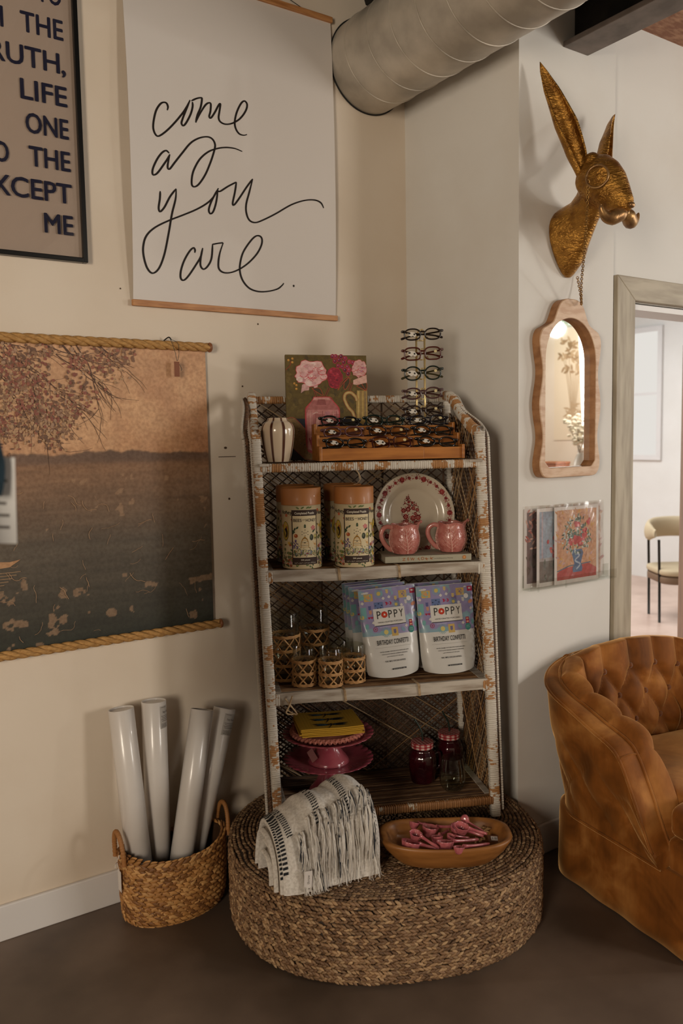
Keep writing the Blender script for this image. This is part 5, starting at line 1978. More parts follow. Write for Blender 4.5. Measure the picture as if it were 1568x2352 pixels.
def popcorn_bag():
    b = thing('popcorn_bag', '', 'snack bag', (0, 0, 0), 0, 'popcorn bags on the third shelf')
    g = G()
    bag_mesh(g, -1)
    bag_mesh(g, 1)
    u = np.linspace(-1, 1, 33)
    x = u * bagw(np.zeros(33)) / 2
    lift = .010 * np.abs(u) ** 2.2
    A = np.stack(bagf(x, 0 * x, 0 * x, -1), -1)
    B = np.stack(bagf(x, 0 * x, 0 * x, 1), -1)
    A[:, 2] += lift
    B[:, 2] += lift
    M_ = (A + B) / 2 + np.array([0, 0, .006])
    g.add(np.concatenate([A, M_, B]), quads(3, 33))
    g.build('pouch', M_pouch, b)
    # printed upper part: a patchwork of colours
    za, zb = .138, BH - .001
    g = G()
    n, m = 60, 40
    u, v_ = np.meshgrid(np.linspace(-.995, .995, n), np.linspace(0, 1, m), indexing='ij')
    z = za + v_ * (zb - za)
    x = u * bagw(z / BH) / 2
    base_ = np.array(lin('#857da2'))
    colr = np.tile(base_, (n * m, 1)) * (.9 + .2 * fbm(x * 60, z * 60, 3).ravel()[:, None])
    blu = np.array(lin('#7c9aa6'))
    k = (fbm(x * 22, z * 22, 8).ravel() > .64)[:, None]
    colr = np.where(k, blu[None], colr)
    V = np.stack(bagf(x, z, .0003 + 0 * x), -1).reshape(-1, 3)
    g.add(V, quads(n, m), 0, colr)
    g.build('printed_top', M_film, b)
    ar = Art()
    r = random.Random(31)
    Y_, R_, B_, T_, O_, W_, P_2 = '#b89a58', '#9c2440', '#5b6b94', '#6fa0a0', '#bf8468', '#c5c0ba', '#6c5f88'

    def sun(x, z, q, c0='#b9b58a', c1=T_):
        for i in range(18):
            an = i * PI / 9
            ar.line([(x + q * .55 * math.cos(an), z + q * .55 * math.sin(an)), (x + q * math.cos(an), z + q * math.sin(an))], q * .09, c1)
        ar.ell(x, z, q * .45, q * .45, c0, 14)
    ZS = za

    def heart(x, z, q, c):
        ar.ell(x - q * .45, z + q * .3, q * .55, q * .55, c, 10)
        ar.ell(x + q * .45, z + q * .3, q * .55, q * .55, c, 10)
        ar.poly([(x - q * .95, z + q * .15), (x, z - q), (x + q * .95, z + q * .15)], c)

    def corn(x, z, q):
        for dx, dz_ in ((-.5, 0), (.5, .1), (0, .6), (.1, -.4)):
            ar.ell(x + dx * q, z + dz_ * q, q * .55, q * .5, W_, 9)

    def plant(x, z, q, c):
        ar.rect(x - q * .08, z - q, x + q * .08, z + q, c)
        for dz_ in (-.6, -.1, .4):
            ar.leaf(x, z + dz_ * q, q * .8, q * .4, .7, c)
            ar.leaf(x, z + dz_ * q, q * .8, q * .4, 2.44, c)
    for x, z, w, h, c in ((-.066, .262, .030, .024, Y_), (.052, .263, .028, .024, Y_), (-.034, .232, .030, .026, B_), (.010, .146, .022, .028, Y_), (-.086, .215, .018, .034, T_), (.030, .236, .016, .03, P_2)):
        ar.rect(x - w / 2, z - h / 2, x + w / 2, z + h / 2, c, 4)
    ar.ell(-.066, .262, .011, .011, T_, 14)
    ar.ell(-.066, .262, .006, .006, O_, 12)
    ar.ell(.052, .263, .009, .009, P_2, 14)
    ar.ell(.052, .263, .0068, .0068, Y_, 14)
    ar.ell(.052, .263, .004, .004, P_2, 10)
    ar.rect(.078, .262, .096, .278, R_, 4)
    heart(.087, .270, .0055, W_)
    sun(.072, .247, .018, '#d0cfcb')
    sun(-.030, .272, .015, '#b9a95a')
    sun(.026, .232, .012, '#b9a95a')
    sun(-.020, .147, .017, '#c3b36a')
    sun(-.092, .200, .014, '#c3b36a')
    for x, z in ((-.045, .234), (-.034, .240), (-.024, .234), (-.038, .225), (-.028, .226)):
        ar.ell(x, z, .003, .002, '#2d3550', 8)
    for x in (-.008, .005):
        ar.ell(x, .238, .0055, .0055, R_, 12)
        ar.ell(x - .0035, .238, .0045, .0045, '#8583a6', 12)
    for x in (-.070, -.061):
        heart(x, .197, .0042, R_)
    for x, z in ((.004, .258), (-.058, .180), (.052, .160), (.044, .228), (-.088, .245), (.086, .205), (-.016, .255)):
        corn(x, z, .005)
    for x, z, c in ((-.065, .228, '#4d5282'), (-.064, .214, '#c08a66'), (.010, .146, '#4d5282'), (.026, .252, '#c8b06a'), (-.001, .276, '#c8b06a'), (.060, .236, W_)):
        plant(x, z, .008, c)
    ar.ell(-.054, .159, .0075, .0075, '#93405a', 14)
    ar.ell(-.054, .159, .0052, .0052, '#8583a6', 12)
    ar.ell(-.054, .159, .003, .003, '#93405a', 10)
    ar.rect(.063, .155, .075, .178, R_, 3)
    heart(.069, .172, .004, '#d8b48a')
    heart(.069, .162, .004, '#d8b48a')
    for x, z in ((-.080, .170), (.086, .228), (-.088, .262), (.088, .160), (.04, .15)):
        ar.ell(x, z, .009, .006, r.choice([T_, O_, '#7a94a8']), 10, r.random() * 3)
    ar.text('extraordinary', -.022, .1615, .0085, '#b8b4c8', align='C', width=.034)
    g = G()
    ar.emit(g, bagf, .0007, thick=.0003)
    ar = Art()
    # logo label
    ar.rect(-.056, .170, .052, .224, '#c9c5be', 24)
    ar.rect(-.054, .168, .052, .1702, '#1c1a1c', 16)
    ar.emit(g, bagf, .0014, thick=.0002)
    ar = Art()
    for ch, x in (('P', -.038), ('P', .001), ('P', .020), ('Y', .039)):
        ar.text(ch, x, .191, .0365, '#24211f', bold=.0, align='C', width=.0125 if ch == 'P' else .014)
    for q in range(9):
        an = q * 2 * PI / 9
        ar.ell(-.0190 + .0055 * math.cos(an), .2035 + .0055 * math.sin(an), .0052, .0048, '#b53018' if q % 2 else '#a82a16', 10, an)
    ar.ell(-.0190, .2035, .0075, .0072, '#b93a1e', 14)
    for dx, dz_ in ((-.001, -.0012), (.0016, -.0008), (0, .0016)):
        ar.ell(-.0190 + dx, .2035 + dz_, .0021, .0019, '#d3cdc4', 8)
    ar.text('HAND-CRAFTED POPCORN', -.001, .1775, .0062, '#2b2826', align='C', width=.084)
    # round seal, flavour name and the small print
    ar.ell(.068, .147, .0098, .0118, '#3f8078', 20)
    ar.text('salted', .068, .149, .004, '#b5cfc8', align='C', width=.011)
    ar.text('caramel', .068, .144, .004, '#b5cfc8', align='C', width=.012)
    ar.text('BIRTHDAY CONFETTI', -.001, .108, .0215, '#26211f', bold=.012, align='C', width=.108, spacing=1.06)
    ar.rect(-.062, .0985, .060, .0990, '#8f8b86', 12)
    ar.text('SALTED CARAMEL POPCORN WITH WHITE AND DARK', 0, .0835, .0046, '#2b2826', bold=.01, align='C', width=.098)
    ar.text('CHOCOLATEY DRIZZLE, RAINBOW SPRINKLES,', 0, .0755, .0046, '#2b2826', bold=.01, align='C', width=.088)
    ar.text('and A WHOLE LOT OF LOVE', 0, .0675, .0046, '#2b2826', bold=.01, align='C', width=.056)
    ar.text('PURE. SIMPLE. POPCORN HAPPINESS.', 0, .0515, .0072, '#2b2826', bold=.01, align='C', width=.070)
    ar.rect(-.014, .0255, .034, .0300, '#1c1a1c', 8)
    ar.text('NET WT. 8.5 OZ  (240g)', .010, .0264, .0032, '#bdb9b3', align='C', width=.040)
    ar.emit(g, bagf, .0023, thick=.0006)
    g.build('printed_label', M_ink, b)
    return b


pb = popcorn_bag()
for k, (s, t, dz, ry, rx, lab) in enumerate(((1.668, .236, .10, -.045, -.10, 'popcorn bag lettered BIRTHDAY CONFETTI, front one at the left beside the tumblers'), (1.857, .234, .03, -.028, -.10, 'popcorn bag lettered BIRTHDAY CONFETTI, front one at the right end'),
        (1.647, .300, .08, -.045, -.07, 'popcorn bag directly behind the front left one'), (1.641, .345, .06, -.045, -.05, 'popcorn bag third from the front of the left row'), (1.637, .388, .05, -.045, -.03, 'popcorn bag at the back of the left row, against the lattice'), (1.838, .300, .02, -.028, -.07, 'popcorn bag behind the front right one'))):
    o = pb if k == 0 else dup(pb)
    o.location, o.rotation_euler, o['label'] = SW(s, t, .7195 + (.004 if k < 2 else .004)), (rx, ry, RZ + dz), lab
    if k > 1:
        o.scale = (1, .48, 1)

# ---------------------------------------------------------------- lowest shelf
Z4 = .3264
M_pink = mat('raspberry_glaze', '#8f3a48', rough=.2, coat=.5, col2='#a2505a', var=12)


def cake_stand(z, s, t, h, R, lab):
    o = at_shelf('cake_stand', lab, 'cake stand', s, t, z, 0, 'pink scalloped cake stands')
    g = G()
    n = 168
    tt = np.arange(n) * 2 * PI / n
    sc = .022 * (np.abs(np.sin(tt * 14)) ** .7)
    prf = [(.018, h - .010), (.05, h - .010), (.10, h - .008), (.14, h - .001), (.160, h + .006), (.166, h + .0085), (.165, h + .0105), (.14, h + .005), (.10, h - .002), (.05, h - .004), (0, h - .004)]
    V = []
    for r_, z_ in prf:
        k = np.clip((r_ - .09) / .07, 0, 1)
        rr2 = r_ * R / .166 * (1 - .055 * k + sc * k * 1.9)
        V.append(np.stack([rr2 * np.cos(tt), rr2 * np.sin(tt), z_ + .0018 * k * np.abs(np.sin(tt * 14))], 1))
    g.add(np.concatenate(V), quads(len(prf), n, False, True)[:, ::-1])
    g.build('scalloped_plate', M_pink, o)
    g = G()
    lathe(g, catmull([(0, .0005), (.064, .0005), (.067, .004), (.064, .012), (.050, .030), (.038, .050), (.031, h - .020), (.030, h - .011), (.034, h - .0105)], 4), 48)
    g.build('pedestal', M_pink, o)
    return o


c1 = cake_stand(Z4 + .0012, 1.455, .293, .106, .152, 'lower pink scalloped cake stand, carrying the other stand on the bottom shelf')
c2 = cake_stand(Z4 + .104, 1.455, .292, .090, .154, 'upper pink scalloped cake stand, holding the yellow cloths')
g = G()
V = np.array([(-.045, -.060, .030), (-.068, -.058, .012), (-.030, -.058, .060), (-.052, -.056, .048)])
box(g, (-.012, -.0008, 0), (.012, 0, .040))
g.build('paper_tag', mat('pink_grey_tag', '#8d5a5a', rough=.5), c2, loc=(-.052, -.048, .024), rot=(-.5, -.75, -.4))
# crocheted trivet
M_cot = mat('pink_cotton_cord', '#bd7868', rough=.85, col2='#a86252', var=80, bump=(200, .5, .001))
ZT2 = Z4 + .104 + .0905
tv = at_shelf('crochet_trivet', 'pink crocheted cord trivet under the yellow cloths', 'trivet', 1.452, .292, ZT2 + .0035)
g = G()
lathe(g, [(0, .001), (.100, .001), (.104, .006), (.100, .011), (0, .011)], 48)
g.build('mat_disc', M_cot, tv)
g = G()
for k in range(46):
    a0 = k * 2 * PI / 46
    for sg in (0, 1):
        q = np.linspace(0, 1, 7)
        an = a0 + (q - .1 + sg * .5) * .19
        r_ = .1120 + (q - .5) * .020 * (1 if sg else -1)
        tube(g, np.stack([r_ * np.cos(an), r_ * np.sin(an), .009 + .006 * np.sin(PI * q)], 1), .0052, 7)
g.build('chain_edge', M_cot, tv)
# yellow cloths with dragonflies
M_yel = mat('yellow_sponge_cloth', '#b58a1c', rough=.8, bump=(220, .35, .001))
yr = random.Random(2)
for k in range(5):
    o = at_shelf('dish_cloth', ['undermost cloth of the yellow stack on the trivet', 'second yellow cloth from the bottom of the stack', 'middle cloth of the stack of five yellow cloths', 'second yellow cloth from the top, under the dragonfly one', 'yellow dish cloth printed with three black dragonflies, on top of its stack'][k], 'dish cloth', 1.452 + yr.uniform(-.003, .003), .285, ZT2 + .0245 + k * .0056, .03 + yr.uniform(-.02, .02), 'yellow dish cloths')
    g = G()
    wv = 1.3
    f0 = lambda u, v_, z, wv=wv: ((u - .5) * .205, (v_ - .5) * .175, z + .004 * np.sin(v_ * 2.6 + .3) + .0016 * np.sin(u * 5 + wv) + .0035 * (1 - v_) ** 4 * (u < 2))
    gz = lambda u, v_: f0(u, v_, .0042 + (.0003 * np.sin(u * 130) if k == 4 else 0 * u))
    grid(g, gz, 64, 20)
    grid(g, lambda u, v_: f0(1 - u, v_, 0 * u), 64, 20)
    e = np.linspace(0, 1, 24)
    per = [(e, 0 * e), (0 * e + 1, e), (1 - e, 0 * e + 1), (0 * e, 1 - e)]
    for uu, vv in per:
        A, B = np.stack(f0(uu, vv, 0 * uu), -1), np.stack(f0(uu, vv, .0042 + 0 * uu), -1)
        g.add(np.concatenate([A, B]), quads(2, 24)[:, ::-1])
    g.build('cloth_sheet', M_yel, o)
    if k == 4:
        ar = Art()
        for cz in (.128, .075, .024):
            cx_ = .1
            ar.line([(cx_ + .002, cz + .018), (cx_, cz), (cx_ - .012, cz - .024)], [.004, .0045, .002], '#15181c')
            ar.ell(cx_ + .002, cz + .016, .004, .0035, '#15181c', 10)
            for sg in (-1, 1):
                for an, l_ in ((.10, .062), (-.09, .056)):
                    aa = an if sg > 0 else PI - an
                    ar.leaf(cx_, cz + .008 + an * .02, l_, .0125, aa, '#15181c')
                    ar.leaf(cx_ + sg * .010, cz + .008 + an * .03, l_ - .022, .0070, aa, '#4d6a74')
                    ar.leaf(cx_ + sg * .018, cz + .0085 + an * .04, l_ - .036, .003, aa, '#2b3a40')
        g = G()
        ar.emit(g, lambda u, v_, h: f0(u / .205 + .012, v_ / .175, .0042 + h), .0008, thick=.0006)
        g.build('dragonfly_print', M_ink, o)
# dark red mug jars with gingham lids
M_jar = mat('dark_red_glass', '#23040a', rough=.08, coat=.8, col2='#3a0812', var=20)
M_ging = mat('gingham_lid', attr=True, rough=.4)
M_straw = mat('dark_straw', '#1d2a22', rough=.35)


def mason(s, t, lab, dz):
    o = at_shelf('mason_jar', lab, 'jar', s, t, Z4, dz, 'lidded mason jars')
    g = G()
    n = 60
    tt = np.arange(n) * 2 * PI / n
    lathe(g, catmull([(0, .001), (.034, .001), (.040, .006), (.0425, .02), (.0465, .045), (.0475, .07), (.046, .092), (.039, .106), (.036, .112), (.036, .124)], 4), 60, sq=lambda th_: 1 + .018 * np.cos(th_ * 10))
    g.build('jar_glass', M_jar, o)
    g = G()
    P = catmull([(.046, 0, .088), (.062, 0, .090), (.068, 0, .070), (.064, 0, .042), (.046, 0, .034)], 5)
    tube(g, P, .0055, 8)
    g.build('jar_handle', M_jar, o)
    g = G()
    nth, pts = 96, [(.0375, .121), (.0385, .123), (.0385, .1335), (.0385, .139), (.0375, .1405), (.0375, .1406)]
    tt = np.arange(nth) * 2 * PI / nth
    c_ = []
    V = []
    zs = np.linspace(.121, .140, 9)
    for z in zs:
        V.append(np.stack([.0385 * np.cos(tt), .0385 * np.sin(tt), z + 0 * tt], 1))
        c_.append(np.stack([(np.floor(tt / (2 * PI) * 24) % 2), np.full(nth, np.floor((z - .121) / .005) % 2)], 1))
    rs_ = np.linspace(.0385, .001, 16)
    for q in rs_:
        V.append(np.stack([q * np.cos(tt), q * np.sin(tt), .1405 + 0 * tt], 1))
        c_.append(np.stack([np.floor((q * np.cos(tt) + .1) / .006) % 2, np.floor((q * np.sin(tt) + .1) / .006) % 2], 1))
    cc = np.concatenate(c_).sum(1)
    pal3 = np.array([lin('#c9b3a8'), lin('#a8484a'), lin('#7c1420')])
    g.add(np.concatenate(V), quads(len(V), nth, False, True)[:, ::-1], 0, pal3[cc.astype(int)])
    g.build('gingham_lid', M_ging, o)
    g = G()
    tube(g, catmull([(0, 0, .06), (.002, 0, .12), (.000, 0, .165), (-.006, .004, .185), (-.020, .010, .212), (-.022, .011, .216)], 5), .0030, 8)
    g.build('drinking_straw', M_straw, o)
    return o


mason(1.781, .305, 'dark red mason jar with gingham lid and straw, nearer one on the bottom shelf', .2)
mason(1.897, .372, 'dark red mason jar with gingham lid standing behind the stemless glass', .5)
sg_ = at_shelf('stemless_glass', 'clear stemless wine glass at the right front of the bottom shelf', 'glass', 1.858, .212, Z4)
g = G()
po = catmull([(0, .001), (.020, .001), (.030, .005), (.040, .022), (.0435, .045), (.041, .075), (.0365, .102), (.0345, .113)], 5)
pi_ = [(r_ - .0012, max(z_, .010) if r_ > .02 else .010) for r_, z_ in po[::-1]]
lathe(g, list(po) + [(.0339, .1138)] + pi_, 48)
g.build('glass_bowl', glass_mat('clear_wine_glass', '#f2f4ee', base=.07, top=.8), sg_)

# ---------------------------------------------------------------- throw blanket and dough bowl on the pouf
M_throw = mat('white_cotton_weave', '#dcd6cd', rough=.9, col2='#c4bcb2', var=140, bump=(420, .6, .0015))
M_fringe = mat('fringe_yarn', attr=True, rough=.9)
ZP = .2537
bl_ = at_shelf('throw_blanket', 'folded white throw with black dashes and a long fringe on the pouf', 'blanket', 1.357, -.030, ZP, math.radians(14))
BLW = .305


def blk(u, v_, h=0.0, k=1.0):
    """u along the fold (0 left .. 1 right), v over the top: 0 bottom front .. 1 bottom back"""
    u, v_ = np.asarray(u, float), np.asarray(v_, float)
    an = PI * v_
    top = .158 + .082 * np.sin(PI / 2 * np.clip(u / .74, 0, 1)) ** 1.1 + .004 * np.sin(u * 9) - .050 * np.clip((u - .80) / .20, 0, 1) ** 2
    dep = .110 * (1 - .10 * np.clip((.15 - u) / .15, 0, 1) ** 2)
    c_, s_ = np.cos(an), np.sin(an)
    y = -np.sign(c_) * np.abs(c_) ** .72 * dep * k - .012
    z = np.abs(s_) ** .80 * top * k + .002
    y = y + .020 * (1 - np.clip(z / top, 0, 1)) * -1 * (v_ < .5)
    wr = .0030 * np.sin(u * 15 + v_ * 5) * np.sin(PI * v_) ** .5 + .0022 * np.sin(v_ * 13 + u * 6) + .0010 * np.sin(u * 51 + v_ * 11)
    x = (u - .5) * BLW * (1 - .06 * (1 - np.abs(s_))) + .012 * np.sin(v_ * 3)
    q = 1 + (wr + h) / .13
    return x, y * q, np.maximum(z * q, .0025)


g = G()
grid(g, lambda u, v_: blk(u, v_), 60, 60)
g.build('folded_body', M_throw, bl_)
# folds that show at the left end
g = G()
for k, du in ((.97, .000), (.80, -.012), (.62, -.006), (.43, -.014)):
    n = 40
    v_ = np.linspace(0, 1, n)
    rows_ = []
    for w_, inn in ((0, 1.0), (-.010, .985), (-.012, .93), (-.002, .90), (.02, .89)):
        x, y, z = blk(np.full(n, .015), v_, 0, k * inn)
        rows_.append(np.stack([x + du + w_, y + .004, z + .004 * (1 - k)], 1))
    g.add(np.concatenate(rows_), quads(5, n))
x, y, z = blk(np.full(40, .02), np.linspace(0, 1, 40), 0, .93)
g.add(np.concatenate([[[x.mean() + .004, -.01, .05]], np.stack([x + .003, y, z], 1)]), np.stack([np.zeros(39, int), 1 + np.arange(39), 2 + np.arange(39)], 1))
g.build('end_fold', M_throw, bl_)
ar = Art()
rb = random.Random(6)
# rows of dashes over the top and along the left edge
dash = '#16181d'
for u0, du, v0, v1 in ((.085, .10, .28, .60), (.375, .07, .26, .60), (.665, .05, .24, .60), (.935, .02, .10, .36)):
    v_ = v0
    while v_ < v1:
        u = u0 + du * (.5 - v_) * 1.0
        for q in (0, 1):
            w_ = .0085
            ar.items.append((np.array([(u - .030 + q * .031, v_), (u - .030 + q * .031 + .027, v_ + .003), (u - .030 + q * .031 + .027, v_ + .003 + w_), (u - .030 + q * .031, v_ + w_)]), [[0, 1, 2, 3]], dash))
        v_ += .0205
for v_ in np.arange(.08, .98, .026):
    ar.items.append((np.array([(.002, v_), (.046, v_ + .002), (.046, v_ + .0155), (.002, v_ + .014)]), [[0, 1, 2, 3]], dash))
g = G()
ar.emit(g, lambda u, v_, h: blk(u, v_, h), .0022, thick=.0003)
for v_ in np.arange(.06, .92, .024):
    x, y, z = blk(np.array([.015, .015]), np.array([v_, v_ + .013]), 0, .985)
    A = np.stack([x - .0118, y + .004, z], 1)
    B = np.stack([x - .0005, y * 1.012 + .004, z * 1.012 + .001], 1)
    g.add(np.array([A[0], A[1], B[1], B[0]]), np.array([[0, 1, 2, 3]]), 0, lin(dash), False)
g.build('woven_dashes', M_ink, bl_)
g = G()
rn = np.random.default_rng(9)


def strand(u, v_, ln, c_, w_, spread):
    P = []
    vv = v_
    du = rn.normal() * spread
    for k in range(9):
        q = k / 8
        x, y, z = blk(u + du * q + .006 * math.sin(q * 7 + u * 90), max(vv, -.01), .004 + .006 * math.sin(q * PI) + .004 * rn.random())
        P.append((float(x), float(y) - .004 * q, max(float(z), .004)))
        vv = v_ - ln * q
    tube(g, catmull(P, 2), np.linspace(w_, w_ * .5, 17), 4, col=c_, caps=False)


cols = [lin('#d3ccc3'), lin('#c0b8ae'), lin('#dbd5cc'), lin('#b3aba1')]
for base_v, n_, lnv, u_a, u_b in ((.37, 11, .15, .25, .97), (.235, 15, .22, .15, .98)):
    for k in range(n_):
        u = u_a + (u_b - u_a) * (k + rn.random() * .6) / n_
        bv = base_v - .09 * (1 - u) * (base_v > .3) + .02 * math.sin(u * 8) + rn.normal() * .012
        dark = rn.random() < .28
        x, y, z = blk(u, bv, .005)
        ell(g, (float(x), float(y), float(z)), (.0048, .0048, .0055), None, 7, 5, 0, cols[0])
        for q in range(14):
            c_ = np.array(lin('#1d222b') if dark and q < 5 else cols[rn.integers(4)])
            strand(u + rn.normal() * .003, bv, lnv * rn.uniform(.65, 1.12), c_, .0018, .013)
# tassels that reach the pouf at the front corner
for k in range(64):
    u = rn.uniform(.16, .36) if k < 34 else rn.uniform(.3, .98)
    P = []
    x0, y0, z0 = (float(q) for q in blk(u, .16, .006))
    ang = rn.normal() * .25
    for q in np.linspace(0, 1, 8):
        P.append((x0 + .045 * q * math.sin(ang) + .003 * math.sin(q * 9 + k), y0 - .030 * q - (.012 if k < 40 else 0) * q, max(z0 * (1 - q * 1.15), .0035) + .002 * (k % 3)))
    tube(g, catmull(P, 2), np.linspace(.0016, .0009, 15), 4, col=np.array(cols[k % 4] if rn.random() > .12 else lin('#22262d')), caps=False)
fr_ = g.build('fringe', M_fringe, bl_)
fr_['kind'] = 'stuff'
g = G()
box(g, (-.011, -.0012, 0), (.011, 0, .062))
ar = Art()
ar.text('throw', -.003, .020, .011, '#4a443e', align='L')
ar.items[-1] = (np.stack([-(ar.items[-1][0][:, 1] - .024), ar.items[-1][0][:, 0] + .026], 1), ar.items[-1][1], ar.items[-1][2])
ar.ell(.002, .009, .003, .003, '#6d665e', 10)
ar.emit(g, lambda u, v_, h: (u, -.0012 - h, v_), .0002, 1)
g.build('swing_tag', [M_paper, M_ink], bl_, loc=(-.082, -.152, .010), rot=(.10, .03, -.10))

# dough bowl
M_dough = mat('carved_bowl_wood', '#9a6633', rough=.42, col2='#7a4c22', var=5, stretch=(1.3, 7, 7), vmix=(.35, .7), bump=(14, .25, .002))
bw = at_shelf('dough_bowl', 'long carved wooden bowl on the pouf holding pink spoons', 'bowl', 1.742, -.078, ZP, math.radians(-9))


def bowlf(th_, k, z):
    a_, b_ = .196 * k, .104 * k
    c_, s_ = np.cos(th_), np.sin(th_)
    r_ = (np.abs(c_ / a_) ** 2.9 + np.abs(s_ / b_) ** 2.9) ** (-1 / 2.9)
    return np.stack([r_ * c_, r_ * s_, z + .006 * np.abs(c_) ** 3 * (z > .05)], 1)


g = G()
n = 96
tt = np.arange(n) * 2 * PI / n
V = []
for k, z in [(.001, .0012), (.60, .0012), (.70, .006), (.80, .022), (.91, .046), (.985, .063), (1.0, .069), (.992, .074), (.955, .0755), (.90, .073), (.865, .062), (.80, .043), (.70, .027), (.55, .018), (.3, .0155), (.001, .015)]:
    V.append(bowlf(tt, k, z))
g.add(np.concatenate(V), quads(len(V), n, False, True)[:, ::-1])
g.build('bowl_body', M_dough, bw)
# measuring spoons: pixel-traced positions turned into the bowl's own frame
M_spoon = mat('pink_spoon_glaze', '#bb6a6c', rough=.18, coat=.5, col2='#a2525a', var=40, bump=(120, .3, .001))
SP = [(445, 195, 60, 575, 215, .052, .2), (620, 245, 95, 880, 240, .046, .3), (460, 312, 72, 720, 480, .056, .5), (400, 410, 105, 800, 518, .040, .25), (700, 350, 72, 830, 285, .036, .35), (858, 340, 48, 1060, 368, .038, .3), (785, 410, 95, 1165, 388, .040, .25), (945, 470, 62, 1290, 438, .046, .3), (1010, 160, 52, 1235, 295, .064, -1), (975, 232, 80, 1265, 325, .066, .4), (945, 250, 98, 1225, 350, .040, .4)]
SPL = ['smallest pink measuring spoon at the back left of the wooden bowl', 'large pink scoop spoon at the back of the wooden bowl, its handle pointing right', 'pink heart-shaped scoop spoon behind the big one at the left of the bowl', 'largest pink scoop spoon at the front left of the wooden bowl', 'pink spoon half buried in the middle of the bowl', 'small narrow pink spoon lying across the middle of the bowl', 'pink scoop spoon at the front centre, its pale handle pointing right', 'small pink spoon frontmost at the right of the wooden bowl', 'pink spoon lying upside down at the back right of the bowl', 'inner pink spoon of the nested pair at the back right', 'outer pink spoon of the nested pair at the back right']


def unproj(px, py, z):
    d = (px - 784) / F_PX * right + (py - 1176) / F_PX * down + fwd
    q = (z - 1.5) / d[2]
    return np.array([0, -2.574, 1.5]) + q * d


for (hx, hy, rr2, ex, ey, hz, tilt), lab in zip(SP, SPL):
    A = unproj(860 + hx / 4.9, 1850 + hy / 4.9, ZP + hz + .034)
    B = unproj(860 + ex / 4.9, 1850 + ey / 4.9, ZP + max(.052, hz + .016))
    R_ = rr2 / 4.9 * 2.18 / 1900 * 1.15
    o = thing('measuring_spoon', lab, 'spoon', A, math.atan2(B[1] - A[1], B[0] - A[0]), 'pink measuring spoons')
    pitch_ = math.atan2(B[2] - A[2], np.hypot(B[0] - A[0], B[1] - A[1]))
    o.rotation_euler = (PI if tilt < 0 else rng.uniform(-.25, .25), -pitch_, o.rotation_euler[2])
    ln = float(np.linalg.norm(B - A))
    g = G()
    n = 36
    tt = np.arange(n) * 2 * PI / n
    fl2 = 1 + .05 * np.sin(tt * 9)
    V = []
    for k, z in [(.02, -1.22), (.42, -1.12), (.74, -.80), (.94, -.30), (1.03, .02), (1.05, .09), (.97, .10), (.88, -.05), (.74, -.45), (.45, -.85), (.02, -.98)]:
        V.append(np.stack([R_ * k * np.cos(tt) * (1 + .12 * np.cos(tt)) * fl2, R_ * .86 * k * np.sin(tt) * fl2, np.full(n, R_ * z)], 1))
    g.add(np.concatenate(V), quads(len(V), n, False, True)[:, ::-1])
    g.build('spoon_bowl', M_spoon, o)
    g = G()
    x = np.linspace(R_ * .95, max(ln, R_ * 1.6), 8)
    tube(g, np.stack([x, 0 * x, .0015 - .001 * np.sin(np.linspace(0, PI, 8))], 1), np.array([.0055, .0044, .0038, .0036, .0036, .0040, .0042, .003]) * min(1.25, R_ / .015), 8, flat=.75)
    g.build('spoon_handle', M_spoon, o)
M_twine = mat('natural_twine', '#a98357', rough=.85, bump=(300, .5, .001))
for k, (px, py, z, lab) in enumerate(((1240, 280, .058, 'knotted twine tie on the pink spoons at the right of the bowl'), (1165, 385, .046, 'second twine knot, just in front of the first one in the bowl'))):
    A = unproj(860 + px / 4.9, 1850 + py / 4.9, ZP + z)
    g = G()
    r = np.random.default_rng(k)
    for q in range(7):
        P = r.normal(0, .007, (4, 3)) * [1.3, 1, .5]
        tube(g, catmull(P, 4), .0028, 6)
    o = g.build('twine_knot', M_twine, None, loc=A)
    tag(o, lab, 'twine')
A = unproj(860 + 1350 / 4.9, 1850 + 375 / 4.9, ZP + .050)
o = thing('price_tag', 'brown card tag with a white barcode sticker lying at the right of the bowl', 'price tag', A, -.35)
o.rotation_euler = (.55, .12, -.5)
g = G()
box(g, (-.020, -.011, 0), (.020, .011, .0008))
g.build('card', mat('brown_card', '#5f3a26', rough=.6), o)
g = G()
box(g, (-.011, -.006, .0008), (.009, .007, .0012))
for k in range(9):
    box(g, (-.001 + k * .001, -.003, .0012), (-.0006 + k * .001, .005, .0014), mat=1)
for k in range(3):
    box(g, (-.009, -.002 + k * .0025, .0012), (-.004, -.001 + k * .0025, .0014), mat=1)
g.build('barcode_sticker', [M_paper, M_stkd], o)

# ---------------------------------------------------------------- on the right wall
YW = -.592
# gilded hare bust
M_gilt = mat('antique_gilt', '#b5843c', rough=.34, metal=.85, col2='#6e4519', var=12, vmix=(.40, .75), bump=(60, .9, .006), stretch=(1, 1.6, 3))
M_giltp = mat('pale_gilt', '#b08a5a', rough=.35, metal=.75, col2='#7a5a3a', var=30, bump=(90, .4, .003))
hare = thing('hare_bust', 'gilded hare head with a moustache and tall ears mounted high on the wall', 'wall sculpture', (2.29, YW, 2.15))
HO = np.array([2.29, YW, 2.15])


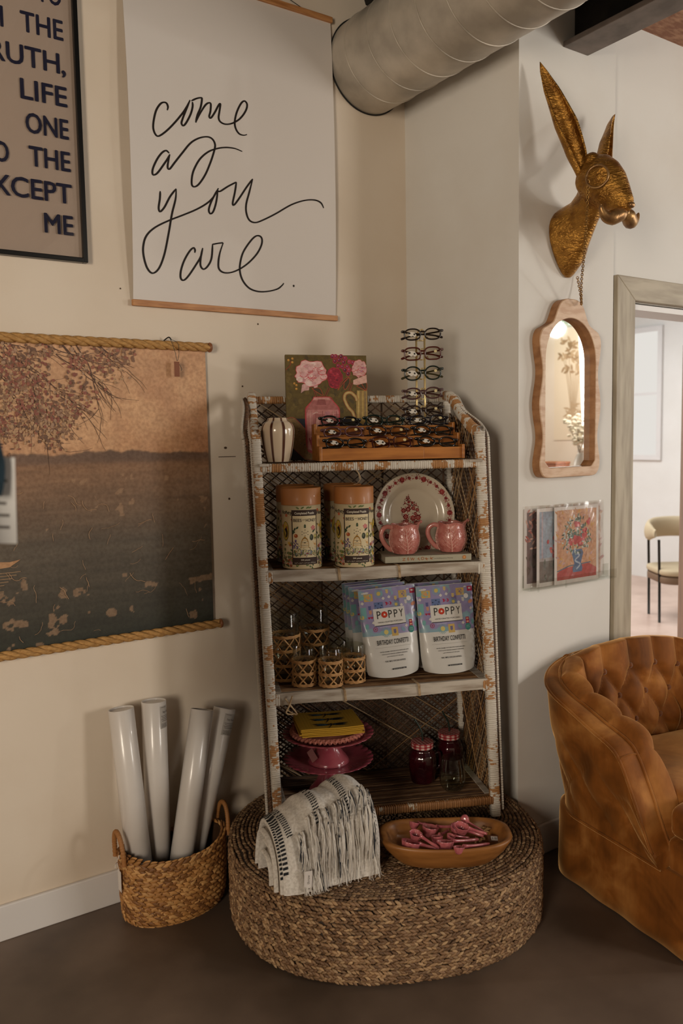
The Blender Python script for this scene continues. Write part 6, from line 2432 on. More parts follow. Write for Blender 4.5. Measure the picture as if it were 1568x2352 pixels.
def loft(g, rings, n=28):
    """rings: (centre, x radius, up radius, up vector, exponent-like egg factor)"""
    tt = np.arange(n) * 2 * PI / n
    V = []
    for c_, rx_, rz_, upv, egg in rings:
        c_, upv = np.array(c_, float), np.array(upv, float)
        upv = upv / np.linalg.norm(upv)
        xx = np.array([1.0, 0, 0])
        s_ = np.sin(tt)
        w_ = rx_ * np.cos(tt) * (1 + egg * s_)
        V.append(c_ + w_[:, None] * xx + (rz_ * s_)[:, None] * upv)
    g.add(np.concatenate(V), [quads(len(V), n, False, True), np.arange(n)[::-1][None], (np.arange(n) + (len(V) - 1) * n)[None]])


g = G()
loft(g, [((2.292, YW - .001, 2.152), .086, .114, (0, 0, 1), .40), ((2.290, YW - .012, 2.154), .090, .116, (0, 0, 1), .38), ((2.282, YW - .045, 2.172), .076, .104, (0, .12, 1), .32), ((2.266, YW - .085, 2.204), .052, .078, (0, .3, 1), .22), ((2.248, YW - .125, 2.238), .046, .062, (0, .5, 1), .1),
           ((2.234, YW - .160, 2.270), .048, .060, (0, .5, 1), 0), ((2.226, YW - .19, 2.29), .04, .05, (0, .5, 1), 0)])
hd_f = np.array([-.02, -.80, -.60])
hd_f /= np.linalg.norm(hd_f)
hd_u = np.array([0, -.60, .80])
hd_u = hd_u - hd_f * (hd_u @ hd_f)
hd_u /= np.linalg.norm(hd_u)
HC = np.array([2.216, -.800, 2.300])
rings = []
for d, rx_, rz_, off in ((a_ * 1.16, b_ * 1.14, c2_ * 1.12, d2_) for a_, b_, c2_, d2_ in ((-.080, .006, .006, .0), (-.074, .026, .030, .0), (-.055, .045, .054, .0), (-.025, .054, .066, .0), (.01, .055, .066, -.002), (.045, .049, .058, -.006), (.075, .039, .046, -.012), (.100, .029, .034, -.016), (.118, .022, .025, -.018), (.130, .012, .013, -.018), (.134, .003, .003, -.018))):
    rings.append((HC + hd_f * d + hd_u * off, rx_, rz_, hd_u, -.06))
loft(g, rings)
for sg in (-1, 1):   # cheeks and brows
    ell(g, HC + hd_f * .055 + np.array([sg * .030, 0, 0]) - hd_u * .026, (.026, .036, .030))
    ell(g, HC + hd_f * .012 + np.array([sg * .040, 0, 0]) + hd_u * .030, (.019, .030, .017))
    ell(g, HC + hd_f * -.035 + np.array([sg * .030, 0, 0]) - hd_u * .020, (.032, .036, .040))
    ell(g, HC + hd_f * -.055 + np.array([sg * .026, 0, 0]) + hd_u * .040, (.024, .026, .026))
body = g.build('head_and_neck', M_gilt, hare)
for v_ in (body.data,):
    co = np.zeros(len(v_.vertices) * 3, np.float32)
    v_.vertices.foreach_get('co', co)
    v_.vertices.foreach_set('co', (co.reshape(-1, 3) - HO.astype(np.float32)).ravel())
rm = body.modifiers.new('fuse', 'REMESH')
rm.mode = 'VOXEL'
rm.voxel_size = .0042
rm.use_smooth_shade = True
sm = body.modifiers.new('smooth', 'SMOOTH')
sm.factor, sm.iterations = .5, 5


def ear(tip, base_, w_, name, openv, bend):
    tip, base_ = np.array(tip), np.array(base_)
    g = G()
    ax = tip - base_
    L_ = np.linalg.norm(ax)
    ax /= L_
    op = np.array(openv, float)
    op = op - ax * (op @ ax)
    op /= np.linalg.norm(op)
    sd = np.cross(ax, op)
    m, n = 26, 23
    V = []
    for i in range(m):
        q = i / (m - 1)
        wd = w_ * (np.interp(q, [0, .06, .18, .45, .75, .93, 1], [.55, .62, .85, 1.0, .72, .32, .03]))
        cur = np.interp(q, [0, .15, .5, 1], [2.6, 2.3, 1.75, 1.2])
        c_ = base_ + ax * L_ * q + op * bend * math.sin(PI * q)
        row_ = []
        for th_o, rad in [(t_, 1.0) for t_ in np.linspace(-cur, cur, n)] + [(t_, .80) for t_ in np.linspace(cur, -cur, n)]:
            row_.append(c_ + wd * rad * (np.sin(th_o) * sd - np.cos(th_o) * op * .8))
        V.append(row_)
    V = np.array(V).reshape(-1, 3) - HO
    g.add(V, [quads(m, 2 * n, False, True), np.arange(2 * n)[None], (np.arange(2 * n) + (m - 1) * 2 * n)[::-1][None]])
    o = g.build(name, M_gilt, hare)
    return o


ear((2.097, -.648, 2.692), (2.186, -.752, 2.325), .040, 'ear', (-.35, -1, .1), .012)
ear((2.420, -.690, 2.580), (2.250, -.760, 2.335), .040, 'ear', (.55, -.80, .1), .008)
for sg in (-1, 1):
    c_ = HC + hd_f * .138 - hd_u * .040 + np.array([.006, 0, 0])
    g = G()
    P = np.array([c_ + np.array([sg * .002, 0, 0]), c_ + np.array([sg * .022, .004, -.010]), c_ + np.array([sg * .046, .014, -.020]), c_ + np.array([sg * .068, .020, -.016]), c_ + np.array([sg * .086, .020, .000]), c_ + np.array([sg * .092, .018, .014])]) - HO
    P = catmull(P, 4)
    tube(g, P, np.interp(np.linspace(0, 1, len(P)), [0, .15, .4, .7, 1], [.012, .022, .023, .013, .002]), 12)
    g.build('moustache_half', M_giltp, hare)
g = G()
ell(g, HC + hd_f * .152 - hd_u * .012 - HO, (.013, .010, .010))
g.build('nose', M_giltp, hare)
ec = HC + hd_f * .030 + hd_u * .014
for sg in (-1, 1):
    g = G()
    ell(g, ec + np.array([sg * .056, 0, 0]) - HO, (.009, .013, .013), None, 14, 9)
    g.build('eye', M_gilt, hare)
rc_ = ec + np.array([-.070, -.006, 0])
nrm = np.array([-.90, -.40, .05])
nrm /= np.linalg.norm(nrm)
t1 = np.cross(nrm, [0, 0, 1.0])
t1 /= np.linalg.norm(t1)
t2_ = np.cross(t1, nrm)
a_ = np.arange(40) * 2 * PI / 40
g = G()
tube(g, rc_ - HO + .034 * (np.cos(a_)[:, None] * t1 + np.sin(a_)[:, None] * t2_), .0034, 8, closed=True)
g.build('monocle_ring', M_giltp, hare)
# fine chain hanging from the monocle
cpath = catmull([rc_ + np.array([-.004, .030, -.004]), (2.158, -.790, 2.20), (2.20, -.748, 2.10), (2.25, -.694, 2.01), (2.288, -.662, 1.955), (2.309, -.645, 1.945), (2.326, -.626, 1.985), (2.333, -.606, 2.045)], 12)
q = np.concatenate([[0], np.cumsum(np.linalg.norm(np.diff(cpath, axis=0), axis=1))])
g = G()
nl = int(q[-1] / .0078)
for i in range(nl):
    s_ = (i + .5) / nl * q[-1]
    c_ = np.array([np.interp(s_, q, cpath[:, k]) for k in range(3)])
    d_ = np.array([np.interp(min(s_ + .004, q[-1]), q, cpath[:, k]) for k in range(3)]) - np.array([np.interp(max(s_ - .004, 0), q, cpath[:, k]) for k in range(3)])
    d_ /= np.linalg.norm(d_)
    u_ = np.cross(d_, [.6, -.8, .1])
    u_ /= np.linalg.norm(u_)
    w_ = u_ if i % 2 else np.cross(d_, u_)
    a_ = np.arange(10) * 2 * PI / 10
    tube(g, c_ - HO + np.cos(a_)[:, None] * d_ * .0058 + np.sin(a_)[:, None] * w_ * .0038, .0013, 5, closed=True)
g.build('monocle_chain', M_brass, hare)

# wavy mirror
M_mango = mat('pale_mango_wood', '#cfb092', rough=.5, col2='#b99270', var=7, stretch=(2.2, 2.2, 9), bump=(30, .12, .001))
M_mirror = bpy.data.materials.new('silvered_glass')
M_mirror.use_nodes = True
b_ = M_mirror.node_tree.nodes['Principled BSDF']
b_.inputs['Base Color'].default_value = (.86, .85, .83, 1)
b_.inputs['Metallic'].default_value = 1
b_.inputs['Roughness'].default_value = .015
mir = thing('wavy_mirror', 'arched wall mirror in a pale wavy wooden frame below the hare', 'mirror', (2.281, YW, 1.353))
hf = [(0, .610), (.034, .607), (.060, .588), (.078, .552), (.092, .528), (.118, .514), (.144, .500), (.156, .470), (.152, .425), (.142, .375), (.143, .335), (.152, .290), (.157, .250), (.152, .205), (.142, .160), (.141, .125), (.149, .085), (.155, .050), (.148, .018), (.125, .001), (.06, 0)]
outl = catmull(hf + [(0, 0)] + [(-x, z) for x, z in hf[::-1]][:-1], 4, True)
inn = []
for k in range(len(outl)):
    pass
IW, IB, IA = .128, .034, .402
inr = [(IW - .02, IB), (IW, IB + .02), (IW, IA)] + [(IW * math.cos(q_), IA + IW * 1.12 * math.sin(q_)) for q_ in np.linspace(0, PI, 25)[1:-1]] + [(-IW, IA), (-IW, IB + .02), (-IW + .02, IB)]
inr = np.array(inr)


def resample(P, n, start):
    P = np.asarray(P, float)
    k = int(np.argmin(np.hypot(*(P - np.array(start)).T)))
    P = np.roll(P, -k, 0)
    Q = np.concatenate([P, P[:1]])
    d = np.concatenate([[0], np.cumsum(np.hypot(*np.diff(Q, axis=0).T))])
    if np.sum((P[:, 0] * np.roll(P[:, 1], -1) - np.roll(P[:, 0], -1) * P[:, 1])) < 0:
        Q = Q[::-1]
        d = d[-1] - d[::-1]
    return d, Q


# match the two outlines by angle about the middle, so that the face quads stay clean
ang = np.linspace(-PI, PI, 221)[:-1]


def polar(P, c0):
    P = np.asarray(P, float)
    a2 = np.arctan2(P[:, 1] - c0[1], P[:, 0] - c0[0])
    r2 = np.hypot(P[:, 0] - c0[0], P[:, 1] - c0[1])
    k = np.argsort(a2)
    a3, r3 = a2[k], r2[k]
    a3 = np.concatenate([a3 - 2 * PI, a3, a3 + 2 * PI])
    r3 = np.tile(r3, 3)
    r_ = np.interp(ang, a3, r3)
    return np.stack([c0[0] + r_ * np.cos(ang), c0[1] + r_ * np.sin(ang)], 1)


def dense(P):
    P = np.asarray(P, float)
    Q = np.concatenate([P, P[:1]])
    return np.concatenate([Q[i] + (Q[i + 1] - Q[i]) * (np.arange(12) / 12)[:, None] for i in range(len(P))])


Oo, Ii = polar(dense(outl), (0, .28)), polar(dense(inr), (0, .28))
D_ = .036
g = G()
rings = [np.stack([Oo[:, 0], 0 * ang - .0005, Oo[:, 1]], 1), np.stack([Oo[:, 0], 0 * ang - D_ + .003, Oo[:, 1]], 1), np.stack([Oo[:, 0] * .985, 0 * ang - D_, .28 + (Oo[:, 1] - .28) * .992], 1),
         np.stack([Ii[:, 0] * 1.012, 0 * ang - D_, .28 + (Ii[:, 1] - .28) * 1.006], 1), np.stack([Ii[:, 0], 0 * ang - D_ + .002, Ii[:, 1]], 1), np.stack([Ii[:, 0], 0 * ang - .008, Ii[:, 1]], 1)]
g.add(np.concatenate(rings[:2]), quads(2, len(ang), False, True), 1)
g.add(np.concatenate(rings[1:5]), quads(4, len(ang), False, True), 0)
g.add(np.concatenate(rings[4:]), quads(2, len(ang), False, True), 1)
fo = g.build('wavy_frame', [M_mango, mat('brown_mango_edge', '#a9794f', rough=.5, col2='#8a5c36', var=7, stretch=(2.2, 2.2, 5), bump=(30, .12, .001))], mir)
es = fo.modifiers.new('edges', 'EDGE_SPLIT')
es.split_angle = math.radians(40)
g = G()
g.add(np.stack([Ii[:, 0] * 1.01, 0 * ang - .0095, Ii[:, 1]], 1), np.arange(len(ang))[None, :], 0, (1, 1, 1), False)
g.build('mirror_glass', M_mirror, mir)

# clear wall pocket with art prints in sleeves
M_sleeve = glass_mat('clear_sleeve', '#fbfaf8', rough=.14, base=.17)
M_acr = glass_mat('clear_acrylic', '#fafbfa', rough=.03, base=.03, top=.4)
pk_ = thing('print_pocket', 'clear acrylic ledge on the wall that holds the sleeved flower prints', 'print holder', (2.08, YW, .9695))
g = G()
box(g, (0, -.0035, 0), (.452, -.001, .05))
box(g, (0, -.040, 0), (.452, -.001, .003))
box(g, (0, -.040, .003), (.452, -.037, .034))
g.build('acrylic_ledge', M_acr, pk_)
for x in (.030, .17):
    g = G()
    box(g, (x, -.043, -.004), (x + .008, -.0405, .022))
    g.build('clip', M_acr, pk_)
M_matb = mat('white_mount_board', '#d2ccc8', rough=.6)


def print_art(kind):
    r = random.Random(kind * 7 + 3)
    ar = Art()
    W2, H2 = .232, .272
    x0, x1, z0, z1 = .012, W2 - .012, .014, H2 - .012
    C_ = lambda x: x0 + x * (x1 - x0)
    D2 = lambda z: z0 + z * (z1 - z0)
    if kind == 2:
        ar.rect(x0, z0, x1, z1, '#c99a78')
        for k in range(160):
            ar.leaf(C_(r.uniform(.02, .92)), D2(r.uniform(.2, .97)), .02, .007, r.random() * 3.1, r.choice(['#c98f62', '#cfa08a', '#d2ab93', '#b98a70', '#c0a0a0', '#d0a050']))
        ar.poly([(C_(0), D2(0)), (C_(1), D2(0)), (C_(1), D2(.12)), (C_(.80), D2(.20)), (C_(.1), D2(.16)), (C_(0), D2(.10))], '#b04a48')
        ar.line([(C_(0), D2(.13)), (C_(.3), D2(.19)), (C_(.85), D2(.21))], .004, '#5a6a80')
        ar.poly([(C_(.40), D2(.09)), (C_(.62), D2(.09)), (C_(.64), D2(.14)), (C_(.60), D2(.22)), (C_(.66), D2(.36)), (C_(.62), D2(.42)), (C_(.40), D2(.42)), (C_(.37), D2(.36)), (C_(.43), D2(.22)), (C_(.38), D2(.14))], '#4f6f95')
        ar.line(catmull([(C_(.42), D2(.38)), (C_(.56), D2(.33)), (C_(.45), D2(.26)), (C_(.58), D2(.20)), (C_(.48), D2(.13))], 4), .006, '#a9b8c8')
        for k in range(230):
            an, q = r.random() * 6.28, r.random() ** .6
            x, z = .50 + .34 * q * math.cos(an) * (1 - .3 * math.sin(an)), .63 + .27 * q * math.sin(an)
            ar.leaf(C_(x), D2(z), .014, .006, r.random() * 6.28, r.choice(['#3f5f56', '#55745f', '#6a8a78', '#4a6a70', '#c3ccc8', '#aebcb8', '#d0d4d0', '#2f4a44']))
        for x, z, q in ((.50, .78, .014), (.46, .55, .018), (.66, .60, .015), (.33, .54, .014), (.58, .52, .013), (.80, .80, .011), (.70, .68, .010)):
            for k in range(9):
                ar.ell(C_(x) + r.gauss(0, q * .4), D2(z) + r.gauss(0, q * .4), q * .55, q * .45, r.choice(['#b83c42', '#c25055', '#a52f3a', '#d07a78']), 8, r.random() * 3)
    elif kind == 1:
        ar.rect(x0, z0, x1, z1, '#8a9aa8')
        ar.rect(C_(0), D2(.0), C_(.38), D2(.30), '#6d6a66')
        ar.rect(C_(.0), D2(.34), C_(.42), D2(1), '#92a2b4')
        for x in (.05, .36, .44):
            ar.rect(C_(x), D2(.32), C_(x + .035), D2(1), '#b2a8b4')
        ar.rect(C_(0), D2(.30), C_(.6), D2(.345), '#a9a4a6')
        for k in range(90):
            ar.leaf(C_(r.uniform(.45, .98)), D2(r.uniform(.5, .98)), .02, .006, r.uniform(1, 2), r.choice(['#6f8f9c', '#7f9aa0', '#8aa090', '#a09aa8']))
        for k in range(70):
            ar.ell(C_(r.gauss(.55, .13)), D2(r.gauss(.42, .10)), .008, .006, r.choice(['#b8353c', '#c8484c', '#a52a34', '#55745f', '#d06a68']), 8, r.random() * 3)
        for k in range(40):
            ar.leaf(C_(r.uniform(.1, .98)), D2(r.uniform(.02, .28)), .02, .005, r.random() * 3, r.choice(['#5f625e', '#7a7670', '#55604f', '#84807a']))
    elif kind == 0:
        ar.rect(x0, z0, x1, z1, '#6b5a5c')
        for k in range(200):
            z = r.random()
            ar.leaf(C_(r.random()), D2(z), .02, .007, r.random() * 3, r.choice(['#c48a80', '#a86a62', '#8a7078', '#d0a898', '#b0564e'] if z > .45 else ['#4a4a46', '#5f5a54', '#3f443c', '#6d6258']))
    else:
        ar.rect(x0, z0, x1, z1, '#cbb0a0')
        for k in range(80):
            ar.leaf(C_(r.random()), D2(r.random()), .03, .008, r.random() * 3, r.choice(['#d0b8a8', '#c8a898', '#d4c0b4', '#c0a0a0']))
    return ar


for kind, x, y, rot_, lab in ((0, 2.083, -.5965, .012, 'sleeved print at the far left of the wall pocket, only a dark strip showing'), (1, 2.128, -.6125, .010, 'sleeved print of a grey-blue window with red flowers, second from the left'), (3, 2.252, -.6045, -.010, 'pale sleeved print behind the vase print, its right edge showing'), (2, 2.208, -.6205, .004, 'sleeved print of red flowers in a blue vase, in front of the other prints')):
    o = thing('art_print', lab, 'art print', (x, y, .9765), 0, 'sleeved prints in the wall pocket')
    o.rotation_euler = (-.012, rot_, 0)
    g = G()
    box(g, (0, -.002, 0), (.232, 0, .272))
    g.build('mount_board', M_matb, o)
    g = G()
    print_art(kind).emit(g, lambda u, v_, h: (u, -.002 - h, v_), .0002, thick=.0008)
    g.build('picture', M_paint, o)
    g = G()
    sv_ = lambda u, v_: (u * .238 - .003, -.0045 - .0016 * np.abs(np.sin(u * 7 + v_ * 5 + kind)) - .0013 * np.sin(u * 23 - v_ * 17 + kind) * np.sin(u * 5), v_ * .282)
    grid(g, sv_, 40, 40)
    g.build('clear_sleeve', M_sleeve, o)

# ---------------------------------------------------------------- velvet armchair
def velvet(name, c1, c2, c3):
    m = bpy.data.materials.new(name)
    m.use_nodes = True
    nt = m.node_tree
    b = nt.nodes['Principled BSDF']
    N, L = nt.nodes.new, nt.links.new
    b.inputs['Roughness'].default_value = .72
    b.inputs['Sheen Weight'].default_value = 1.0
    b.inputs['Sheen Roughness'].default_value = .34
    b.inputs['Sheen Tint'].default_value = (*lin('#f0bd7c'), 1)
    b.inputs['Specular IOR Level'].default_value = .25
    tc, n1, n2, mp = N('ShaderNodeTexCoord'), N('ShaderNodeTexNoise'), N('ShaderNodeTexNoise'), N('ShaderNodeMapping')
    n1.inputs['Scale'].default_value = 6.5
    n1.inputs['Detail'].default_value = 6
    n1.inputs['Distortion'].default_value = .8
    L(tc.outputs['Object'], n1.inputs['Vector'])
    mp.inputs['Scale'].default_value = (60, 60, 7)
    L(tc.outputs['Object'], mp.inputs[0])
    L(mp.outputs[0], n2.inputs['Vector'])
    n2.inputs['Scale'].default_value = 1.5
    cr_ = N('ShaderNodeValToRGB')
    e = cr_.color_ramp.elements
    e[0].position, e[0].color = .30, (*lin(c1), 1)
    e[1].position, e[1].color = .74, (*lin(c3), 1)
    x = e.new(.5)
    x.color = (*lin(c2), 1)
    L(n1.outputs[0], cr_.inputs[0])
    mx = N('ShaderNodeMix')
    mx.data_type = 'RGBA'
    mx.blend_type = 'MULTIPLY'
    mx.inputs['Factor'].default_value = .30
    L(cr_.outputs[0], mx.inputs['A'])
    L(n2.outputs[0], mx.inputs['B'])
    L(mx.outputs['Result'], b.inputs['Base Color'])
    bp = N('ShaderNodeBump')
    bp.inputs['Strength'].default_value = .25
    bp.inputs['Distance'].default_value = .004
    L(n1.outputs[0], bp.inputs['Height'])
    L(bp.outputs[0], b.inputs['Normal'])
    return m


M_velvet = velvet('golden_brown_velvet', '#653709', '#8d521a', '#be8040')
ach = thing('velvet_armchair', 'golden-brown velvet barrel armchair with button-tufted back at the right', 'armchair', (2.4555, -1.044, 0), math.radians(-9.5))
Wc, Yb, Yf, Rc = .38, .36, -.20, .20
# plan path: left arm front, along the side, round the back, to the right arm front
pts = [(-Wc, y) for y in np.linspace(Yf, Yb - Rc, 40)]
pts += [(-Wc + Rc - Rc * math.cos(a), Yb - Rc + Rc * math.sin(a)) for a in np.linspace(0, PI / 2, 26)[1:]]
pts += [(x, Yb) for x in np.linspace(-Wc + Rc, Wc - Rc, 30)[1:]]
half_ = len(pts)
pts += [(Wc - Rc + Rc * math.sin(a), Yb - Rc + Rc * math.cos(a)) for a in np.linspace(0, PI / 2, 26)[1:]]
pts += [(Wc, y) for y in np.linspace(Yb - Rc, Yf, 40)[1:]]
pts = np.array(pts)
dl = np.concatenate([[0], np.cumsum(np.hypot(*np.diff(pts, axis=0).T))])
NS = 330
ss = np.linspace(0, dl[-1], NS)
# denser towards the arm fronts
ss = dl[-1] * (.5 + .5 * np.sign(ss / dl[-1] - .5) * np.abs(2 * (ss / dl[-1]) - 1) ** .8)
PX, PY = np.interp(ss, dl, pts[:, 0]), np.interp(ss, dl, pts[:, 1])
TX, TY = np.gradient(PX, ss), np.gradient(PY, ss)
tl = np.hypot(TX, TY)
NX, NY = -TY / tl, TX / tl
k7 = np.ones(13) / 13
pad = lambda a: np.convolve(np.concatenate([[a[0]] * 6, a, [a[-1]] * 6]), k7, 'valid')
NX, NY = pad(NX), pad(NY)
nl_ = np.hypot(NX, NY)
NX, NY = NX / nl_, NY / nl_
dist = np.minimum(ss, dl[-1] - ss)          # distance from the arm front
Ht = np.interp(dist, [0, .02, .06, .125, .16, .25, .36, .50, .66, .80, 1.0], [.265, .30, .40, .535, .560, .592, .632, .678, .715, .733, .74])
Ht = pad(Ht)
bwid = np.interp(dist, [0, .14, .30, .50, .60, .75], [.062, .062, .055, .040, .022, .012])
flare = np.interp(dist, [0, .10, .25, .45, .70, 1.0], [.030, .046, .060, .068, .045, .030])
thick = np.interp(dist, [0, .15, .4, .8], [.070, .085, .105, .115])
SEAT, ZS_ = .335, .232
rowsV, tags_ = [], []


def ring(d, z, t):
    rowsV.append(np.stack([PX + NX * d, PY + NY * d, z], 1))
    tags_.append(t)


# outside, from the skirt seam up
out = []
for q in np.linspace(0, 1, 26):
    z = ZS_ + (Ht - .012 - ZS_) * q
    d = flare * (q ** 1.5) + .014 * np.sin(PI * q) + .006 * np.sin(dist * 21 + q * 6) * np.sin(PI * q) * .7
    dm = np.abs(np.sin(PI * (dist / .17 + q * 2.2))) ** .35 * np.abs(np.sin(PI * (dist / .17 - q * 2.2))) ** .35
    d = d + .018 * (dm - 1) * np.clip(np.sin(PI * np.clip(q * 1.35, 0, 1)), 0, 1) * np.clip(dist / .10, 0, 1)
    ring(d, z, 'o')
ring(flare + .003, Ht - .006, 'w')
ring(flare + .001, Ht + .000, 'w')
for q in np.linspace(0, 1, 7):
    ring(flare - .004 - bwid * q, Ht + .004 + .004 * np.sin(PI * q), 'b')
# inner roll and tufted inside
base_d = flare - .008 - bwid
NB = .118
aa = ss / NB
M_IN = 70
for q in np.linspace(0, 1, M_IN):
    rolld = .060
    if q < .30:
        an = q / .30 * PI * .62
        d = base_d - rolld * (1 - np.cos(an)) * .75
        z = Ht + .004 + .032 * np.sin(an) - .010 * q
    else:
        p_ = (q - .30) / .70
        d0 = base_d - rolld * (1 - math.cos(PI * .62)) * .75
        z0 = Ht + .004 + .032 * math.sin(PI * .62) - .003
        d = d0 - (thick - .062) * np.clip(p_ * 1.6, 0, 1) - .012 * p_
        z = z0 + (np.minimum(SEAT, z0 - .02) - z0) * p_
    # tufting: pleats over the roll, then diamonds between the buttons
    t = (Ht + .03 - z) / .092
    pleat = np.abs(np.sin(PI * aa)) ** .45
    dia = np.abs(np.sin(PI * (aa + t / 2 - .5))) ** .5 * np.abs(np.sin(PI * (aa - t / 2 + .5))) ** .5
    m_ = np.clip((t - .95) / .18, 0, 1)
    amp = .034 * np.clip(q / .08, 0, 1) * np.clip((1 - q) / .04, .2, 1) * np.clip(dist / .12, .15, 1)
    puff = (pleat - 1) * (1 - m_) * .85 + (dia - 1) * m_
    d = d + amp * -puff * 1.0 - .012 * np.clip(q / .08, 0, 1)
    z = z + amp * puff * .5 * np.clip(1 - q / .35, 0, 1)
    ring(d, z, 'i')
V = np.stack(rowsV, 0)
nr = len(V)
g = G()
F = quads(nr, NS)
io = tags_.index('w')
g.add(V.reshape(-1, 3), F)
for e_ in (0, NS - 1):
    g.add(V[:, e_], np.arange(nr)[None, ::(1 if e_ else -1)])
sh = g.build('barrel_back', M_velvet, ach)
# welts along the two edges of the arm facing
g = G()
for j, off in ((io, .003), (io + 8, .003)):
    P = V[j][2:-2].copy()
    P[:, 2] += off
    tube(g, P, .0048, 7)
P = V[0][1:-1].copy() + np.stack([NX, NY, 0 * NX], 1)[1:-1] * .004
tube(g, P, .0045, 7)
g.build('welt', M_velvet, ach)
# cross seam where the arm facing turns down, and the worn corner
g = G()
j = int(np.argmin(np.abs(dist[:NS // 2] - .128)))
tube(g, V[io:io + 9, j] + [0, 0, .002], .003, 6)
j = int(np.argmin(np.abs(dist[:NS // 2] - .62)))
tube(g, V[io:io + 9, j] + [0, 0, .003], .003, 6)
g.build('cross_seam', M_velvet, ach)
g = G()
c_ = V[io + 8, j]
rj = np.random.default_rng(5)
for k in range(14):
    P = c_ + np.array([[0, 0, .004], [.010, -.006, .008], [.022, -.012, .002], [.030, -.020, -.008]]) * rj.uniform(.5, 1.1) + rj.normal(0, .003, (4, 3))
    tube(g, catmull(P, 3), .0008, 4)
g.build('frayed_threads', mat('frayed_thread', '#c9b49c', rough=.9), ach)
# buttons
M_btn = mat('velvet_button', '#6d3b0e', rough=.8, sheen=.4)
IQ = nr - M_IN
Vi = V[IQ:]
for row_, tt_ in enumerate((1.0, 2.0, 3.0)):
    for k in range(1, int(dl[-1] / NB)):
        a0 = k + (.5 if row_ % 2 else .0)
        s_ = a0 * NB
        if s_ < .30 or s_ > dl[-1] - .30:
            continue
        i = int(np.argmin(np.abs(ss - s_)))
        tcol = (Ht[i] + .03 - Vi[:, i, 2]) / .092
        r_ = int(np.argmin(np.abs(tcol - (tt_ + .0)) + (np.arange(M_IN) < M_IN * .25) * 9))
        if r_ > M_IN - 6:
            continue
        g = G()
        ell(g, Vi[r_, i] - np.array([NX[i], NY[i], 0]) * .002, (.010, .010, .010), None, 12, 8)
        g.build('tuft_button', M_btn, ach)


def squad(g, c, r, e1=.35, e2=.35, nu=48, nv=24, wob=0.0):
    u = np.arange(nu) * 2 * PI / nu
    v_ = np.linspace(-PI / 2, PI / 2, nv)
    sg_ = lambda a, p: np.sign(a) * np.abs(a) ** p
    cv, sv_ = sg_(np.cos(v_), e1)[:, None], sg_(np.sin(v_), e1)[:, None]
    V = np.stack([c[0] + r[0] * cv * sg_(np.cos(u), e2), c[1] + r[1] * cv * sg_(np.sin(u), e2), c[2] + r[2] * sv_ * np.ones(nu)], -1)
    V[..., 2] += wob * np.sin(V[..., 0] * 11) * np.cos(V[..., 1] * 9)
    g.add(V.reshape(-1, 3), [quads(nv, nu, False, True)[:, ::-1]])
    return V


g = G()
squad(g, (0, .02, .375), (.275, .245, .062), .42, .25, wob=.003)
squad(g, (0, -.272, .372), (.355, .092, .060), .42, .22, wob=.003)
g.build('seat_cushion', M_velvet, ach)
g = G()
squad(g, (0, -.268, .275), (.362, .085, .055), .25, .18)
g.build('front_rail', M_velvet, ach)
# skirt: rounded rectangle, slightly flared to the floor
out2 = []
for cx_, cy, a0 in ((-Wc + .15, Yb - .15, PI), (-Wc + .15, Yb - .15, PI / 2)):
    pass
sk = [(-Wc + .03, -.335)] + [(-Wc + .15 - .15 * math.cos(a), Yb - .15 + .15 * math.sin(a)) for a in np.linspace(0, PI / 2, 14)] + [(Wc - .15 + .15 * math.sin(a), Yb - .15 + .15 * math.cos(a)) for a in np.linspace(0, PI / 2, 14)] + [(Wc - .03, -.335)]
sk = [(-Wc, -.30), (-Wc + .03, -.335)][0:0] + [(-Wc + .008, -.322), (-Wc, -.30)] + sk[1:-1] + [(Wc, -.30), (Wc - .008, -.322), (Wc - .03, -.335), (-Wc + .03, -.335)]
sk = np.array(sk)
dsk = np.concatenate([sk, sk[:1]])
q = np.concatenate([[0], np.cumsum(np.hypot(*np.diff(dsk, axis=0).T))])
u_ = np.linspace(0, q[-1], 241)[:-1]
S2 = np.stack([np.interp(u_, q, dsk[:, 0]), np.interp(u_, q, dsk[:, 1])], 1)
g = G()
R_ = []
for z, k in ((.236, .975), (.232, .992), (.20, .998), (.12, 1.002 + 0), (.05, 1.006), (.006, 1.010), (.004, .99), (.10, .97)):
    w_ = .0025 * np.sin(u_ * 37) * (1 - z / .25)
    R_.append(np.stack([S2[:, 0] * k + w_ * np.sign(S2[:, 0]), (S2[:, 1] - .02) * k + .02, np.full(len(u_), z)], 1))
g.add(np.concatenate(R_), quads(len(R_), len(u_), False, True))
g.add(R_[0], np.arange(len(u_))[None, :])
g.build('skirt', M_velvet, ach)

# ---------------------------------------------------------------- the next room, the room behind, the foreground
M_bouc = mat('beige_upholstery', '#b3a183', rough=.85, bump=(200, .4, .001))
M_brownf = mat('brown_seat_band', '#6f5640', rough=.7)
ch = thing('dining_chair', 'beige chair with a curved back and thin black legs in the next room', 'chair', (5.94, 1.34, .004), math.radians(-34))
g = G()
squad(g, (0, 0, .405), (.25, .24, .035), .5, .45)
g.build('seat_cushion', M_bouc, ch)
g = G()
squad(g, (0, 0, .345), (.245, .235, .035), .3, .45)
g.build('seat_band', M_brownf, ch)
g = G()
an = np.linspace(math.radians(-20), math.radians(200), 40)
tube(g, np.stack([.265 * np.cos(an), .03 + .235 * np.sin(an), .705 + .02 * np.sin(an)], 1), np.interp(np.linspace(0, 1, 40), [0, .08, .3, .7, .92, 1], [.030, .065, .085, .085, .065, .030]), 14, flat=.42)
g.build('curved_back', M_bouc, ch)
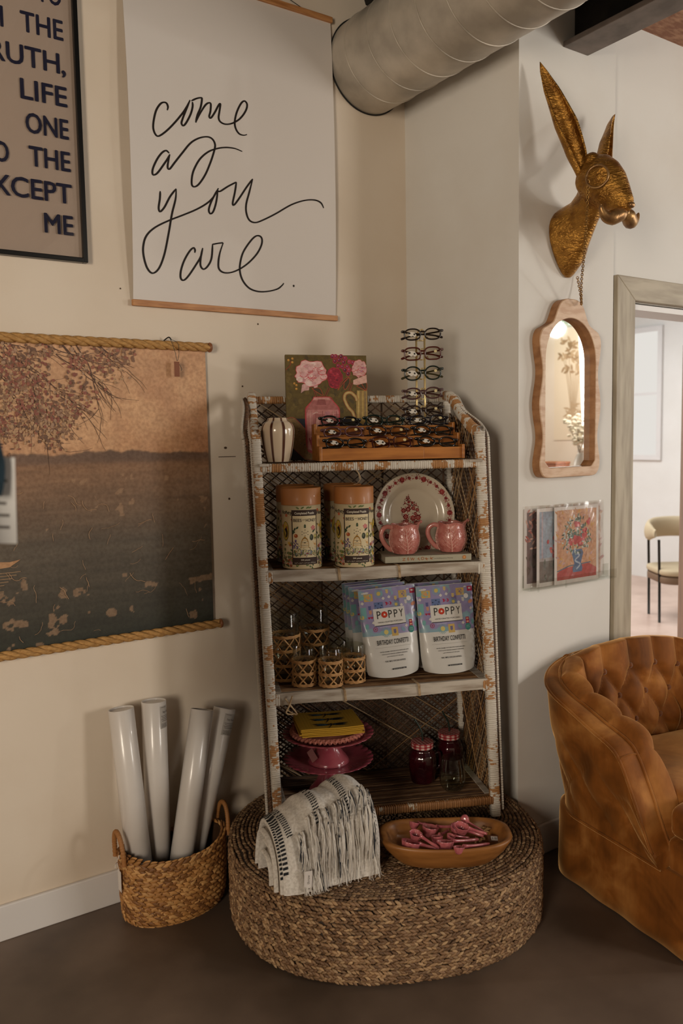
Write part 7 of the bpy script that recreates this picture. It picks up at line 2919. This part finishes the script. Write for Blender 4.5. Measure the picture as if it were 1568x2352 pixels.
for x, y in ((-.235, -.12), (.235, -.12), (-.20, .20), (.20, .20)):
    g = G()
    tube(g, [(x, y, 0), (x * 1.02, y, .35), (x * 1.06, y, .66)], .011, 8)
    g.build('leg', M_iron, ch)
# sideboard with flowers that the mirror shows
M_orange = mat('orange_wood', '#a8622f', rough=.45, col2='#8a4b20', var=6, stretch=(6, 1, 6))
sb = thing('sideboard', 'tall orange-brown wooden sideboard by the east window, seen in the mirror', 'sideboard', (5.55, -3.45, 0))
g = G()
box(g, (-.22, -.62, .06), (.22, .62, 1.13))
g.build('cabinet', M_orange, sb, bevel=.004)
g = G()
box(g, (-.24, -.65, 1.13), (.24, .65, 1.165))
g.build('top_board', M_orange, sb, bevel=.004)
for y in (-.31, .31):
    g = G()
    box(g, (-.232, y - .29, .10), (-.2205, y + .29, 1.09))
    d_ = g.build('door', M_orange, sb, bevel=.003)
    g = G()
    ell(g, (-.245, y + (.24 if y < 0 else -.24), .62), (.012, .012, .012))
    g.build('knob', M_brass, d_)
M_pot = mat('white_ceramic', '#d6d2ca', rough=.3)
fv = thing('flower_vase', 'white vase of pale blossoming twigs on the sideboard, seen in the mirror', 'vase', (5.50, -3.20, 1.1655))
g = G()
lathe(g, catmull([(0, .001), (.05, .001), (.07, .03), (.075, .09), (.055, .15), (.04, .18), (.046, .20), (.040, .198), (.035, .17), (0, .12)], 4), 32)
g.build('vase_body', M_pot, fv)
r = random.Random(12)
M_petal = mat('pale_blossom', '#dcd3bd', rough=.7)
M_stem = mat('twig', '#6d5a3a', rough=.8)
g, gp = G(), G()
for k in range(11):
    an, ti = r.random() * 6.28, r.uniform(.2, .7)
    P = [(0, 0, .12)]
    for q in range(1, 5):
        P.append((.30 * q / 4 * ti * math.cos(an) + r.gauss(0, .012), .30 * q / 4 * ti * math.sin(an) + r.gauss(0, .012), .12 + .34 * q / 4 * (1.15 - ti * .5)))
    tube(g, catmull(P, 3), .003, 5)
    for p in P[2:]:
        for q in range(5):
            ell(gp, (p[0] + r.gauss(0, .02), p[1] + r.gauss(0, .02), p[2] + r.gauss(0, .02)), (.020, .020, .012), None, 7, 5)
g.build('twigs', M_stem, fv)
gp.build('blossoms', M_petal, fv)
bx = thing('wooden_box', 'small orange wooden box at the end of the sideboard, seen in the mirror', 'box', (5.50, -3.52, 1.1655))
g = G()
box(g, (-.09, -.11, 0), (.09, .11, .085))
g.build('box_body', M_orange, bx, bevel=.003)
g = G()
box(g, (-.095, -.115, .0855), (.095, .115, .105))
g.build('box_lid', M_orange, bx, bevel=.003)
hg = thing('botanical_hanging', 'cream wall hanging with a faded brown plant drawing, seen in the mirror', 'wall hanging', (5.998, -3.72, 1.45))
g = G()
box(g, (-.008, -.22, 0), (-.002, .22, 1.0))
g.build('cloth', mat('cream_cloth', '#d8c8b0', rough=.8), hg)
ar = Art()
for k in range(9):
    x = -.12 + .03 * k
    ar.line(catmull([(x * .2, .25), (x * .5, .5), (x + r.gauss(0, .01), .62 + .25 * r.random())], 5), .006, '#a68c6c')
    for q in range(7):
        ar.leaf(x + r.gauss(0, .02), .6 + .3 * r.random(), .07, .025, r.random() * 6.28, r.choice(['#9c8060', '#b59a78', '#8a7050']))
for k in range(24):
    ar.leaf(r.gauss(0, .04), .25 + r.gauss(0, .03), .09, .02, r.random() * 6.28, '#b29878')
g = G()
ar.emit(g, lambda u, v_, h: (-.008 - h, -u, v_), .0004, thick=.001)
g.build('plant_drawing', M_ink, hg)

# garment rack at the left, only a cuff and its white swing tag reach into the picture
rk = thing('garment_rack', 'black clothes rail just outside the left of the picture', 'clothes rack', (-.42, -1.42, 0))
g = G()
tube(g, [(-.55, 0, 1.74), (.52, 0, 1.74)], .013, 12)
g.build('rail', M_iron, rk)
for x in (-.53, .50):
    g = G()
    tube(g, [(x, 0, .02), (x, 0, 1.74)], .012, 12)
    g.build('upright', M_iron, rk)
    g = G()
    tube(g, [(x, -.24, .014), (x, .24, .014)], .014, 12)
    g.build('foot', M_iron, rk)
M_teal = mat('dark_teal_knit', '#12303c', rough=.9, col2='#0c222c', var=40, bump=(160, .5, .002))
gm = thing('teal_sweater', 'dark teal knitted garment at the left edge, with a blurred white tag hanging from it', 'garment', (-.0425, -1.42, 0))
g = G()
n, m = 40, 30
th_ = np.arange(n) * 2 * PI / n
V = []
for z in np.linspace(.86, 1.60, m):
    k = (z - .86) / .74
    w_ = .052 * (1 - .5 * max(0, (k - .85) / .15) ** 2)
    d_ = .24 * (1 - .55 * max(0, (k - .72) / .28) ** 1.5)
    V.append(np.stack([w_ * (1 + .22 * np.sin(th_ * 9 + k * 2)) * np.cos(th_), d_ * np.sin(th_), np.full(n, z)], 1))
g.add(np.concatenate(V), [quads(m, n, False, True), np.arange(n)[::-1][None], (np.arange(n) + (m - 1) * n)[None]])
g.build('knit_body', M_teal, gm)
g = G()
tube(g, catmull([(.02, -.065, 1.56), (.10, -.068, 1.555), (.185, -.050, 1.545), (.240, -.012, 1.515), (.257, -.004, 1.475), (.254, -.004, 1.436)], 5), np.linspace(.040, .026, 26), 16)
g.build('sleeve', M_teal, gm)
g = G()
tube(g, catmull([(0, -.2, 1.57), (0, -.1, 1.625), (0, 0, 1.66), (0, .1, 1.625), (0, .2, 1.57)], 5), .006, 8)
a_ = np.linspace(-.5 * PI, PI, 16)
tube(g, np.concatenate([[(0, 0, 1.66), (0, 0, 1.70)], np.stack([0 * a_, .0195 * np.cos(a_), 1.742 + .0205 * np.sin(a_)], 1)]), .003, 6)
g.build('hanger', M_iron, gm)
g = G()
box(g, (-.030, -.0006, -.115), (.030, .0006, 0))
ar = Art()
for k, (x0, x1, z) in enumerate(((-.022, .020, -.030), (-.022, .012, -.042), (-.006, .018, -.060), (-.022, .022, -.076), (-.012, .022, -.092))):
    ar.rect(x0, z - .003, x1, z + .001, '#6f6a66')
ar.emit(g, lambda u, v_, h: (u, -.0006 - h, v_), .0002, 1)
tube(g, [(.0, 0, -.004), (-.004, .006, .012), (-.006, .010, .03)], .0008, 5)
tg = g.build('swing_tag', [mat('white_card', '#d9d8d6', rough=.6), M_ink], gm, loc=(.2715, .003, 1.484), rot=(.06, .05, math.radians(-33)))

# glass pendant lamp that lights the east side of the room
pd = thing('glass_pendant', 'pale green glass pendant lamp on the east side, seen at the top of the mirror', 'lamp', (5.2, -3.22, 2.36))
g = G()
lathe(g, catmull([(.03, .20), (.06, .18), (.10, .12), (.12, .05), (.125, 0)], 4), 32)
g.build('lamp_shade', glass_mat('pale_green_glass', '#cfe3da', base=.06), pd)
g = G()
tube(g, [(0, 0, .20), (0, 0, .72)], .004, 6)
lathe(g, [(0, .20), (.03, .20), (.03, .14), (0, .14)], 16)
g.build('lamp_cord', M_iron, pd)
g = G()
ell(g, (0, 0, .09), (.028, .028, .036))
g.build('bulb', emit_mat('warm_bulb', '#ffe2b8', 6), pd)
pl2 = bpy.data.lights.new('pendant_light', 'POINT')
pl2.energy, pl2.color, pl2.shadow_soft_size = 50, (1.0, .95, .88), .06
plo = bpy.data.objects.new('pendant_light', pl2)
COL.objects.link(plo)
plo.location = (5.2, -3.22, 2.34)
